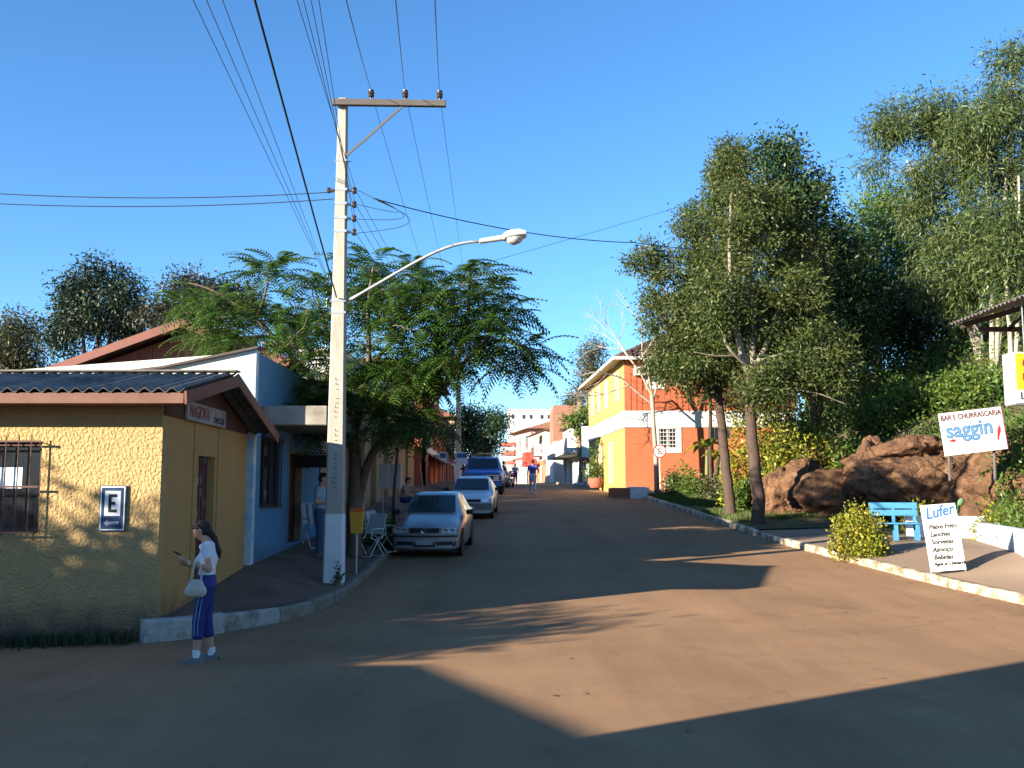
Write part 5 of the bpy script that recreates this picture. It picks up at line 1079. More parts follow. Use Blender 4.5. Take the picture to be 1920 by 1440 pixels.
# ------------------------------------------------------------------ vehicles
TYRE = M('tyre', (.018, .018, .018), .85, .1); RIM = M('wheel_rim', (.40, .40, .42), .4, .1, metal=.7); BLK = M('black_trim', (.02, .02, .022), .55, .05); CGL = M('car_glass', (.012, .016, .02), .13, 0, spec=.8)
LAMP = M('headlamp', (.55, .58, .62), .12, .05, metal=.4, spec=.8); CHR = M('chrome', (.7, .7, .72), .15, 0, metal=1)
def vehicle(name, label, cat, loc, rotz, paint, S, nose, wheels, wr=.29, group=None, roofline=None, front=None):
    """S: stations (y, zb, zbelt, ztop, w, wtop); local front is -y. nose = (y0, curve)"""
    t = thing(name, label, cat, loc, rotz, group); W = max(s[4] for s in S)
    def pt(y, x, z): 
        k = max(0, min(1, (S[0][0] + 1.1 - y) / 1.1)); return Vector((x, y + nose * (abs(x) / W) ** 2.2 * (.35 + .65 * k), z))
    fr_ = [-1, -.75, -.45, 0, .45, .75, 1]
    def sec(s):
        y, zb, zm, zt, w_, wt = s; h = []
        for f_ in fr_: h.append((f_ * w_ * .86, zb))
        h += [(w_ * .97, zb + .05), (w_, zb + (zm - zb) * .45), (w_ * .985, zm - .04), (w_ * .95, zm)]
        h += [(wt, zt - .05), (wt * .94, zt - .012)] + [(f_ * wt * .94, zt + .015 * (1 - f_ * f_)) for f_ in reversed(fr_[1:-1])] + [(-wt * .94, zt - .012), (-wt, zt - .05)]
        h += [(-w_ * .95, zm), (-w_ * .985, zm - .04), (-w_, zb + (zm - zb) * .45), (-w_ * .97, zb + .05)]
        return [pt(y, x, z) for x, z in h]
    R_ = [sec(s) for s in S]; mb = MB(); mb.grid([r + [r[0]] for r in R_])
    for r in (R_[0], R_[-1]):   # caps as strips so that the nose curves
        n = len(r); bot = r[0:7]; top = [r[16 - i] for i in range(5)]; a = [r[10], r[11], r[12]] ; 
        # fan of quads left-right
        L = [r[0], r[22], r[21], r[20], r[19], r[18], r[17]]; Rr = [r[6], r[7], r[8], r[9], r[10], r[11], r[12]]; rows = []
        for p_, q_ in zip(L, Rr):
            row = []
            for f_ in np.linspace(0, 1, 9):
                x = p_.x + (q_.x - p_.x) * f_; yb = (p_.y - nose * (abs(p_.x) / W) ** 2.2 * (1 if r is R_[0] else .35)); row.append(Vector((x, yb + nose * (abs(x) / W) ** 2.2 * (1 if r is R_[0] else .35), p_.z)))
            rows.append(row)
        mb.grid(rows)
    body = mb.build('body', paint, t, smooth='auto')
    def fpatch(nm, x0, x1, z0, z1, mat, off=.012, th=.02, ys=None, skew=0, parent=None):
        y0 = S[0][0] if ys is None else ys; m = MB(); fr__ = np.linspace(0, 1, 6)
        A = [[Vector((x0 + (x1 - x0) * a, y0 - off - skew * (z - z0) * -1 + nose * (abs(x0 + (x1 - x0) * a) / W) ** 2.2, z)) for a in fr__] for z in (z0, z1)]
        B = [[p + Vector((0, th, 0)) for p in r] for r in A]
        m.grid([B[0], A[0], A[1], B[1]]); m.add([A[0][0], A[1][0], B[1][0], B[0][0]], [(0, 1, 2, 3)]); m.add([A[0][-1], A[1][-1], B[1][-1], B[0][-1]], [(3, 2, 1, 0)])
        return m.build(nm, mat, parent or t)
    def pane(nm, quad, mat=CGL, off=.008, inset=.06, par=None):
        a, b, c_, d_ = [Vector(p) for p in quad]; n = (b - a).cross(d_ - a).normalized(); ce = (a + b + c_ + d_) / 4
        if n.dot(ce - Vector((0, 0, .6))) < 0: n = -n
        m = MB(); g = []
        for v in np.linspace(0, 1, 4):
            l_ = a.lerp(d_, v); r_ = b.lerp(c_, v); row = []
            for u in np.linspace(0, 1, 7): row.append(l_.lerp(r_, inset * .6 + u * (1 - 1.2 * inset)) + n * (off + .02 * (1 - (2 * u - 1) ** 2) * 0))
            g.append(row)
        m.grid(g); return m.build(nm, mat, t, smooth=True)
    # screens and side glass from the loft stations
    iw = next(i for i in range(len(S) - 1) if S[i + 1][3] - S[i][3] > .25)
    s0, s1 = S[iw], S[iw + 1]
    def lerpS(f): return [s0[k] + (s1[k] - s0[k]) * f for k in range(6)]
    a, b = lerpS(.06), lerpS(.93)
    rows = []
    for f_ in np.linspace(0, 1, 5):
        q = [a[k] + (b[k] - a[k]) * f_ for k in range(6)]; row = []
        for u in np.linspace(-.9, .9, 9):
            x = u * q[5]; p_ = pt(q[0], x, q[3] + .015); row.append(p_ + Vector((0, -.012, .012)))
        rows.append(row)
    m = MB(); m.grid(rows); ws = m.build('windscreen', CGL, t, smooth=True)
    for k, (x0, x1) in enumerate(((-.55, .05), (.08, .62))):
        m = MB(); p0 = pt(a[0], x0 * a[5], a[3] + .035); p1 = pt(a[0] + .03, x1 * a[5], a[3] + .06); m.tube([p0 + Vector((0, -.03, .01)), p1 + Vector((0, -.02, .02))], .009, 5); m.build('wiper', BLK, ws)
    cab = [s for s in S[iw + 1:] if s[3] - s[2] > .25]
    for sg_ in (-1, 1):
        for i in range(len(cab) - 1):
            u, v = cab[i], cab[i + 1]; lo = .09; q = [pt(u[0] + .05, sg_ * (u[4] * .95), u[2] + .02), pt(v[0] - .05, sg_ * (v[4] * .95), v[2] + .02), pt(v[0] - .05, sg_ * v[5] * 1.0, v[3] - .09), pt(u[0] + .05, sg_ * u[5] * 1.0, u[3] - .09)]
            pane('side_window', q, off=.006, inset=.05)
        q = [pt(s0[0] + .35, sg_ * s0[4] * .95, s0[2] + .02), pt(s1[0], sg_ * s1[4] * .95, s1[2] + .02), pt(s1[0], sg_ * s1[5], s1[3] - .1), pt(s1[0] - .06, sg_ * s1[5], s1[3] - .12)]; pane('quarter_window', q, off=.006, inset=.03)
        for yw in wheels:
            wx = sg_ * (W - .09); m = MB(); m.lathe((wx, yw, wr), [(wr * .6, -.09), (wr * .94, -.09), (wr, -.06), (wr, .06), (wr * .94, .09), (wr * .6, .09)], 22, 'x'); wo = m.build('wheel', TYRE, t, smooth='auto')
            m = MB(); m.lathe((wx + sg_ * .05, yw, wr), [(0, .03 * sg_), (wr * .2, .03 * sg_), (wr * .5, .0), (wr * .62, .03 * sg_), (wr * .62, -.02)], 18, 'x'); m.build('rim', RIM, wo, smooth='auto')
            m = MB(); m.lathe((sg_ * (W - .003), yw, wr + .02), [(0, .0045 * sg_), (wr * 1.2, .0045 * sg_)], 24, 'x'); m.build('wheel_arch', BLK, t)
        m = MB(); mp2 = pt(s0[0] + .32, sg_ * (W * .97), s0[2] + .05); m.obox(mp2 + Vector((sg_ * .11, -.02, .06)), (.17, .09, .12)); m.build('mirror', BLK, t, bevel=.02)
    m = MB(); m.box(-W * .9, W * .9, S[0][0] + .25, S[-1][0] - .1, .12, S[1][1] + .03); m.build('underbody', BLK, t)
    if front: front(t, fpatch, W, S)
    return t
SILV = M('silver_paint', (.25, .26, .28), .34, .04, 60, metal=.3, spec=.5, coat=.7); WHP = M('white_car_paint', (.62, .65, .70), .35, .03, 20, coat=.5, spec=.5); BLP = M('blue_truck_paint', (.03, .13, .45), .4, .08, 10, coat=.25, spec=.4); DRK = M('dark_car_paint', (.03, .032, .038), .3, .05, 20, coat=.6); GRB = M('greybrown_bumper', (.16, .15, .14), .6, .08)
hatch = [(-1.93, .24, .52, .60, .72, .66), (-1.88, .19, .58, .69, .78, .70), (-1.62, .18, .66, .78, .81, .70), (-1.1, .18, .78, .885, .82, .69), (-.78, .18, .86, .94, .825, .67), (-.02, .18, .90, 1.36, .825, .565), (.55, .18, .92, 1.41, .825, .57), (1.25, .18, .94, 1.38, .82, .55), (1.78, .22, .95, 1.05, .79, .62), (1.92, .3, .8, .86, .72, .6)]
PLATE = M('number_plate', (.30, .33, .33), .5, .1)
def gol_front(t, fp, W, S):
    fp('grille', -.34, .34, .585, .69, BLK, .018, .05, skew=.35)
    g = thing; m = MB(); y = S[0][0] + .0
    m.lathe((0, y - .028, .64), [(.052, -.006), (.062, -.008), (.062, .004), (.05, .004)], 22, 'y'); e = m.build('emblem', CHR, t)
    m = MB()
    for a, b in (((-.032, .036), (-.0, -.002)), ((.032, .036), (0, -.002)), ((-.046, .012), (-.022, -.042)), ((-.022, -.042), (0, -.006)), ((0, -.006), (.022, -.042)), ((.022, -.042), (.046, .012))): m.beam((a[0], y - .036, .64 + a[1]), (b[0], y - .036, .64 + b[1]), .004, .010, (0, 1, 0))
    m.build('emblem_strokes', CHR, e)
    for s in (-1, 1):
        h = fp('headlight', min(s * .40, s * .74), max(s * .40, s * .74), .575, .70, LAMP, .02, .08, skew=.5)
        for x in (.49, .64):
            m = MB(); m.lathe((s * x, S[0][0] - .028 + .17 * (x / W) ** 2.2 + .03, .638), [(0, .0), (.045, .0), (.05, -.012)], 14, 'y'); m.build('reflector', CHR, h)
        fp('indicator', min(s * .745, s * .775), max(s * .745, s * .775), .585, .68, M('amber', (.5, .2, .03), .3, .05), .02, .08, skew=.5)
        fp('fog_recess', min(s * .27, s * .66), max(s * .27, s * .66), .30, .385, BLK, .014, .05)
    fp('bumper_strip', -.76, .76, .485, .525, BLK, .022, .05)
    fp('air_intake', -.25, .25, .26, .37, BLK, .014, .05)
    p = fp('number_plate', -.2, .2, .315, .435, PLATE, .03, .012)
    fp('front_lip', -.72, .72, .235, .262, SILV, .03, .05)
def gpos(y, x): return (x, y, rz(y) + .0)
def slope_set(o, y0, y1):
    o.rotation_euler.x = math.atan2(rz(y1) - rz(y0), y1 - y0); return o
GOL_Y = 25.3
slope_set(vehicle('hatchback_car', 'silver hatchback parked nearest, facing down the street', 'car', (-1.93, GOL_Y, rz(GOL_Y)), R(-3), SILV, hatch, .17, (-1.2, 1.28), .29, front=gol_front), 23, 27.5)
sedan = [(-2.1, .30, .56, .64, .72, .66), (-2.06, .22, .60, .72, .79, .72), (-1.9, .2, .66, .78, .82, .74), (-1.2, .2, .80, .86, .83, .74), (-.85, .2, .86, .90, .83, .72), (-.1, .2, .89, 1.32, .83, .60), (.5, .2, .9, 1.37, .83, .6), (1.15, .2, .91, 1.34, .83, .58), (1.75, .2, .92, .98, .82, .7), (2.1, .25, .88, .94, .8, .7), (2.15, .4, .75, .82, .74, .66)]
def sed_front(t, fp, W, S):
    fp('grille', -.42, .42, .60, .695, BLK, .018, .05, skew=.2)
    for s in (-1, 1):
        fp('headlight', min(s * .43, s * .70), max(s * .43, s * .70), .60, .715, LAMP, .02, .06, skew=.2); fp('indicator', min(s * .705, s * .76), max(s * .705, s * .76), .605, .705, M('clear_amber', (.5, .35, .2), .3, .05), .02, .06, skew=.2)
    fp('bumper', -.8, .8, .33, .56, GRB, .05, .09); fp('number_plate', -.2, .2, .36, .47, PLATE, .058, .012)
WY = 36.6
slope_set(vehicle('sedan_car', 'white car parked behind the silver hatchback', 'car', (-1.42, WY, rz(WY)), R(-2), WHP, sedan, .1, (-1.3, 1.25), .3, front=sed_front), 34, 39)
truck = [(-2.45, .45, .90, 1.02, .90, .86), (-2.42, .42, .98, 1.1, .96, .90), (-2.2, .42, 1.05, 1.16, .99, .9), (-1.4, .42, 1.12, 1.20, 1.0, .88), (-1.1, .42, 1.15, 1.22, 1.0, .86), (-.6, .42, 1.18, 1.78, 1.0, .74), (0, .42, 1.2, 1.84, 1.0, .75), (.6, .42, 1.2, 1.8, 1.0, .73), (.72, .42, 1.16, 1.24, 1.0, .93), (.8, .42, 1.10, 1.16, 1.0, .94), (2.5, .45, 1.1, 1.15, 1.0, .94), (2.55, .6, .95, 1.02, .96, .92)]
def trk_front(t, fp, W, S):
    fp('grille', -.86, .86, .70, .93, BLK, .02, .05)
    for z in (.695, .93): fp('grille_trim', -.88, .88, z, z + .03, CHR, .03, .05)
    for s in (-1, 1): fp('headlight', min(s * .56, s * .82), max(s * .56, s * .82), .74, .9, LAMP, .035, .06)
    fp('bumper', -.97, .97, .44, .62, BLP, .09, .1)
    m = MB()
    for y in (-.35, .35):
        m.beam((-.9, y, 2.02), (1.02, y, 2.02), .06, .05)
        for x in (-.66, .66): m.box(x - .02, x + .02, y - .02, y + .02, 1.8, 1.998)
    m.build('roof_rack', BLK, t)
    m = MB(); m.lathe((0, S[0][0] - .03, .82), [(0, -.01), (.06, -.01), (.06, .0)], 14, 'y'); m.build('emblem', CHR, t)
TY = 51.2
slope_set(vehicle('pickup_truck', 'blue pickup truck with a roof rack parked up the street', 'pickup truck', (-1.42, TY, rz(TY)), R(-1), BLP, truck, .1, (-1.6, 1.6), .38, front=trk_front), 48, 54)
vehicle('hatchback_car', 'dark car parked beyond the blue pickup', 'car', (-1.0, 62.5, rz(62.5)), R(-2), DRK, hatch, .17, (-1.2, 1.28), .29, front=sed_front)
# motorcycle
mc = thing('motorcycle', 'small red motorcycle standing beyond the pickup', 'motorcycle', (-.05, 63.0, rz(63)), R(-10))
for y in (-.6, .6):
    m = MB(); m.lathe((0, y, .3), [(.22, -.04), (.3, -.04), (.3, .04), (.22, .04), (.22, -.04)], 20, 'x'); wo = m.build('wheel', TYRE, mc); m = MB()
    for k in range(8): m.cyl((0, y, .3), (0, y + .23 * math.cos(k * .785), .3 + .23 * math.sin(k * .785)), .008, n=4)
    m.build('spokes', CHR, wo)
m = MB(); m.tube([(0, -.6, .3), (0, -.42, .72), (0, -.36, .95)], .03, 8); m.build('fork', CHR, mc)
m = MB(); m.tube([(-.34, -.25, 1.02), (-.1, -.36, .97), (.1, -.36, .97), (.34, -.25, 1.02)], .016, 6); m.build('handlebar', BLK, mc)
m = MB(); m.tube([(0, -.4, .75), (0, -.1, .78), (0, .15, .72)], [.08, .14, .1], 10); m.build('fuel_tank', INKR, mc, smooth=True)
m = MB(); m.tube([(0, .1, .76), (0, .4, .78), (0, .7, .82)], [.1, .12, .08], 10); m.build('seat', BLK, mc, smooth=True)
m = MB(); m.obox((0, .0, .42), (.22, .4, .3)); m.beam((0, -.05, .4), (0, .6, .3), .05, .05); m.build('engine', RIM, mc, bevel=.03)
m = MB(); m.lathe((0, -.48, .86), [(0, -.05), (.08, -.05), (.07, .05), (0, .06)], 12, 'y'); m.build('headlight', LAMP, mc)
# ------------------------------------------------------------------ people (distance-field bodies meshed as one surface)
def surface_nets(F, lo, h):
    S = F < 0; cnt = np.zeros(tuple(n - 1 for n in F.shape), int)
    C = [(i, j, k) for i in (0, 1) for j in (0, 1) for k in (0, 1)]
    sl_ = lambda c: tuple(slice(c[a], F.shape[a] - 1 + c[a]) for a in range(3))
    for c in C: cnt += S[sl_(c)]
    act = (cnt > 0) & (cnt < 8); idx = np.full(act.shape, -1); ijk = np.argwhere(act); idx[act] = np.arange(len(ijk))
    acc = np.zeros((len(ijk), 3)); n = np.zeros(len(ijk))
    for a in C:
        for ax in range(3):
            if a[ax]: continue
            b = list(a); b[ax] = 1
            fa = F[tuple((ijk + a).T)]; fb = F[tuple((ijk + b).T)]; m = (fa < 0) != (fb < 0); t = np.where(m, fa / np.where(fa == fb, 1, fa - fb), 0)
            p = np.array(a, float) + t[:, None] * (np.array(b) - np.array(a)); acc[m] += p[m]; n[m] += 1
    V = np.array(lo) + h * (ijk + acc / n[:, None]); Q = []
    for ax in range(3):
        o1, o2 = [(1, 2), (2, 0), (0, 1)][ax]; sh = [slice(None)] * 3; s2 = [slice(None)] * 3
        sh[ax] = slice(0, -1); s2[ax] = slice(1, None); d = S[tuple(sh)] != S[tuple(s2)]; e = np.argwhere(d)
        e = e[(e[:, o1] > 0) & (e[:, o2] > 0) & (e[:, o1] < F.shape[o1] - 1) & (e[:, o2] < F.shape[o2] - 1)]
        u = np.zeros(3, int); u[o1] = 1; v = np.zeros(3, int); v[o2] = 1
        q = np.stack([idx[tuple((e - k).T)] for k in (u + v, v, 0 * u, u)], 1); fl = ~S[tuple(e.T)]; q[fl] = q[fl][:, ::-1]; Q.append(q)
    Q = np.concatenate(Q); return V, Q[(Q >= 0).all(1)]
def caps(X, a, b, ra, rb, sq=None):
    a = np.array(a, float); b = np.array(b, float); d = b - a; L2 = max(1e-9, d @ d)
    t = np.clip(((X[0] - a[0]) * d[0] + (X[1] - a[1]) * d[1] + (X[2] - a[2]) * d[2]) / L2, 0, 1)
    dx, dy, dz = X[0] - a[0] - t * d[0], X[1] - a[1] - t * d[1], X[2] - a[2] - t * d[2]
    if sq: dx, dy, dz = dx / sq[0], dy / sq[1], dz / sq[2]
    return np.sqrt(dx * dx + dy * dy + dz * dz) - (ra + t * (rb - ra))
def smin(a, b, k): h = np.clip(.5 + .5 * (b - a) / k, 0, 1); return b * (1 - h) + a * h - k * h * (1 - h)
def sdf_part(name, prims, mat, parent, h, k=.025, cut=None, pad=.05):
    P = np.array([p for q in prims for p in (q[0], q[1])]); r = max(max(q[2], q[3]) for q in prims) + pad
    lo = P.min(0) - r; hi = P.max(0) + r; ax = [np.arange(lo[i], hi[i] + h, h) for i in range(3)]; X = np.meshgrid(*ax, indexing='ij'); F = None
    for q in prims:
        f = caps(X, *q); F = f if F is None else smin(F, f, k)
    if cut is not None: F = np.maximum(F, cut(X))
    V, Q = surface_nets(F, lo, h); return fast_mesh(name, V, Q, mat, parent, smooth=True, local=False)
SKIN = M('skin', (.50, .27, .18), .6, .06, 20, spec=.3)
def human(label, loc, rotz, J, shirt, trousers, shoe, hair, h=.012, female=False, sleeve=.5, short=0, skin=None, longhair=False, scale=1, fine=False):
    """J: joints in local coordinates, facing +y"""
    t = thing('person', label, 'person', loc, rotz); t.scale = (scale,) * 3; sk = skin or SKIN
    g = lambda n: Vector(J[n]); pe, ch, ne, hd = g('pelvis'), g('chest'), g('neck'), g('head')
    up = (hd - ne).normalized(); fw = Vector(J.get('face', (0, 1, 0))).normalized(); sd_ = fw.cross(up).normalized(); fw = up.cross(sd_).normalized()
    W_ = .84 if female else 1
    B = []; T = (1.35, .9, 1)
    B.append((pe, pe.lerp(ch, .5), .115, .105 * W_, T)); B.append((pe.lerp(ch, .5), ch, .105 * W_, .125 * W_, T)); B.append((ch, ne - up * .04, .125 * W_, .07))
    B.append((ne - up * .05, hd - up * .03, .052, .05))
    B.append((hd + up * .035 - fw * .015, hd + up * .03 + fw * .01, .082, .08)); B.append((hd + fw * .015, hd - up * .065 + fw * .035, .075, .042)); B.append((hd + fw * .078 + up * .02, hd + fw * .1 - up * .02, .008, .014)); B.append((hd + fw * .07 - up * .05 - sd_ * .015, hd + fw * .07 - up * .05 + sd_ * .015, .014, .014))
    for s in (-1, 1): B.append((hd + sd_ * (s * .078) + up * .012, hd + sd_ * (s * .08) - up * .02, .014, .01))
    SH, TR = [], []
    for s, c in ((-1, 'l'), (1, 'r')):
        sh, el, wr = g('sh' + c), g('el' + c), g('wr' + c); hi_, kn, an, to = g('hip' + c), g('kn' + c), g('an' + c), g('to' + c)
        B.append((ch.lerp(ne, .6), sh, .06, .055)); B.append((sh, el, .05 * W_, .04 * W_)); B.append((el, wr, .04 * W_, .026))
        d = (wr - el).normalized(); hp = Vector(J.get('hand' + c, d)).normalized(); pn = Vector(J.get('palm' + c, (s * -1, 0, 0))).normalized(); ac_ = hp.cross(pn).normalized()
        pc = wr + hp * .05; B.append((wr + hp * .01, wr + hp * .075, .026, .03, (1, 1, 1)))
        curl = J.get('curl' + c, .35)
        for i, (o_, l_) in enumerate(((-.03, .055), (-.01, .068), (.012, .062), (.03, .048))):
            b0 = wr + hp * .08 + ac_ * o_; m1 = b0 + (hp * math.cos(curl) + pn * math.sin(curl)) * l_ * .55; m2 = m1 + (hp * math.cos(curl * 2.4) + pn * math.sin(curl * 2.4)) * l_ * .5
            B.append((b0 - hp * .02, m1, .0105, .0095)); B.append((m1, m2, .0095, .0075))
        th = wr + hp * .03 - ac_ * .028; t1 = th + (hp * .7 - ac_ * .55 + pn * .4).normalized() * .04; B.append((th, t1, .013, .011)); B.append((t1, t1 + (hp + pn * .5).normalized() * .03, .011, .009))
        B.append((pe.lerp(hi_, .7), hi_, .1, .095)); B.append((hi_, kn, .088, .058)); B.append((kn, kn.lerp(an, .35), .055, .056)); B.append((kn.lerp(an, .35), an, .056, .036)); B.append((an, an.lerp(to, .6), .034, .016))
        SH.append((ch.lerp(ne, .62), sh, .072, .068)); SH.append((sh, sh.lerp(el, sleeve), .068 * W_, .066 * W_))
        e_ = kn.lerp(an, short) if short else an + Vector((0, 0, .04)); lg = 1 if female else 1.12
        TR.append((pe.lerp(hi_, .7), hi_, .112, .106)); TR.append((hi_, kn, .1 * lg, .068 * lg)); TR.append((kn, e_, .068 * lg, (.067 if short else .056 * lg)))
        so = MB(); f_ = (to - an); f_.z = 0; f_.normalize(); r_ = f_.cross(Vector((0, 0, 1))); gl = min(an.z, to.z) - .065; rows = []
        for u, wd, ht in ((-.092, .026, .08), (-.08, .042, .115), (-.02, .046, .125), (.05, .048, .11), (.12, .05, .085), (.175, .046, .07), (.2, .034, .05), (.208, .01, .03)):
            c_ = Vector((an.x, an.y, 0)) + f_ * u; zz = gl if not J.get('tiptoe' + c) else gl + (an.z - gl) * max(0, (.05 - u)) * .0
            rows.append([c_ + r_ * (wd * a) + Vector((0, 0, gl + ht * b)) for a, b in ((-1, 0), (-1, .45), (-.6, .9), (0, 1), (.6, .9), (1, .45), (1, 0), (-1, 0))])
        so.grid(rows); so.build('shoe', shoe, t, smooth=True)
    sdf_part('body', B, sk, t, h, .022)
    hem = pe.z + J.get('hem', -.02)
    T2 = [(pe - Vector((0, 0, .06)), pe.lerp(ch, .5), .132, .118 * W_, T), (pe.lerp(ch, .5), ch, .118 * W_, .14 * W_, T), (ch, ne - up * .075, .138 * W_, .075)]
    if female: T2.append((ch + Vector((-.07, .075, -.03)), ch + Vector((.07, .075, -.03)), .066, .066))
    nk = ne + up * -.015
    sdf_part('shirt', T2 + SH, shirt, t, h, .03, cut=lambda X: np.maximum(hem - X[2], (X[0] - nk.x) * up.x + (X[1] - nk.y) * up.y + (X[2] - nk.z) * up.z))
    wz = pe.z + .1; sdf_part('trousers', [(pe - Vector((0, 0, .02)), pe + Vector((0, 0, .12)), .124, .118, T)] + TR, trousers, t, h, .025, cut=lambda X: X[2] - wz)
    H_ = [(hd + up * .043 - fw * .02, hd + up * .046 + fw * .01, .087, .081), (hd - fw * .03 - up * .015, hd - fw * .03 + up * .03, .074, .08)]
    if longhair: H_ += [(hd - fw * .07 + up * .03, Vector((0, -.075, 1.45)), .05, .036), (Vector((0, -.075, 1.45)), Vector((0, -.13, 1.3)), .036, .032), (Vector((0, -.13, 1.3)), Vector((0, -.15, 1.22)), .032, .012)]
    sdf_part('hair', H_, hair, t, h, .03, cut=lambda X: -np.maximum(-((X[0] - hd.x) * fw.x + (X[1] - hd.y) * fw.y + (X[2] - hd.z) * fw.z) + .035 - 0 * X[0], ((X[0] - hd.x) * up.x + (X[1] - hd.y) * up.y + (X[2] - hd.z) * up.z) - .055))
    em = MB()
    for s in (-1, 1): c_ = hd + fw * .074 + sd_ * (s * .03) + up * .022; em.obox(c_, (.02, .02, .008))
    em.build('eyes', M('eye_dark', (.03, .02, .018), .4, 0), t)
    return t
def stand(**k):
    J = dict(pelvis=(0, 0, .93), chest=(0, 0, 1.24), neck=(0, 0, 1.45), head=(0, .02, 1.59), shl=(-.175, 0, 1.39), shr=(.175, 0, 1.39), ell=(-.22, -.03, 1.11), elr=(.22, -.03, 1.11), wrl=(-.23, .08, .88), wrr=(.23, .08, .88),
             hipl=(-.085, 0, .9), hipr=(.085, 0, .9), knl=(-.095, .02, .49), knr=(.095, .02, .49), anl=(-.1, 0, .085), anr=(.1, 0, .085), tol=(-.11, .13, .045), tor=(.11, .13, .045)); J.update(k); return J
DENIM = M('denim', (.30, .37, .45), .9, .15, 12); NAVY = M('navy_cloth', (.012, .028, .13), .8, .12, 12); TSH = M('white_tshirt', (.72, .72, .74), .85, .05, 8); BLKH = M('dark_hair', (.018, .011, .009), .55, .3, 60); SHOE = M('grey_shoe', (.17, .15, .135), .7, .15, 20)
# woman reading her phone
wp = at(382, 1236, 11.75)
J = stand(chest=(0, -.01, 1.22), neck=(0, .01, 1.43), head=(0, .075, 1.545), face=(0, .86, -.5), shl=(-.155, .0, 1.37), shr=(.155, .0, 1.37),
          ell=(-.19, -.06, 1.1), wrl=(-.13, .19, 1.17), elr=(.19, .0, 1.09), wrr=(.08, .22, 1.14), handl=(.12, .9, .3), palml=(.2, -.3, 1), handr=(-.25, .95, .25), palmr=(-.3, -.2, 1), curll=.55, curlr=.5,
          anl=(-.1, .07, .085), tol=(-.12, .2, .045), knl=(-.1, .06, .49), anr=(.1, -.07, .085), tor=(.13, .06, .045), knr=(.09, .0, .49), hem=.05)
FW = human('woman in white top and navy cropped leggings reading a phone in the road', (wp.x, 11.75, 0.004), R(97), J, TSH, M('legging_navy', (.012, .03, .16), .6, .1, 12), SHOE, BLKH, .0095, True, .42, .42, longhair=True, scale=.965)
for s, c in ((-1, 'l'), (1, 'r')):
    m = MB(); a = Vector(J['an' + c]); m.tube([a + Vector((0, -.002, -.02)), a + Vector((0, 0, .035)), a + Vector((0, .004, .075))], [.048, .044, .046], 12, cap=False); m.build('sock', TSH, FW, smooth=True)
m = MB()      # two pale piping lines on the near leg
for off in (.018, -.022):
    pts = []
    for f_ in np.linspace(0, 1, 12):
        a = Vector(J['hipl']).lerp(Vector(J['knl']), f_ / .72) if f_ < .72 else Vector(J['knl']).lerp(Vector(J['anl']), (f_ - .72) / .28 * .41); rr = np.interp(f_, [0, .72, 1], [.103, .071, .063]); pts.append(a + Vector((-rr * .985, off + .012, 0)))
    m.tube(pts, .0045, 5)
m.build('piping', M('piping_pale', (.25, .42, .5), .7, .05), FW)
m = MB(); m.tube([Vector(J['head']) + Vector((-.085, .0, .055)), Vector(J['head']) + Vector((-.07, .06, .085)), Vector(J['head']) + Vector((0, .075, .1)), Vector(J['head']) + Vector((.07, .06, .085)), Vector(J['head']) + Vector((.085, .0, .055))], [.012, .02, .014, .02, .012], 8); m.build('sunglasses', BLK, FW, smooth=True)
m = MB(); w_ = Vector(J['wrl']); m.tube([w_ + Vector((.03 * math.cos(a), -.01, .03 * math.sin(a))) for a in np.linspace(0, 2 * math.pi, 12)], .006, 6); m.build('watch', CHR, FW)
ph = thing('mobile_phone', 'small dark phone held in the hands of the woman', 'phone', FW.location, FW.rotation_euler.z)
m = MB(); m.obox(Vector((-.03, .33, 1.235)), (.055, .10, .012), e=(R(28), 0, 0)); m.build('case', BLK, ph, bevel=.004)
m = MB(); m.obox(Vector((-.03, .327, 1.2425)), (.046, .08, .002), e=(R(28), 0, 0)); m.build('screen', CGL, ph)
bg_ = thing('handbag', 'cream handbag hanging from the forearm of the woman', 'bag', FW.location, FW.rotation_euler.z)
CRM = M('cream_leather', (.50, .46, .38), .6, .1, 8)
bc = Vector((-.225, .075, .86))
sdf_part('bag_body', [(bc + Vector((0, -.06, -.04)), bc + Vector((0, .06, -.04)), .062, .062, (.8, 1, 1.1)), (bc + Vector((0, -.045, .05)), bc + Vector((0, .045, .05)), .035, .035, (.8, 1, 1.2))], CRM, bg_, .01, .04)
m = MB(); m.tube([bc + Vector((-.01, -.06, .05)), Vector((-.215, .02, 1.02)), Vector((-.2, .05, 1.15)), Vector((-.195, .1, 1.15)), Vector((-.21, .12, 1.02)), bc + Vector((-.01, .06, .05))], .011, 6); m.build('strap', CRM, bg_, smooth=True)
m = MB(); m.obox(bc + Vector((-.05, .0, -.01)), (.012, .09, .06)); m.build('flap', CRM, bg_, bevel=.01)
# man behind the pole
mp2 = at(600, 1050, 20.6)
J = stand(head=(0, .04, 1.59), face=(0, .9, -.4), ell=(-.23, -.02, 1.12), wrl=(-.05, .2, 1.12), elr=(.23, -.02, 1.12), wrr=(.05, .22, 1.1), handl=(.8, .5, 0), handr=(-.8, .5, 0), palml=(0, -1, 0), palmr=(0, -1, 0))
human('man in pale blue shirt and jeans standing behind the near power pole', (mp2.x, 20.6, swl(mp2.x, 20.6)), R(-100), J, M('pale_blue_shirt', (.30, .36, .42), .85, .08, 6), M('blue_jeans', (.05, .09, .16), .9, .15, 10), SHOE, BLKH, .014, sleeve=.55)
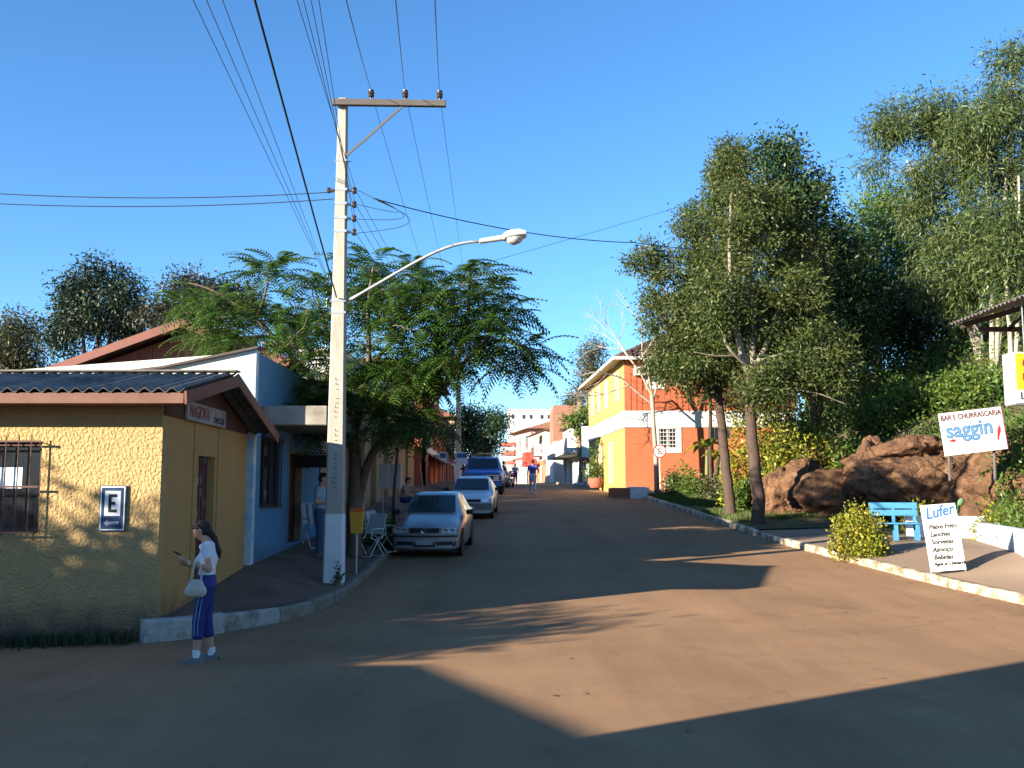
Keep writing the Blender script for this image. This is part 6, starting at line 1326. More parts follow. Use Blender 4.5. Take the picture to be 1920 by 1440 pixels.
# man walking away up the street
mw = at(999, 931, 50)
J = stand(chest=(0, .02, 1.24), neck=(0, .03, 1.45), head=(0, .05, 1.59), knl=(-.09, .16, .5), anl=(-.09, .2, .1), tol=(-.1, .33, .09), knr=(.09, -.0, .49), anr=(.09, -.28, .14), tor=(.1, -.16, .05), ell=(-.25, -.1, 1.13), wrl=(-.27, .02, .9), elr=(.29, .02, 1.16), wrr=(.30, .2, 1.1))
human('man in blue shirt and light jeans walking up the middle of the street', (mw.x, 50, rz(50) + .0), R(4), J, M('royal_blue_shirt', (.05, .07, .30), .85, .1, 6), DENIM, TSH, BLKH, .018, sleeve=.5, skin=M('skin_tan', (.30, .15, .09), .6, .06))
pp = thing('paper_roll', 'rolled white paper carried by the man in blue shirt', 'paper', (mw.x - .3, 50.0, rz(50)))
m = MB(); m.cyl((.02, .0, .84), (.06, .05, .5), .03, n=10); m.build('roll', PANW, pp)
# farther walkers
mf = at(966, 909, 86)
J = stand(knl=(-.09, .12, .5), anl=(-.09, .14, .1), tol=(-.1, .27, .09), anr=(.09, -.2, .12), tor=(.1, -.08, .05), ell=(-.27, -.08, 1.15), elr=(.3, .0, 1.15), wrr=(.2, .15, 1.0))
human('distant person in grey-blue shirt walking away beyond the pickup', (mf.x, 86, rz(86)), 0, J, M('greyblue_shirt', (.16, .2, .33), .85, .1), NAVY, BLK, BLKH, .022)
J = stand(); human('person in white standing by the motorcycle beyond the pickup', (-.55, 66.5, rz(66.5)), R(60), J, TSH, M('grey_trousers', (.2, .2, .22), .9, .1), BLK, BLKH, .022)
# seated man on the step
sm = at(765, 935, 34.3)
J = stand(pelvis=(0, 0, .48), chest=(0, .04, .78), neck=(0, .1, .98), head=(0, .15, 1.12), shl=(-.175, .06, .92), shr=(.175, .06, .92), ell=(-.22, .14, .68), elr=(.22, .14, .68), wrl=(-.1, .36, .6), wrr=(.1, .36, .6), hipl=(-.09, .02, .47), hipr=(.09, .02, .47), knl=(-.13, .42, .5), knr=(.13, .42, .5), anl=(-.13, .4, .085), anr=(.13, .4, .085), tol=(-.14, .53, .045), tor=(.14, .53, .045), hem=-.04)
zs = swl(sm.x, 34.3)
human('man in pink shirt and dark trousers sitting against the arched shop', (sm.x - .15, 34.3, zs), R(-100), J, M('pink_shirt', (.42, .22, .2), .85, .1), NAVY, BLK, BLKH, .018)
sb = thing('bench_block', 'low concrete block seat under the seated man', 'seat', (sm.x - .25, 34.3, zs))
m = MB(); m.box(-.25, .14, -.45, .45, -.12, .37); m.build('block', CONCD, sb, bevel=.02)
# ------------------------------------------------------------------ trees and plants
BARK = M('bark_brown', (.085, .055, .042), .95, .3, 6, .8, 25, stretch=(4, 4, 1), bdist=.03); BARKP = M('bark_pale', (.42, .36, .29), .9, .25, 5, .5, 20, stretch=(3, 3, 1), dirt=(.2, .15, .11), ds=3); BARKT = M('bark_tan', (.24, .15, .085), .9, .3, 5, .5, 25)
def leaves_np(C, n, cr, ln, wd, rs, droop=.2, flat=0., spread=(1, 1, 1), up=0.):
    """n leaves round each clump centre; rhombic quads"""
    C = np.asarray(C, float); m = len(C); P = np.repeat(C, n, 0); N = len(P)
    off = rs.normal(0, 1, (N, 3)) * cr * np.array(spread); P = P + off
    d = off / (np.linalg.norm(off, axis=1, keepdims=True) + 1e-6) * .6 + rs.normal(0, .6, (N, 3)); d[:, 2] -= droop * 1.6; d[:, 2] += up; d[:, 2] *= (1 - flat)
    d /= np.linalg.norm(d, axis=1, keepdims=True) + 1e-6
    s = np.cross(d, rs.normal(0, 1, (N, 3)) * (1 - flat) + np.array([0, 0, flat * 2])); s /= np.linalg.norm(s, axis=1, keepdims=True) + 1e-6
    nn = np.cross(d, s); L = ln * rs.uniform(.65, 1.25, (N, 1)); W = wd * rs.uniform(.7, 1.2, (N, 1))
    V = np.stack([P, P + d * L * .45 + s * W * .5 + nn * W * .12, P + d * L, P + d * L * .45 - s * W * .5 + nn * W * .12], 1).reshape(-1, 3)
    return V, np.arange(N * 4).reshape(N, 4)
def pxblob(px, py, rx, ry, Y, ryd=None):
    c = at(px, py, Y); k = Y / FPX; return (c, (rx * k, (ryd if ryd else max(rx, ry) * k * .9), ry * k))
def make_tree(name, label, base, trunks, blobs, nclump, per, leaf, mat, bark, seed, cr=.35, droop=.2, cat='tree', group=None, twig=.012, minr=.5, flat=0., spread=(1, 1, .8), limb=True, nleafscale=1):
    rs = np.random.RandomState(seed); t = thing(name, label, cat, base, 0, group); tb = MB(); nodes = []
    for path, r0, r1 in trunks:
        path = [Vector(p) for p in path]; pts = []
        for i in range(len(path) - 1):
            a = path[max(i - 1, 0)]; b = path[i]; c = path[i + 1]; d = path[min(i + 2, len(path) - 1)]
            for u in np.linspace(0, 1, 7)[(0 if i == 0 else 1):]: pts.append(.5 * ((2 * b) + (c - a) * u + (2 * a - 5 * b + 4 * c - d) * u * u + (3 * b - a - 3 * c + d) * u ** 3))
        rr = [r0 + (r1 - r0) * i / (len(pts) - 1) for i in range(len(pts))]
        if r0 > .1: rr[0] *= 1.45; rr[1] *= 1.12
        jit = [p + Vector(rs.normal(0, r0 * .08, 3)) if 0 < i < len(pts) - 1 else p for i, p in enumerate(pts)]
        tb.tube(jit, rr, 9); nodes += [(p, r_) for p, r_ in zip(jit, rr)][len(jit) // 3:]
    vol = np.array([b[1][0] * b[1][1] * b[1][2] for b in blobs]) ** .67; pr = vol / vol.sum(); C = []
    for i in range(nclump):
        c, r = blobs[rs.choice(len(blobs), p=pr)]; v = rs.normal(0, 1, 3); v /= np.linalg.norm(v); v *= max(minr * rs.rand(), rs.rand() ** .4); C.append(np.array(c) + v * np.array(r))
    C = np.array(C)
    if limb and nodes:
        NP_ = [np.array(p) for p, _ in nodes]; NR = [r_ for _, r_ in nodes]
        ordr = np.argsort([min(np.linalg.norm(c - p) for p in NP_[::3]) for c in C])
        for i in ordr:
            c = C[i]; D = np.array(NP_) - c; dd = np.linalg.norm(D, axis=1) + np.where(D[:, 2] > 0, D[:, 2] * .7, 0); j = int(np.argmin(dd)); a = Vector(NP_[j]); b = Vector(c); l = (b - a).length
            r_ = min(NR[j] * .7, twig * (.5 + l * .8)); mid = a.lerp(b, .5) + Vector((0, 0, -.08 * l)) + Vector(rs.normal(0, .06 * l, 3)); tb.tube([a, mid, b], [r_, r_ * .75, r_ * .35], 4, cap=False)
            NP_ += [np.array(mid), np.array(a.lerp(b, .85))]; NR += [r_ * .8, r_ * .5]
    tb.build('trunk', bark, t, smooth=True, world=True)
    if per:
        V, Q = leaves_np(C, per, cr, leaf[0], leaf[1], rs, droop, flat, spread); fast_mesh('crown', V, Q, mat, t)
    return t
L_ACA = leafmat('leaf_acacia', (.026, .048, .012), (.11, .135, .034), .35, .5, (.2, .17, .06)); L_DRK = leafmat('leaf_dark', (.014, .032, .010), (.06, .10, .028), .3, .45); L_EUC = leafmat('leaf_eucalypt', (.03, .052, .018), (.12, .16, .045), .35, .45, (.2, .23, .09))
L_LIT = leafmat('leaf_light', (.05, .10, .016), (.16, .23, .04), .4, .5); L_YEL = leafmat('leaf_yellow', (.06, .085, .012), (.34, .32, .03), .3, .45, (.5, .44, .04)); L_GRN = leafmat('leaf_green', (.035, .08, .014), (.14, .21, .035), .38, .45); L_OLV = leafmat('leaf_olive', (.04, .045, .02), (.10, .10, .04), .25)
gh = lambda x, y: hz(x, y)
# two verge trees
b1 = at(1375, 974, 34); b1.z = verge(b1.x, 34)
make_tree('verge_tree', 'left of the two tall verge trees, with a slim leaning trunk', b1, [([b1 - Vector((0, 0, .3)), at(1362, 880, 34), at(1345, 720, 34), at(1330, 600, 34.2), at(1322, 470, 34.5), at(1340, 350, 34.5)], .2, .04), ([at(1345, 720, 34), at(1290, 620, 33.5), at(1240, 540, 33.5)], .08, .03), ([at(1333, 630, 34), at(1390, 560, 35), at(1400, 470, 35.5)], .08, .03)],
    [pxblob(1280, 570, 85, 110, 34), pxblob(1335, 440, 70, 110, 34.5), pxblob(1300, 680, 95, 55, 33.5), pxblob(1220, 490, 42, 40, 34), pxblob(1370, 330, 38, 60, 34.5), pxblob(1400, 600, 70, 90, 35)], 300, 165, (.16, .055), L_ACA, BARK, 11, .22, .15, group='verge trees')
b2 = at(1424, 988, 31); b2.z = verge(b2.x, 31)
make_tree('verge_tree', 'right of the two tall verge trees, forking into pale stems', b2, [([b2 - Vector((0, 0, .3)), at(1418, 900, 31), at(1408, 780, 31), at(1405, 695, 31)], .22, .14)], [pxblob(1420, 760, 2, 2, 31)], 1, 0, (.1, .1), L_ACA, BARK, 12, limb=False, group='verge trees')
t2 = bpy.data.objects['verge_tree.001']
tmp = make_tree('verge_tree', 'x', b2, [([at(1405, 700, 31), at(1385, 640, 31), at(1372, 560, 30.8), at(1368, 440, 31), at(1375, 310, 31.5)], .12, .025), ([at(1408, 700, 31), at(1412, 600, 31.2), at(1405, 480, 31.5), at(1398, 360, 31.5)], .12, .03), ([at(1406, 705, 31), at(1440, 640, 31), at(1470, 540, 31.5), at(1480, 450, 32)], .1, .03), ([at(1404, 690, 31), at(1365, 650, 30.5), at(1350, 610, 30.5)], .07, .03), ([at(1410, 690, 31), at(1480, 725, 30.6), at(1540, 740, 30.4), at(1590, 760, 30.4)], .038, .008), ([at(1408, 680, 31), at(1480, 660, 30.6), at(1560, 650, 30.2)], .035, .008), ([at(1400, 665, 31), at(1350, 668, 30.6), at(1300, 660, 30.4)], .04, .01)],
    [pxblob(1400, 420, 80, 110, 31.5), pxblob(1470, 600, 95, 110, 31.5), pxblob(1375, 300, 32, 40, 31.5), pxblob(1540, 690, 80, 70, 30.8), pxblob(1440, 720, 60, 40, 30.6), pxblob(1350, 560, 60, 70, 30.5), pxblob(1490, 480, 60, 70, 32)], 285, 165, (.16, .055), L_ACA, M('bark_greybrown', (.22, .18, .14), .9, .25, 5), 13, .22, .15)
for ch in list(tmp.children): ch.parent = t2; ch.name = 'stems' if ch.name.startswith('trunk') else 'crown'
bpy.data.objects.remove(tmp)
# hill trees
def htree(label, px, Y, tops, blobs, ncl, per, leaf, mat, bark, seed, r0=.16, cr=.35, droop=.2, name='hill_tree', spread=(1, 1, .8), py0=760):
    x = (px - 960) / FPX * Y; b = Vector((x, Y, gh(x, Y))); tr = [([b - Vector((0, 0, .4)), b.lerp(Vector(at(tx, ty, Y)), .5) + Vector((.1 * (i % 2), 0, 0)), at(tx, ty, Y)], r0 * (.9 ** i), .03) for i, (tx, ty) in enumerate(tops)]
    return make_tree(name, label, b, tr, blobs, ncl, per, leaf, mat, bark, seed, cr, droop, group='trees on the hill', spread=spread)
htree('dense dark green tree rising right behind the verge trees', 1530, 39, [(1500, 380), (1560, 430)], [pxblob(1500, 400, 75, 90, 39), pxblob(1455, 300, 40, 45, 38.5), pxblob(1570, 520, 100, 120, 39), pxblob(1520, 640, 120, 70, 38.5), pxblob(1440, 380, 55, 60, 38.5)], 380, 100, (.21, .09), L_DRK, BARK, 21, cr=.36, droop=.25)
htree('bright green tree between the dark tree and the eucalyptus', 1650, 44, [(1650, 420), (1620, 500)], [pxblob(1655, 450, 80, 100, 44), pxblob(1610, 600, 90, 100, 43.5), pxblob(1700, 560, 80, 90, 43)], 230, 120, (.2, .08), L_LIT, BARKP, 22, cr=.42, droop=.3)
htree('tallest eucalyptus with pale trunks at the right edge of the wood', 1868, 33.5, [(1905, 90), (1840, 190), (1925, 220)], [pxblob(1845, 260, 70, 90, 33.5), pxblob(1892, 105, 36, 38, 33.5), pxblob(1900, 200, 50, 60, 33), pxblob(1870, 420, 75, 90, 33), pxblob(1935, 330, 60, 120, 33.5)], 175, 165, (.23, .045), L_EUC, BARKP, 23, .12, .27, .42, spread=(1, 1, 1.1))
htree('eucalyptus with drooping leaves and a leaning pale trunk left of the tallest', 1850, 35.5, [(1740, 230), (1800, 330), (1700, 300)], [pxblob(1700, 235, 75, 40, 35.5), pxblob(1650, 300, 36, 28, 35.5), pxblob(1780, 230, 60, 60, 35.5), pxblob(1760, 370, 80, 90, 35), pxblob(1790, 500, 80, 90, 34.5)], 185, 165, (.23, .045), L_EUC, BARKP, 24, .13, .27, .42, spread=(1, 1, 1.1))
htree('slim eucalyptus with a straight pale trunk behind the canopy', 1905, 32, [(1880, 430), (1910, 330)], [pxblob(1890, 480, 50, 70, 32), pxblob(1930, 560, 50, 60, 32)], 90, 90, (.26, .05), L_EUC, BARKP, 25, .10, .34, .42)
for i, (px, Y, py, l) in enumerate(((1330, 48, 640, 'shaded tree behind the left verge tree beside the orange house'), (1450, 46, 640, 'shaded tree deep in the wood behind the forked verge tree'), (1590, 47, 680, 'shaded tree low in the wood above the boulders'), (1720, 42, 640, 'shaded tree below the leaning eucalyptus'), (1830, 40, 640, 'shaded tree behind the pale eucalyptus trunks'), (1940, 40, 560, 'shaded tree at the far right of the wood'))):
    htree(l, px, Y, [(px, py - 40), (px + 40, py)], [pxblob(px, py - 40, 85, 95, Y), pxblob(px + 30, py + 60, 95, 70, Y - 1)], 150, 70, (.20, .09), (L_DRK, L_OLV, L_GRN)[i % 3], BARK, 30 + i, cr=.45)
# undergrowth over the slope: too many stems to count
rs = np.random.RandomState(50); pts = []; 
while len(pts) < 2000:
    x = rs.uniform(9.5, 34); y = rs.uniform(20, 52); s = hill_s(x, y)
    if s < 1.0 or s > 16 or rs.rand() > (1 if s < 8 else .45): continue
    pts.append((x, y, hz(x, y) + rs.uniform(.05, .55)))
V, Q = leaves_np(pts[:1500], 34, .30, .17, .075, rs, .1, up=.25); tag(fast_mesh('undergrowth', V, Q, L_GRN), 'tangled green undergrowth covering the hillside', 'plants', kind='stuff')
V, Q = leaves_np(pts[1500:], 34, .30, .15, .05, rs, .1, up=.35); tag(fast_mesh('brushwood', V, Q, L_OLV), 'dull olive brush among the hillside undergrowth', 'plants', kind='stuff')
# shrubs
def shrub(name, label, c, r, ncl, per, leaf, mat, seed, cr=.12, flat=0, group=None, stems=6, z0=None, up=.2):
    rs = np.random.RandomState(seed); c = Vector(c); t = thing(name, label, 'shrub', c, 0, group); st = MB(); C = []
    for i in range(ncl):
        v = rs.normal(0, 1, 3); v /= np.linalg.norm(v); v *= rs.rand() ** .38; v[2] = abs(v[2]) if rs.rand() < .8 else v[2] * .3; C.append(np.array((c.x + v[0] * r[0], c.y + v[1] * r[1], c.z + .08 + max(.0, v[2]) * r[2] * 1.0)))
    for i in range(min(stems * 3, ncl)):
        e = Vector(C[i]); st.tube([c + Vector((rs.normal(0, .05), rs.normal(0, .05), -.1)), c.lerp(e, .5) + Vector((0, 0, .1 * r[2])), e], [.018, .012, .006], 5)
    st.build('stem', BARKT, t, world=True); V, Q = leaves_np(C, per, cr, leaf[0], leaf[1], rs, -.05, flat, (1, 1, .9), up); fast_mesh('leaves', V, Q, mat, t); return t
kb = at(1592, 1032, 22.6); shrub('golden_shrub', 'clipped yellow-green shrub at the kerb in front of the bench', (xr(22.6) + .22, 22.6, pvr(xr(22.6) + .2, 22.6)), (.62, .58, 1.02), 170, 34, (.085, .045), L_YEL, 60, .09)
for i, (px, py, Y, rx, rz_, m, l) in enumerate(((1400, 800, 36.5, .9, 2.0, L_YEL, 'tall yellow variegated shrub between the two verge trunks'), (1470, 830, 34.6, .8, 1.5, L_YEL, 'yellow-leaved shrub above the upright rock'), (1545, 860, 33.0, .85, 1.7, L_YEL, 'big yellow-green shrub hanging over the dark rock'), (1590, 850, 32.4, .7, 1.3, L_GRN, 'green large-leaved shrub left of the big boulder'), (1500, 790, 36, 1.0, 1.2, L_GRN, 'green shrub high on the bank behind the yellow ones'), (1660, 800, 33.5, 1.2, .9, L_GRN, 'green shrub on top of the boulder'), (1410, 930, 35.2, .6, .8, L_GRN, 'low green shrub behind the right verge trunk'), (1450, 760, 38, 1.1, 1.4, L_YEL, 'yellow shrub high between the verge tree trunks'), (1820, 730, 32, 1.4, 1.2, L_LIT, 'light green bush on the slope above the bar sign'), (1730, 760, 33, 1.2, 1.0, L_LIT, 'light green bush left above the bar sign'), (1905, 800, 27.5, .9, 1.1, L_GRN, 'dark bush to the right of the bar sign'))):
    c = at(px, py, Y); hgt = rz_; z0 = hz(c.x, Y) if hill_s(c.x, Y) > 0 else verge(c.x, Y)
    shrub('bank_shrub', l, (c.x, Y, min(z0, c.z) if i != 6 else z0), (rx, rx * .8, max(.5, c.z + rz_ * .5 - min(z0, c.z))), 130, 26, (.17, .075), m, 70 + i, .16, group='shrubs on the bank')
for i, (px, py, Y, rx, rz_, m, l) in enumerate(((1855, 948, 25.2, .75, .62, L_YEL, 'low golden shrub behind the menu board'), (1905, 940, 23.8, .6, .95, L_GRN, 'leafy green plant at the end of the long white wall'), (1830, 968, 25.6, .55, .5, L_GRN, 'low green plant behind the long white wall'), (1720, 945, 27.2, .5, .7, L_YEL, 'yellow flowering plant behind the bench'), (1885, 975, 22.2, .5, .5, L_GRN, 'green clump against the back of the long wall'))):
    c = at(px, py, Y); shrub('border_plant', l, (max(c.x, 11.95 - (26 - Y) * .3 + .7) if Y < 26 else c.x, Y, .85), (rx, rx, rz_), 70, 24, (.13, .05), m, 90 + i, .12, group='plants behind the white walls')
# agave and prickly pear behind the bench
ag = at(1727, 965, 27.6); ag.z = .95; AG = thing('agave', 'spiky agave rosette behind the blue bench', 'plant', ag)
LAG = M('agave_leaf', (.10, .18, .10), .5, .15, 5)
for k in range(13):
    a = k * 2.4; e = R(25 + 50 * (k / 13)); l = .75; d = Vector((math.cos(a) * math.cos(e), math.sin(a) * math.cos(e), math.sin(e))); s = d.cross(Vector((0, 0, 1))).normalized(); m = MB()
    m.grid([[d * (l * u) + s * (w_ * x) + Vector((0, 0, -.12 * u * u + abs(x) * w_ * .4)) for x in (-1, 0, 1)] for u, w_ in ((0, .05), (.3, .065), (.7, .045), (1, .003))]); m.build('leaf', LAG, AG, smooth=True)
cc = at(1785, 960, 27.2); cc.z = .95; CT = thing('prickly_pear', 'prickly pear cactus behind the menu board', 'cactus', cc); rnd = random.Random(9)
for k, (x, z, rr, tl_) in enumerate(((0, .15, .17, 0), (.08, .40, .15, 15), (-.1, .36, .13, -20), (.17, .60, .13, 25), (.04, .63, .12, 0), (.25, .78, .11, 30))):
    m = MB(); m.lathe((0, 0, 0), [(0, -.025), (rr * .7, -.02), (rr, 0), (rr * .7, .02), (0, .025)], 14, 'y'); o = m.build('pad', M('cactus', (.12, .22, .10), .6, .12, 6), CT, smooth=True); o.location = (x, 0, z); o.scale = (.75, 1, 1.15); o.rotation_euler = (0, R(tl_), R(rnd.uniform(-50, 50)))
# banana plants and small things by the orange house
def banana(label, c, h, seed, n=8, sc=1):
    rnd = random.Random(seed); t = thing('banana_plant', label, 'plant', c, 0, 'plants by the orange house'); m = MB(); m.tube([(0, 0, -.2), (.03, 0, h * .5), (.05, 0, h)], [.1, .085, .06], 8); m.build('stem', M('banana_stem', (.16, .15, .06), .7, .2), t, smooth=True)
    for k in range(n):
        a = k * 2.4 + rnd.uniform(-.3, .3); e = R(rnd.uniform(30, 75)); l = rnd.uniform(.9, 1.4) * sc; f = Vector((math.cos(a), math.sin(a), 0)); s = Vector((-f.y, f.x, 0)); g = []
        for u in np.linspace(0, 1, 7):
            p = Vector((.05, 0, h)) + f * (l * u * math.cos(e) + .1 * u * u) + Vector((0, 0, l * u * math.sin(e) - .75 * l * u * u)); w_ = .2 * sc * (math.sin(math.pi * (.12 + .85 * u)) if u < 1 else .03); g.append([p - s * w_ + Vector((0, 0, .06)), p, p + s * w_ + Vector((0, 0, .06))])
        m = MB(); m.grid(g); m.build('leaf', (L_LIT, L_YEL, L_GRN)[k % 3], t, smooth=True)
c = at(1325, 925, 44.5); banana('banana plant with broad leaves against the orange wall', (c.x, 44.5, verge(c.x, 44.5)), 2.0, 1, 9, 1.1)
c = at(1352, 930, 44); banana('shorter banana plant beside the left verge trunk', (c.x, 44, verge(c.x, 44)), 1.5, 2, 8, 1)
for i, (px, py, Y, rx, rz_, m, l) in enumerate(((1283, 905, 44.2, .6, 1.3, L_GRN, 'small dark leafed bush in front of the garden wall'), (1300, 915, 43.5, .5, 1.0, L_LIT, 'low bright green plant on the lawn'), (1345, 930, 41, .8, .8, L_OLV, 'low scrub on the lawn left of the verge trees'), (1385, 925, 39, .8, .9, L_GRN, 'green scrub behind the left verge trunk'), (1262, 905, 44.6, .4, 1.0, L_OLV, 'thin reddish sapling beside the no-parking sign'))):
    c = at(px, py, Y); shrub('garden_plant', l, (c.x, Y, verge(c.x, Y)), (rx, rx, rz_), 46, 20, (.16, .07), m, 110 + i, .14, group='plants by the orange house')
# bare tree
bb = at(1232, 920, 46.3); bb.z = verge(bb.x, 46.3); rs = np.random.RandomState(77); BT = thing('bare_tree', 'leafless pale tree in front of the orange house', 'tree', bb); m = MB()
def rec(p, d, l, r, n):
    q = p + d * l; m.tube([p, p.lerp(q, .5) + Vector(rs.normal(0, .03 * l, 3)), q], [r, r * .85, r * .7], 5 if r > .02 else 3, cap=False)
    if n == 0: return
    for k in range(3 if n < 4 else 2 + (n % 2)):
        e = (d + Vector(rs.normal(0, .5, 3)) + Vector((-.12, 0, .12))).normalized(); rec(p.lerp(q, rs.uniform(.6, 1)), e, l * rs.uniform(.6, .82), max(.006, r * .58), n - 1)
tops = [at(1226, 800, 46.3), at(1222, 740, 46.3)]; m.tube([bb - Vector((0, 0, .2)), at(1230, 860, 46.3), tops[0], tops[1]], [.13, .11, .095, .09], 8)
for d, l in (((-.9, -.1, .75), 2.0), ((-.2, .1, 1), 2.2), ((.25, 0, 1), 2.0), ((-.55, .2, 1), 2.2)): rec(tops[1] if l > 2.05 else tops[0].lerp(tops[1], .7), Vector(d).normalized(), l, .06, 4)
m.build('branches', M('bark_bare', (.34, .27, .21), .9, .2, 6), BT, smooth=True, world=True)
# potted plant
pc = Vector((4.62, 55.2, rz(55.2) + .16)); PT = thing('potted_plant', 'leafy plant in a round red pot by the yellow facade', 'potted plant', pc); m = MB(); m.lathe((0, 0, 0), [(0, 0), (.3, 0), (.46, .3), (.42, .55), (.36, .55), (.36, .45), (0, .45)], 16); m.build('pot', M('pot_red', (.30, .10, .06), .7, .15), PT, smooth='auto')
rs = np.random.RandomState(5); V, Q = leaves_np([np.array(pc) + np.array((rs.normal(0, .25), rs.normal(0, .25), .6 + abs(rs.normal(0, .7)))) for _ in range(46)], 18, .13, .2, .06, rs, 0, up=.3); fast_mesh('leaves', V, Q, L_GRN, PT)
# forked tree by the white shop and its two white stones
fb_ = at(1093, 905, 70); fb_.z = rz(70) + .15
make_tree('forked_tree', 'forked tree with pale trunks in front of the white shop', fb_, [([fb_ - Vector((0, 0, .2)), at(1090, 870, 70), at(1083, 800, 70)], .26, .14), ([at(1092, 880, 70), at(1100, 830, 70), at(1102, 790, 70)], .2, .12), ([at(1083, 805, 70), at(1068, 790, 70)], .1, .04)], [pxblob(1075, 788, 18, 10, 70), pxblob(1103, 780, 16, 16, 70), pxblob(1098, 812, 12, 16, 70)], 60, 24, (.3, .13), L_LIT, BARKT, 41, .3)
for i, px in enumerate((1080, 1089)):
    c = at(px, 905, 66); st_ = MB(); st_.lathe((0, 0, 0), [(0, -.02), (.16, 0), (.2, .14), (.13, .27), (0, .3)], 12); o = st_.build('whitewashed_stone', WSUN, None, smooth=True); o.location = (c.x, 66, rz(66)); tag(o, ['left', 'right'][i] + ' of two whitewashed stones at the kerb by the forked tree', 'stone', 'whitewashed stones')
# street trees up the left side
for i, (px, Y, x, bl_, l) in enumerate(((880, 66, -3.3, ((880, 790, 26, 32), (872, 835, 22, 28)), 'nearer dark street tree beyond the second power pole'), (918, 74, -3.4, ((922, 790, 28, 26), (915, 830, 24, 30), (940, 800, 14, 16)), 'farther dark street tree behind the blue pickup'), (955, 120, -5.5, ((905, 850, 14, 16),), 'small distant tree at the left side of the street'))):
    b = Vector((x, Y, rz(Y) + .13)); make_tree('street_tree', l, b, [([b - Vector((0, 0, .2)), b + Vector((.1, 0, 1.6)), at(bl_[0][0], bl_[0][1] + 10, Y)], .17, .06)], [pxblob(*q, Y) for q in bl_], 110, 45, (.22, .10), L_DRK, BARK, 45 + i, .34, group='street trees')
# trees behind the left roofs and beyond the orange house
def bgtree(label, px, Y, tops, blobs, ncl, per, leaf, mat, bark, seed, cr=.5, droop=.2):
    b = Vector(((px - 960) / FPX * Y, Y, rz(min(Y, 130)) - .2)); make_tree('background_tree', label, b, [([b, b.lerp(Vector(at(tx, ty, Y)), .6), at(tx, ty, Y)], .2, .04) for tx, ty in tops], [pxblob(*q, Y) for q in blobs], ncl, per, leaf, mat, bark, seed, cr, droop, group='trees behind the roofs')
bgtree('tall dark tree with see-through crown left behind the boarded house', 185, 54, [(185, 500), (150, 560), (215, 530), (240, 570)], [(185, 520, 42, 38), (130, 560, 38, 40), (235, 560, 36, 45), (115, 630, 36, 40), (185, 600, 80, 45), (250, 620, 26, 36)], 210, 80, (.26, .09), leafmat('leaf_darkblue', (.010, .02, .010), (.04, .062, .026), .2), BARK, 61, .36, .3)
bgtree('hazy olive tree at the far left edge behind the shop roof', 25, 60, [(25, 620), (50, 640)], [(30, 620, 36, 30), (15, 670, 40, 36), (55, 680, 26, 26)], 110, 70, (.28, .09), L_OLV, BARKP, 62, .5, .3)
bgtree('rounded olive tree behind the gable of the boarded house', 390, 50, [(360, 540), (420, 560)], [(345, 555, 42, 40), (400, 560, 50, 32), (445, 570, 40, 26), (300, 590, 30, 22)], 190, 75, (.22, .08), leafmat('leaf_dull', (.025, .03, .016), (.07, .068, .032), .2), BARKP, 63, .42, .2)
bgtree('thin grey-green tree beyond the yellow facade', 1103, 84, [(1105, 660), (1100, 700)], [(1105, 690, 20, 40), (1095, 740, 14, 22), (1115, 650, 14, 20)], 80, 50, (.3, .09), L_OLV, BARKP, 64, .5, .3)
bgtree('small bushy tree behind the bare brick storey', 1075, 112, [(1075, 745)], [(1075, 752, 12, 8)], 24, 40, (.35, .12), L_OLV, BARK, 65, .5)
# unseen side-street trees added to cast shade on the yellow wall and road
for i, (x, y, h_, rr) in enumerate(((-13.4, 5.3, 5.6, 1.5), (-16.2, 5.0, 6.4, 1.9), (-19.2, 5.2, 6.8, 2.0), (-22.6, 4.8, 6.8, 2.1))):
    b = Vector((x, y, gz(x, y))); make_tree('unseen_side_tree', ['nearest the corner', 'second from the corner', 'third from the corner', 'farthest from the corner'][i] + ' of the unseen trees added at left to cast shade', b, [([b, b + Vector((.1, 0, h_ * .4)), b + Vector((0, 0, h_ * .75))], .14, .06)], [(b + Vector((0, 0, h_ * .62)), (rr, rr * .8, h_ * .33))], 190, 40, (.24, .10), L_GRN, BARK, 80 + i, .26, group='side street trees')
# ------------------------------------------------------------------ feathery street tree
rs = np.random.RandomState(99); TB_ = Vector((-3.55, 22.0, swl(-3.55, 22.0)))
FT = thing('feathery_tree', 'spreading street tree with feathery fern-like leaves behind the near pole', 'tree', TB_)
lim = [  # (px,py,depth) polylines, radius start/end
    ([(664, 1045, 22), (664, 960, 22), (666, 880, 22), (664, 820, 22)], .17, .13), ([(664, 1040, 22.1), (672, 940, 22.1), (705, 840, 21.8), (790, 775, 21.4), (845, 705, 21.2), (875, 600, 21.2), (880, 510, 21.2)], .12, .03),
    ([(664, 830, 22), (600, 730, 21.6), (540, 660, 21.4), (480, 600, 21.2), (410, 550, 21), (355, 530, 21)], .075, .012), ([(480, 602, 21.2), (500, 540, 21.4), (507, 485, 21.5)], .035, .012),
    ([(664, 830, 22), (650, 720, 22.5), (610, 610, 22.8), (590, 540, 23)], .08, .02), ([(664, 820, 22), (690, 690, 21.2), (690, 580, 20.8), (700, 500, 20.8)], .08, .02), ([(690, 690, 21.2), (760, 610, 21.6), (800, 530, 22)], .05, .015),
    ([(845, 705, 21.2), (920, 640, 20.8), (985, 650, 20.6)], .05, .015), ([(860, 650, 21.2), (930, 580, 21.4), (965, 555, 21.4)], .04, .012), ([(664, 850, 22), (600, 780, 20.8), (540, 745, 20.4)], .04, .012), ([(760, 790, 21.5), (800, 800, 21), (815, 820, 20.8)], .03, .01), ([(540, 660, 21.4), (470, 650, 20.6), (410, 640, 20.2)], .03, .01), ([(875, 620, 21.2), (940, 690, 21.6), (970, 700, 21.8)], .035, .012)]
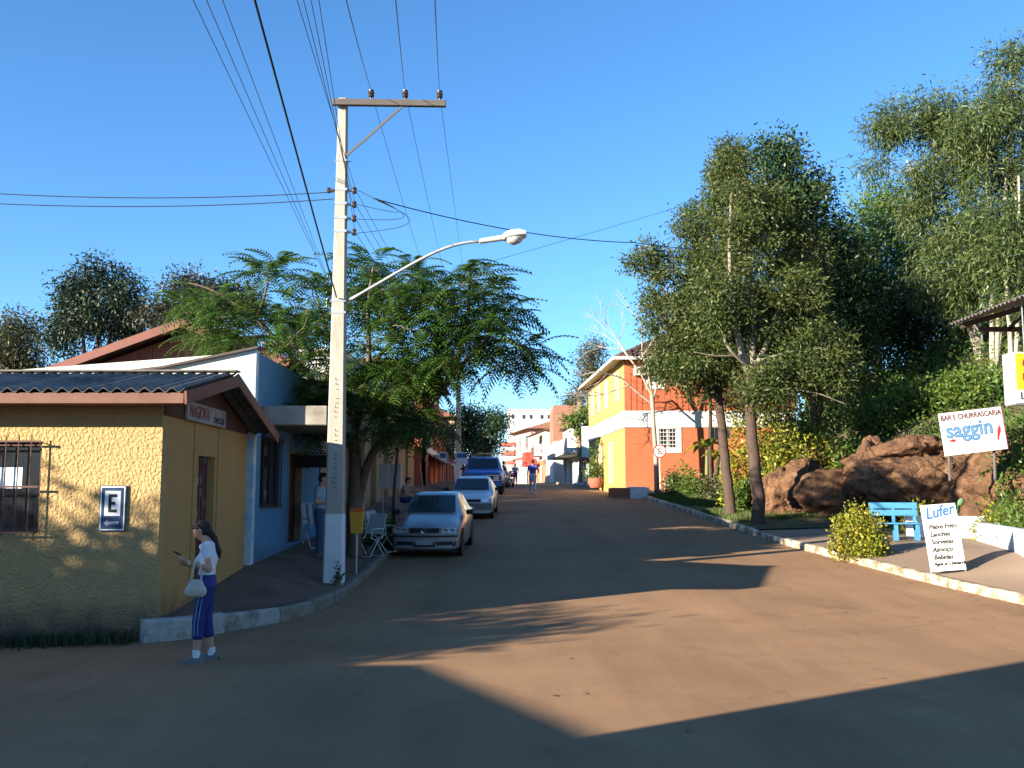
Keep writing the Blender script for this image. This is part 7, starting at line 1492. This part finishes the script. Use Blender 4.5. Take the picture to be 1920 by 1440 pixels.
tb = MB(); nodes = []
for path, r0, r1 in lim:
    P_ = [Vector(at(*p)) for p in path]; pts = []
    for i in range(len(P_) - 1):
        a = P_[max(i - 1, 0)]; b = P_[i]; c = P_[i + 1]; d = P_[min(i + 2, len(P_) - 1)]
        for u in np.linspace(0, 1, 7)[(0 if i == 0 else 1):]: pts.append(.5 * ((2 * b) + (c - a) * u + (2 * a - 5 * b + 4 * c - d) * u * u + (3 * b - a - 3 * c + d) * u ** 3))
    tb.tube(pts, [r0 + (r1 - r0) * i / (len(pts) - 1) for i in range(len(pts))], 8); nodes += [np.array(p) for p in pts[len(pts) // 2:]]
bl_ = [(420, 590, 90, 42, 1.2), (370, 565, 40, 30, .9), (560, 600, 90, 70, 1.8), (500, 505, 34, 22, .6), (590, 525, 34, 18, .8), (700, 560, 70, 60, 1.8), (790, 600, 110, 80, 2.0), (880, 540, 70, 45, 1.6), (905, 620, 80, 70, 1.8), (970, 660, 45, 50, 1.0), (640, 700, 100, 60, 1.8), (560, 755, 60, 36, 1.2), (740, 720, 90, 50, 1.6), (800, 800, 34, 26, .8), (960, 590, 34, 30, .8), (480, 680, 50, 30, 1.0), (690, 500, 36, 20, .8), (780, 510, 50, 22, 1.0), (430, 640, 70, 32, 1.1), (600, 790, 60, 26, 1.0), (720, 790, 60, 34, 1.2), (820, 690, 90, 50, 1.4)]
pr = np.array([b[2] * b[3] * b[4] ** .5 for b in bl_]); pr = pr ** .8; pr /= pr.sum(); tips = []
for i in range(470):
    q = bl_[i % len(bl_)] if i < 5 * len(bl_) else bl_[rs.choice(len(bl_), p=pr)]; v = rs.normal(0, 1, 3); v /= np.linalg.norm(v); v *= rs.rand() ** .4; Y = 21.4 + v[2] * q[4]; tips.append(np.array(at(q[0] + v[0] * q[2], q[1] + v[1] * q[3], Y)))
NA = list(nodes); dirs = []
for i in np.argsort([min(np.linalg.norm(t_ - n) for n in nodes[::3]) for t_ in tips]):
    t_ = tips[i]; D = np.array(NA) - t_; j = int(np.argmin(np.linalg.norm(D, axis=1) + np.maximum(D[:, 2], 0))); a = Vector(NA[j]); b = Vector(t_); l = (b - a).length; mid = a.lerp(b, .5) + Vector((0, 0, -.06 * l)) + Vector(rs.normal(0, .05 * l, 3)); tb.tube([a, mid, b], [.008 + .012 * l, .008 + .006 * l, .006], 5, cap=False); NA += [np.array(mid), np.array(a.lerp(b, .8))]; dirs.append((t_, np.array((b - mid).normalized())))
tb.build('trunk', M('bark_feathery', (.13, .09, .06), .9, .3, 5, .5, 25), FT, smooth=True, world=True)
# one frond: a drooping midrib with pairs of narrow leaflets
fv = []; ff = []; L0 = .74; nP = 11
def ax_(u): return np.array((L0 * u, 0, .16 * u - .5 * u * u))
for k in range(5):
    a, b = ax_(k / 5), ax_((k + 1) / 5); i0 = len(fv); fv += [a + (0, .004, 0), a - (0, .004, 0), b - (0, .003, 0), b + (0, .003, 0)]; ff.append((i0, i0 + 1, i0 + 2, i0 + 3))
for k in range(nP):
    u = .14 + .84 * k / (nP - 1); p = ax_(u); ll = .19 * math.sin(math.pi * (.22 + .66 * (k / (nP - 1)))); wd = .040
    for s in (-1, 1):
        d = np.array((.42, s * .86, -.16)); d /= np.linalg.norm(d); n_ = np.array((.8, -s * .4, 0)); i0 = len(fv); m_ = p + d * ll * .5 + (0, 0, .008); e = p + d * ll + np.array((0, 0, -.03)); fv += [p - n_ * wd * .3, m_ - n_ * wd * .5, m_ + n_ * wd * .5, p + n_ * wd * .3, e + n_ * wd * .12, e - n_ * wd * .12]; ff += [(i0, i0 + 1, i0 + 2, i0 + 3), (i0 + 1, i0 + 5, i0 + 4, i0 + 2)]
fv = np.array(fv); ff = np.array(ff); AV = []; AQ = []; cnt = 0
for t_, d in dirs:
    n = rs.randint(4, 7); a0 = math.atan2(d[1], d[0])
    for k in range(n):
        az = a0 + (k - (n - 1) / 2) * rs.uniform(.7, 1.0) + rs.normal(0, .2); el = rs.uniform(-.6, .75); e1 = np.array((math.cos(az) * math.cos(el), math.sin(az) * math.cos(el), math.sin(el))); e2 = np.cross((0, 0, 1), e1); e2 /= np.linalg.norm(e2); e2 = e2 + rs.normal(0, .15, 3); e2 -= e1 * (e2 @ e1); e2 /= np.linalg.norm(e2); e3 = np.cross(e1, e2); sc = rs.uniform(.7, 1.2)
        AV.append(t_ + sc * (fv[:, :1] * e1 + fv[:, 1:2] * e2 + fv[:, 2:] * e3)); AQ.append(ff + cnt); cnt += len(fv)
fast_mesh('fronds', np.concatenate(AV), np.concatenate(AQ), leafmat('leaf_feathery', (.03, .075, .014), (.11, .19, .035), .45, .45, (.2, .3, .05)), FT)
# sapling behind the cabinet, planting strip and weed on the pole
sp = Vector((-3.0, 25.2, swl(-3.05, 25.2))); make_tree('sapling', 'thin sapling beside the grey cabinet', sp, [([sp - Vector((0, 0, .1)), sp + Vector((.05, 0, 1.6)), sp + Vector((.15, .1, 3.0))], .05, .02)], [(sp + Vector((.4, .2, 2.9)), (.8, .8, .5))], 26, 26, (.13, .06), L_GRN, BARK, 120, .16)
shrub('pavement_plant', 'dark leafy plant at the kerb beside the silver car', (-3.2, 24.6, swl(-3.2, 24.6)), (.45, .5, .6), 50, 22, (.12, .05), L_GRN, 121, .1)
shrub('pole_weed', 'small weed growing at the foot of the near power pole', (-3.08, 18.0, swl(-3.08, 18.0)), (.10, .06, .42), 9, 4, (.09, .045), L_DRK, 122, .04)
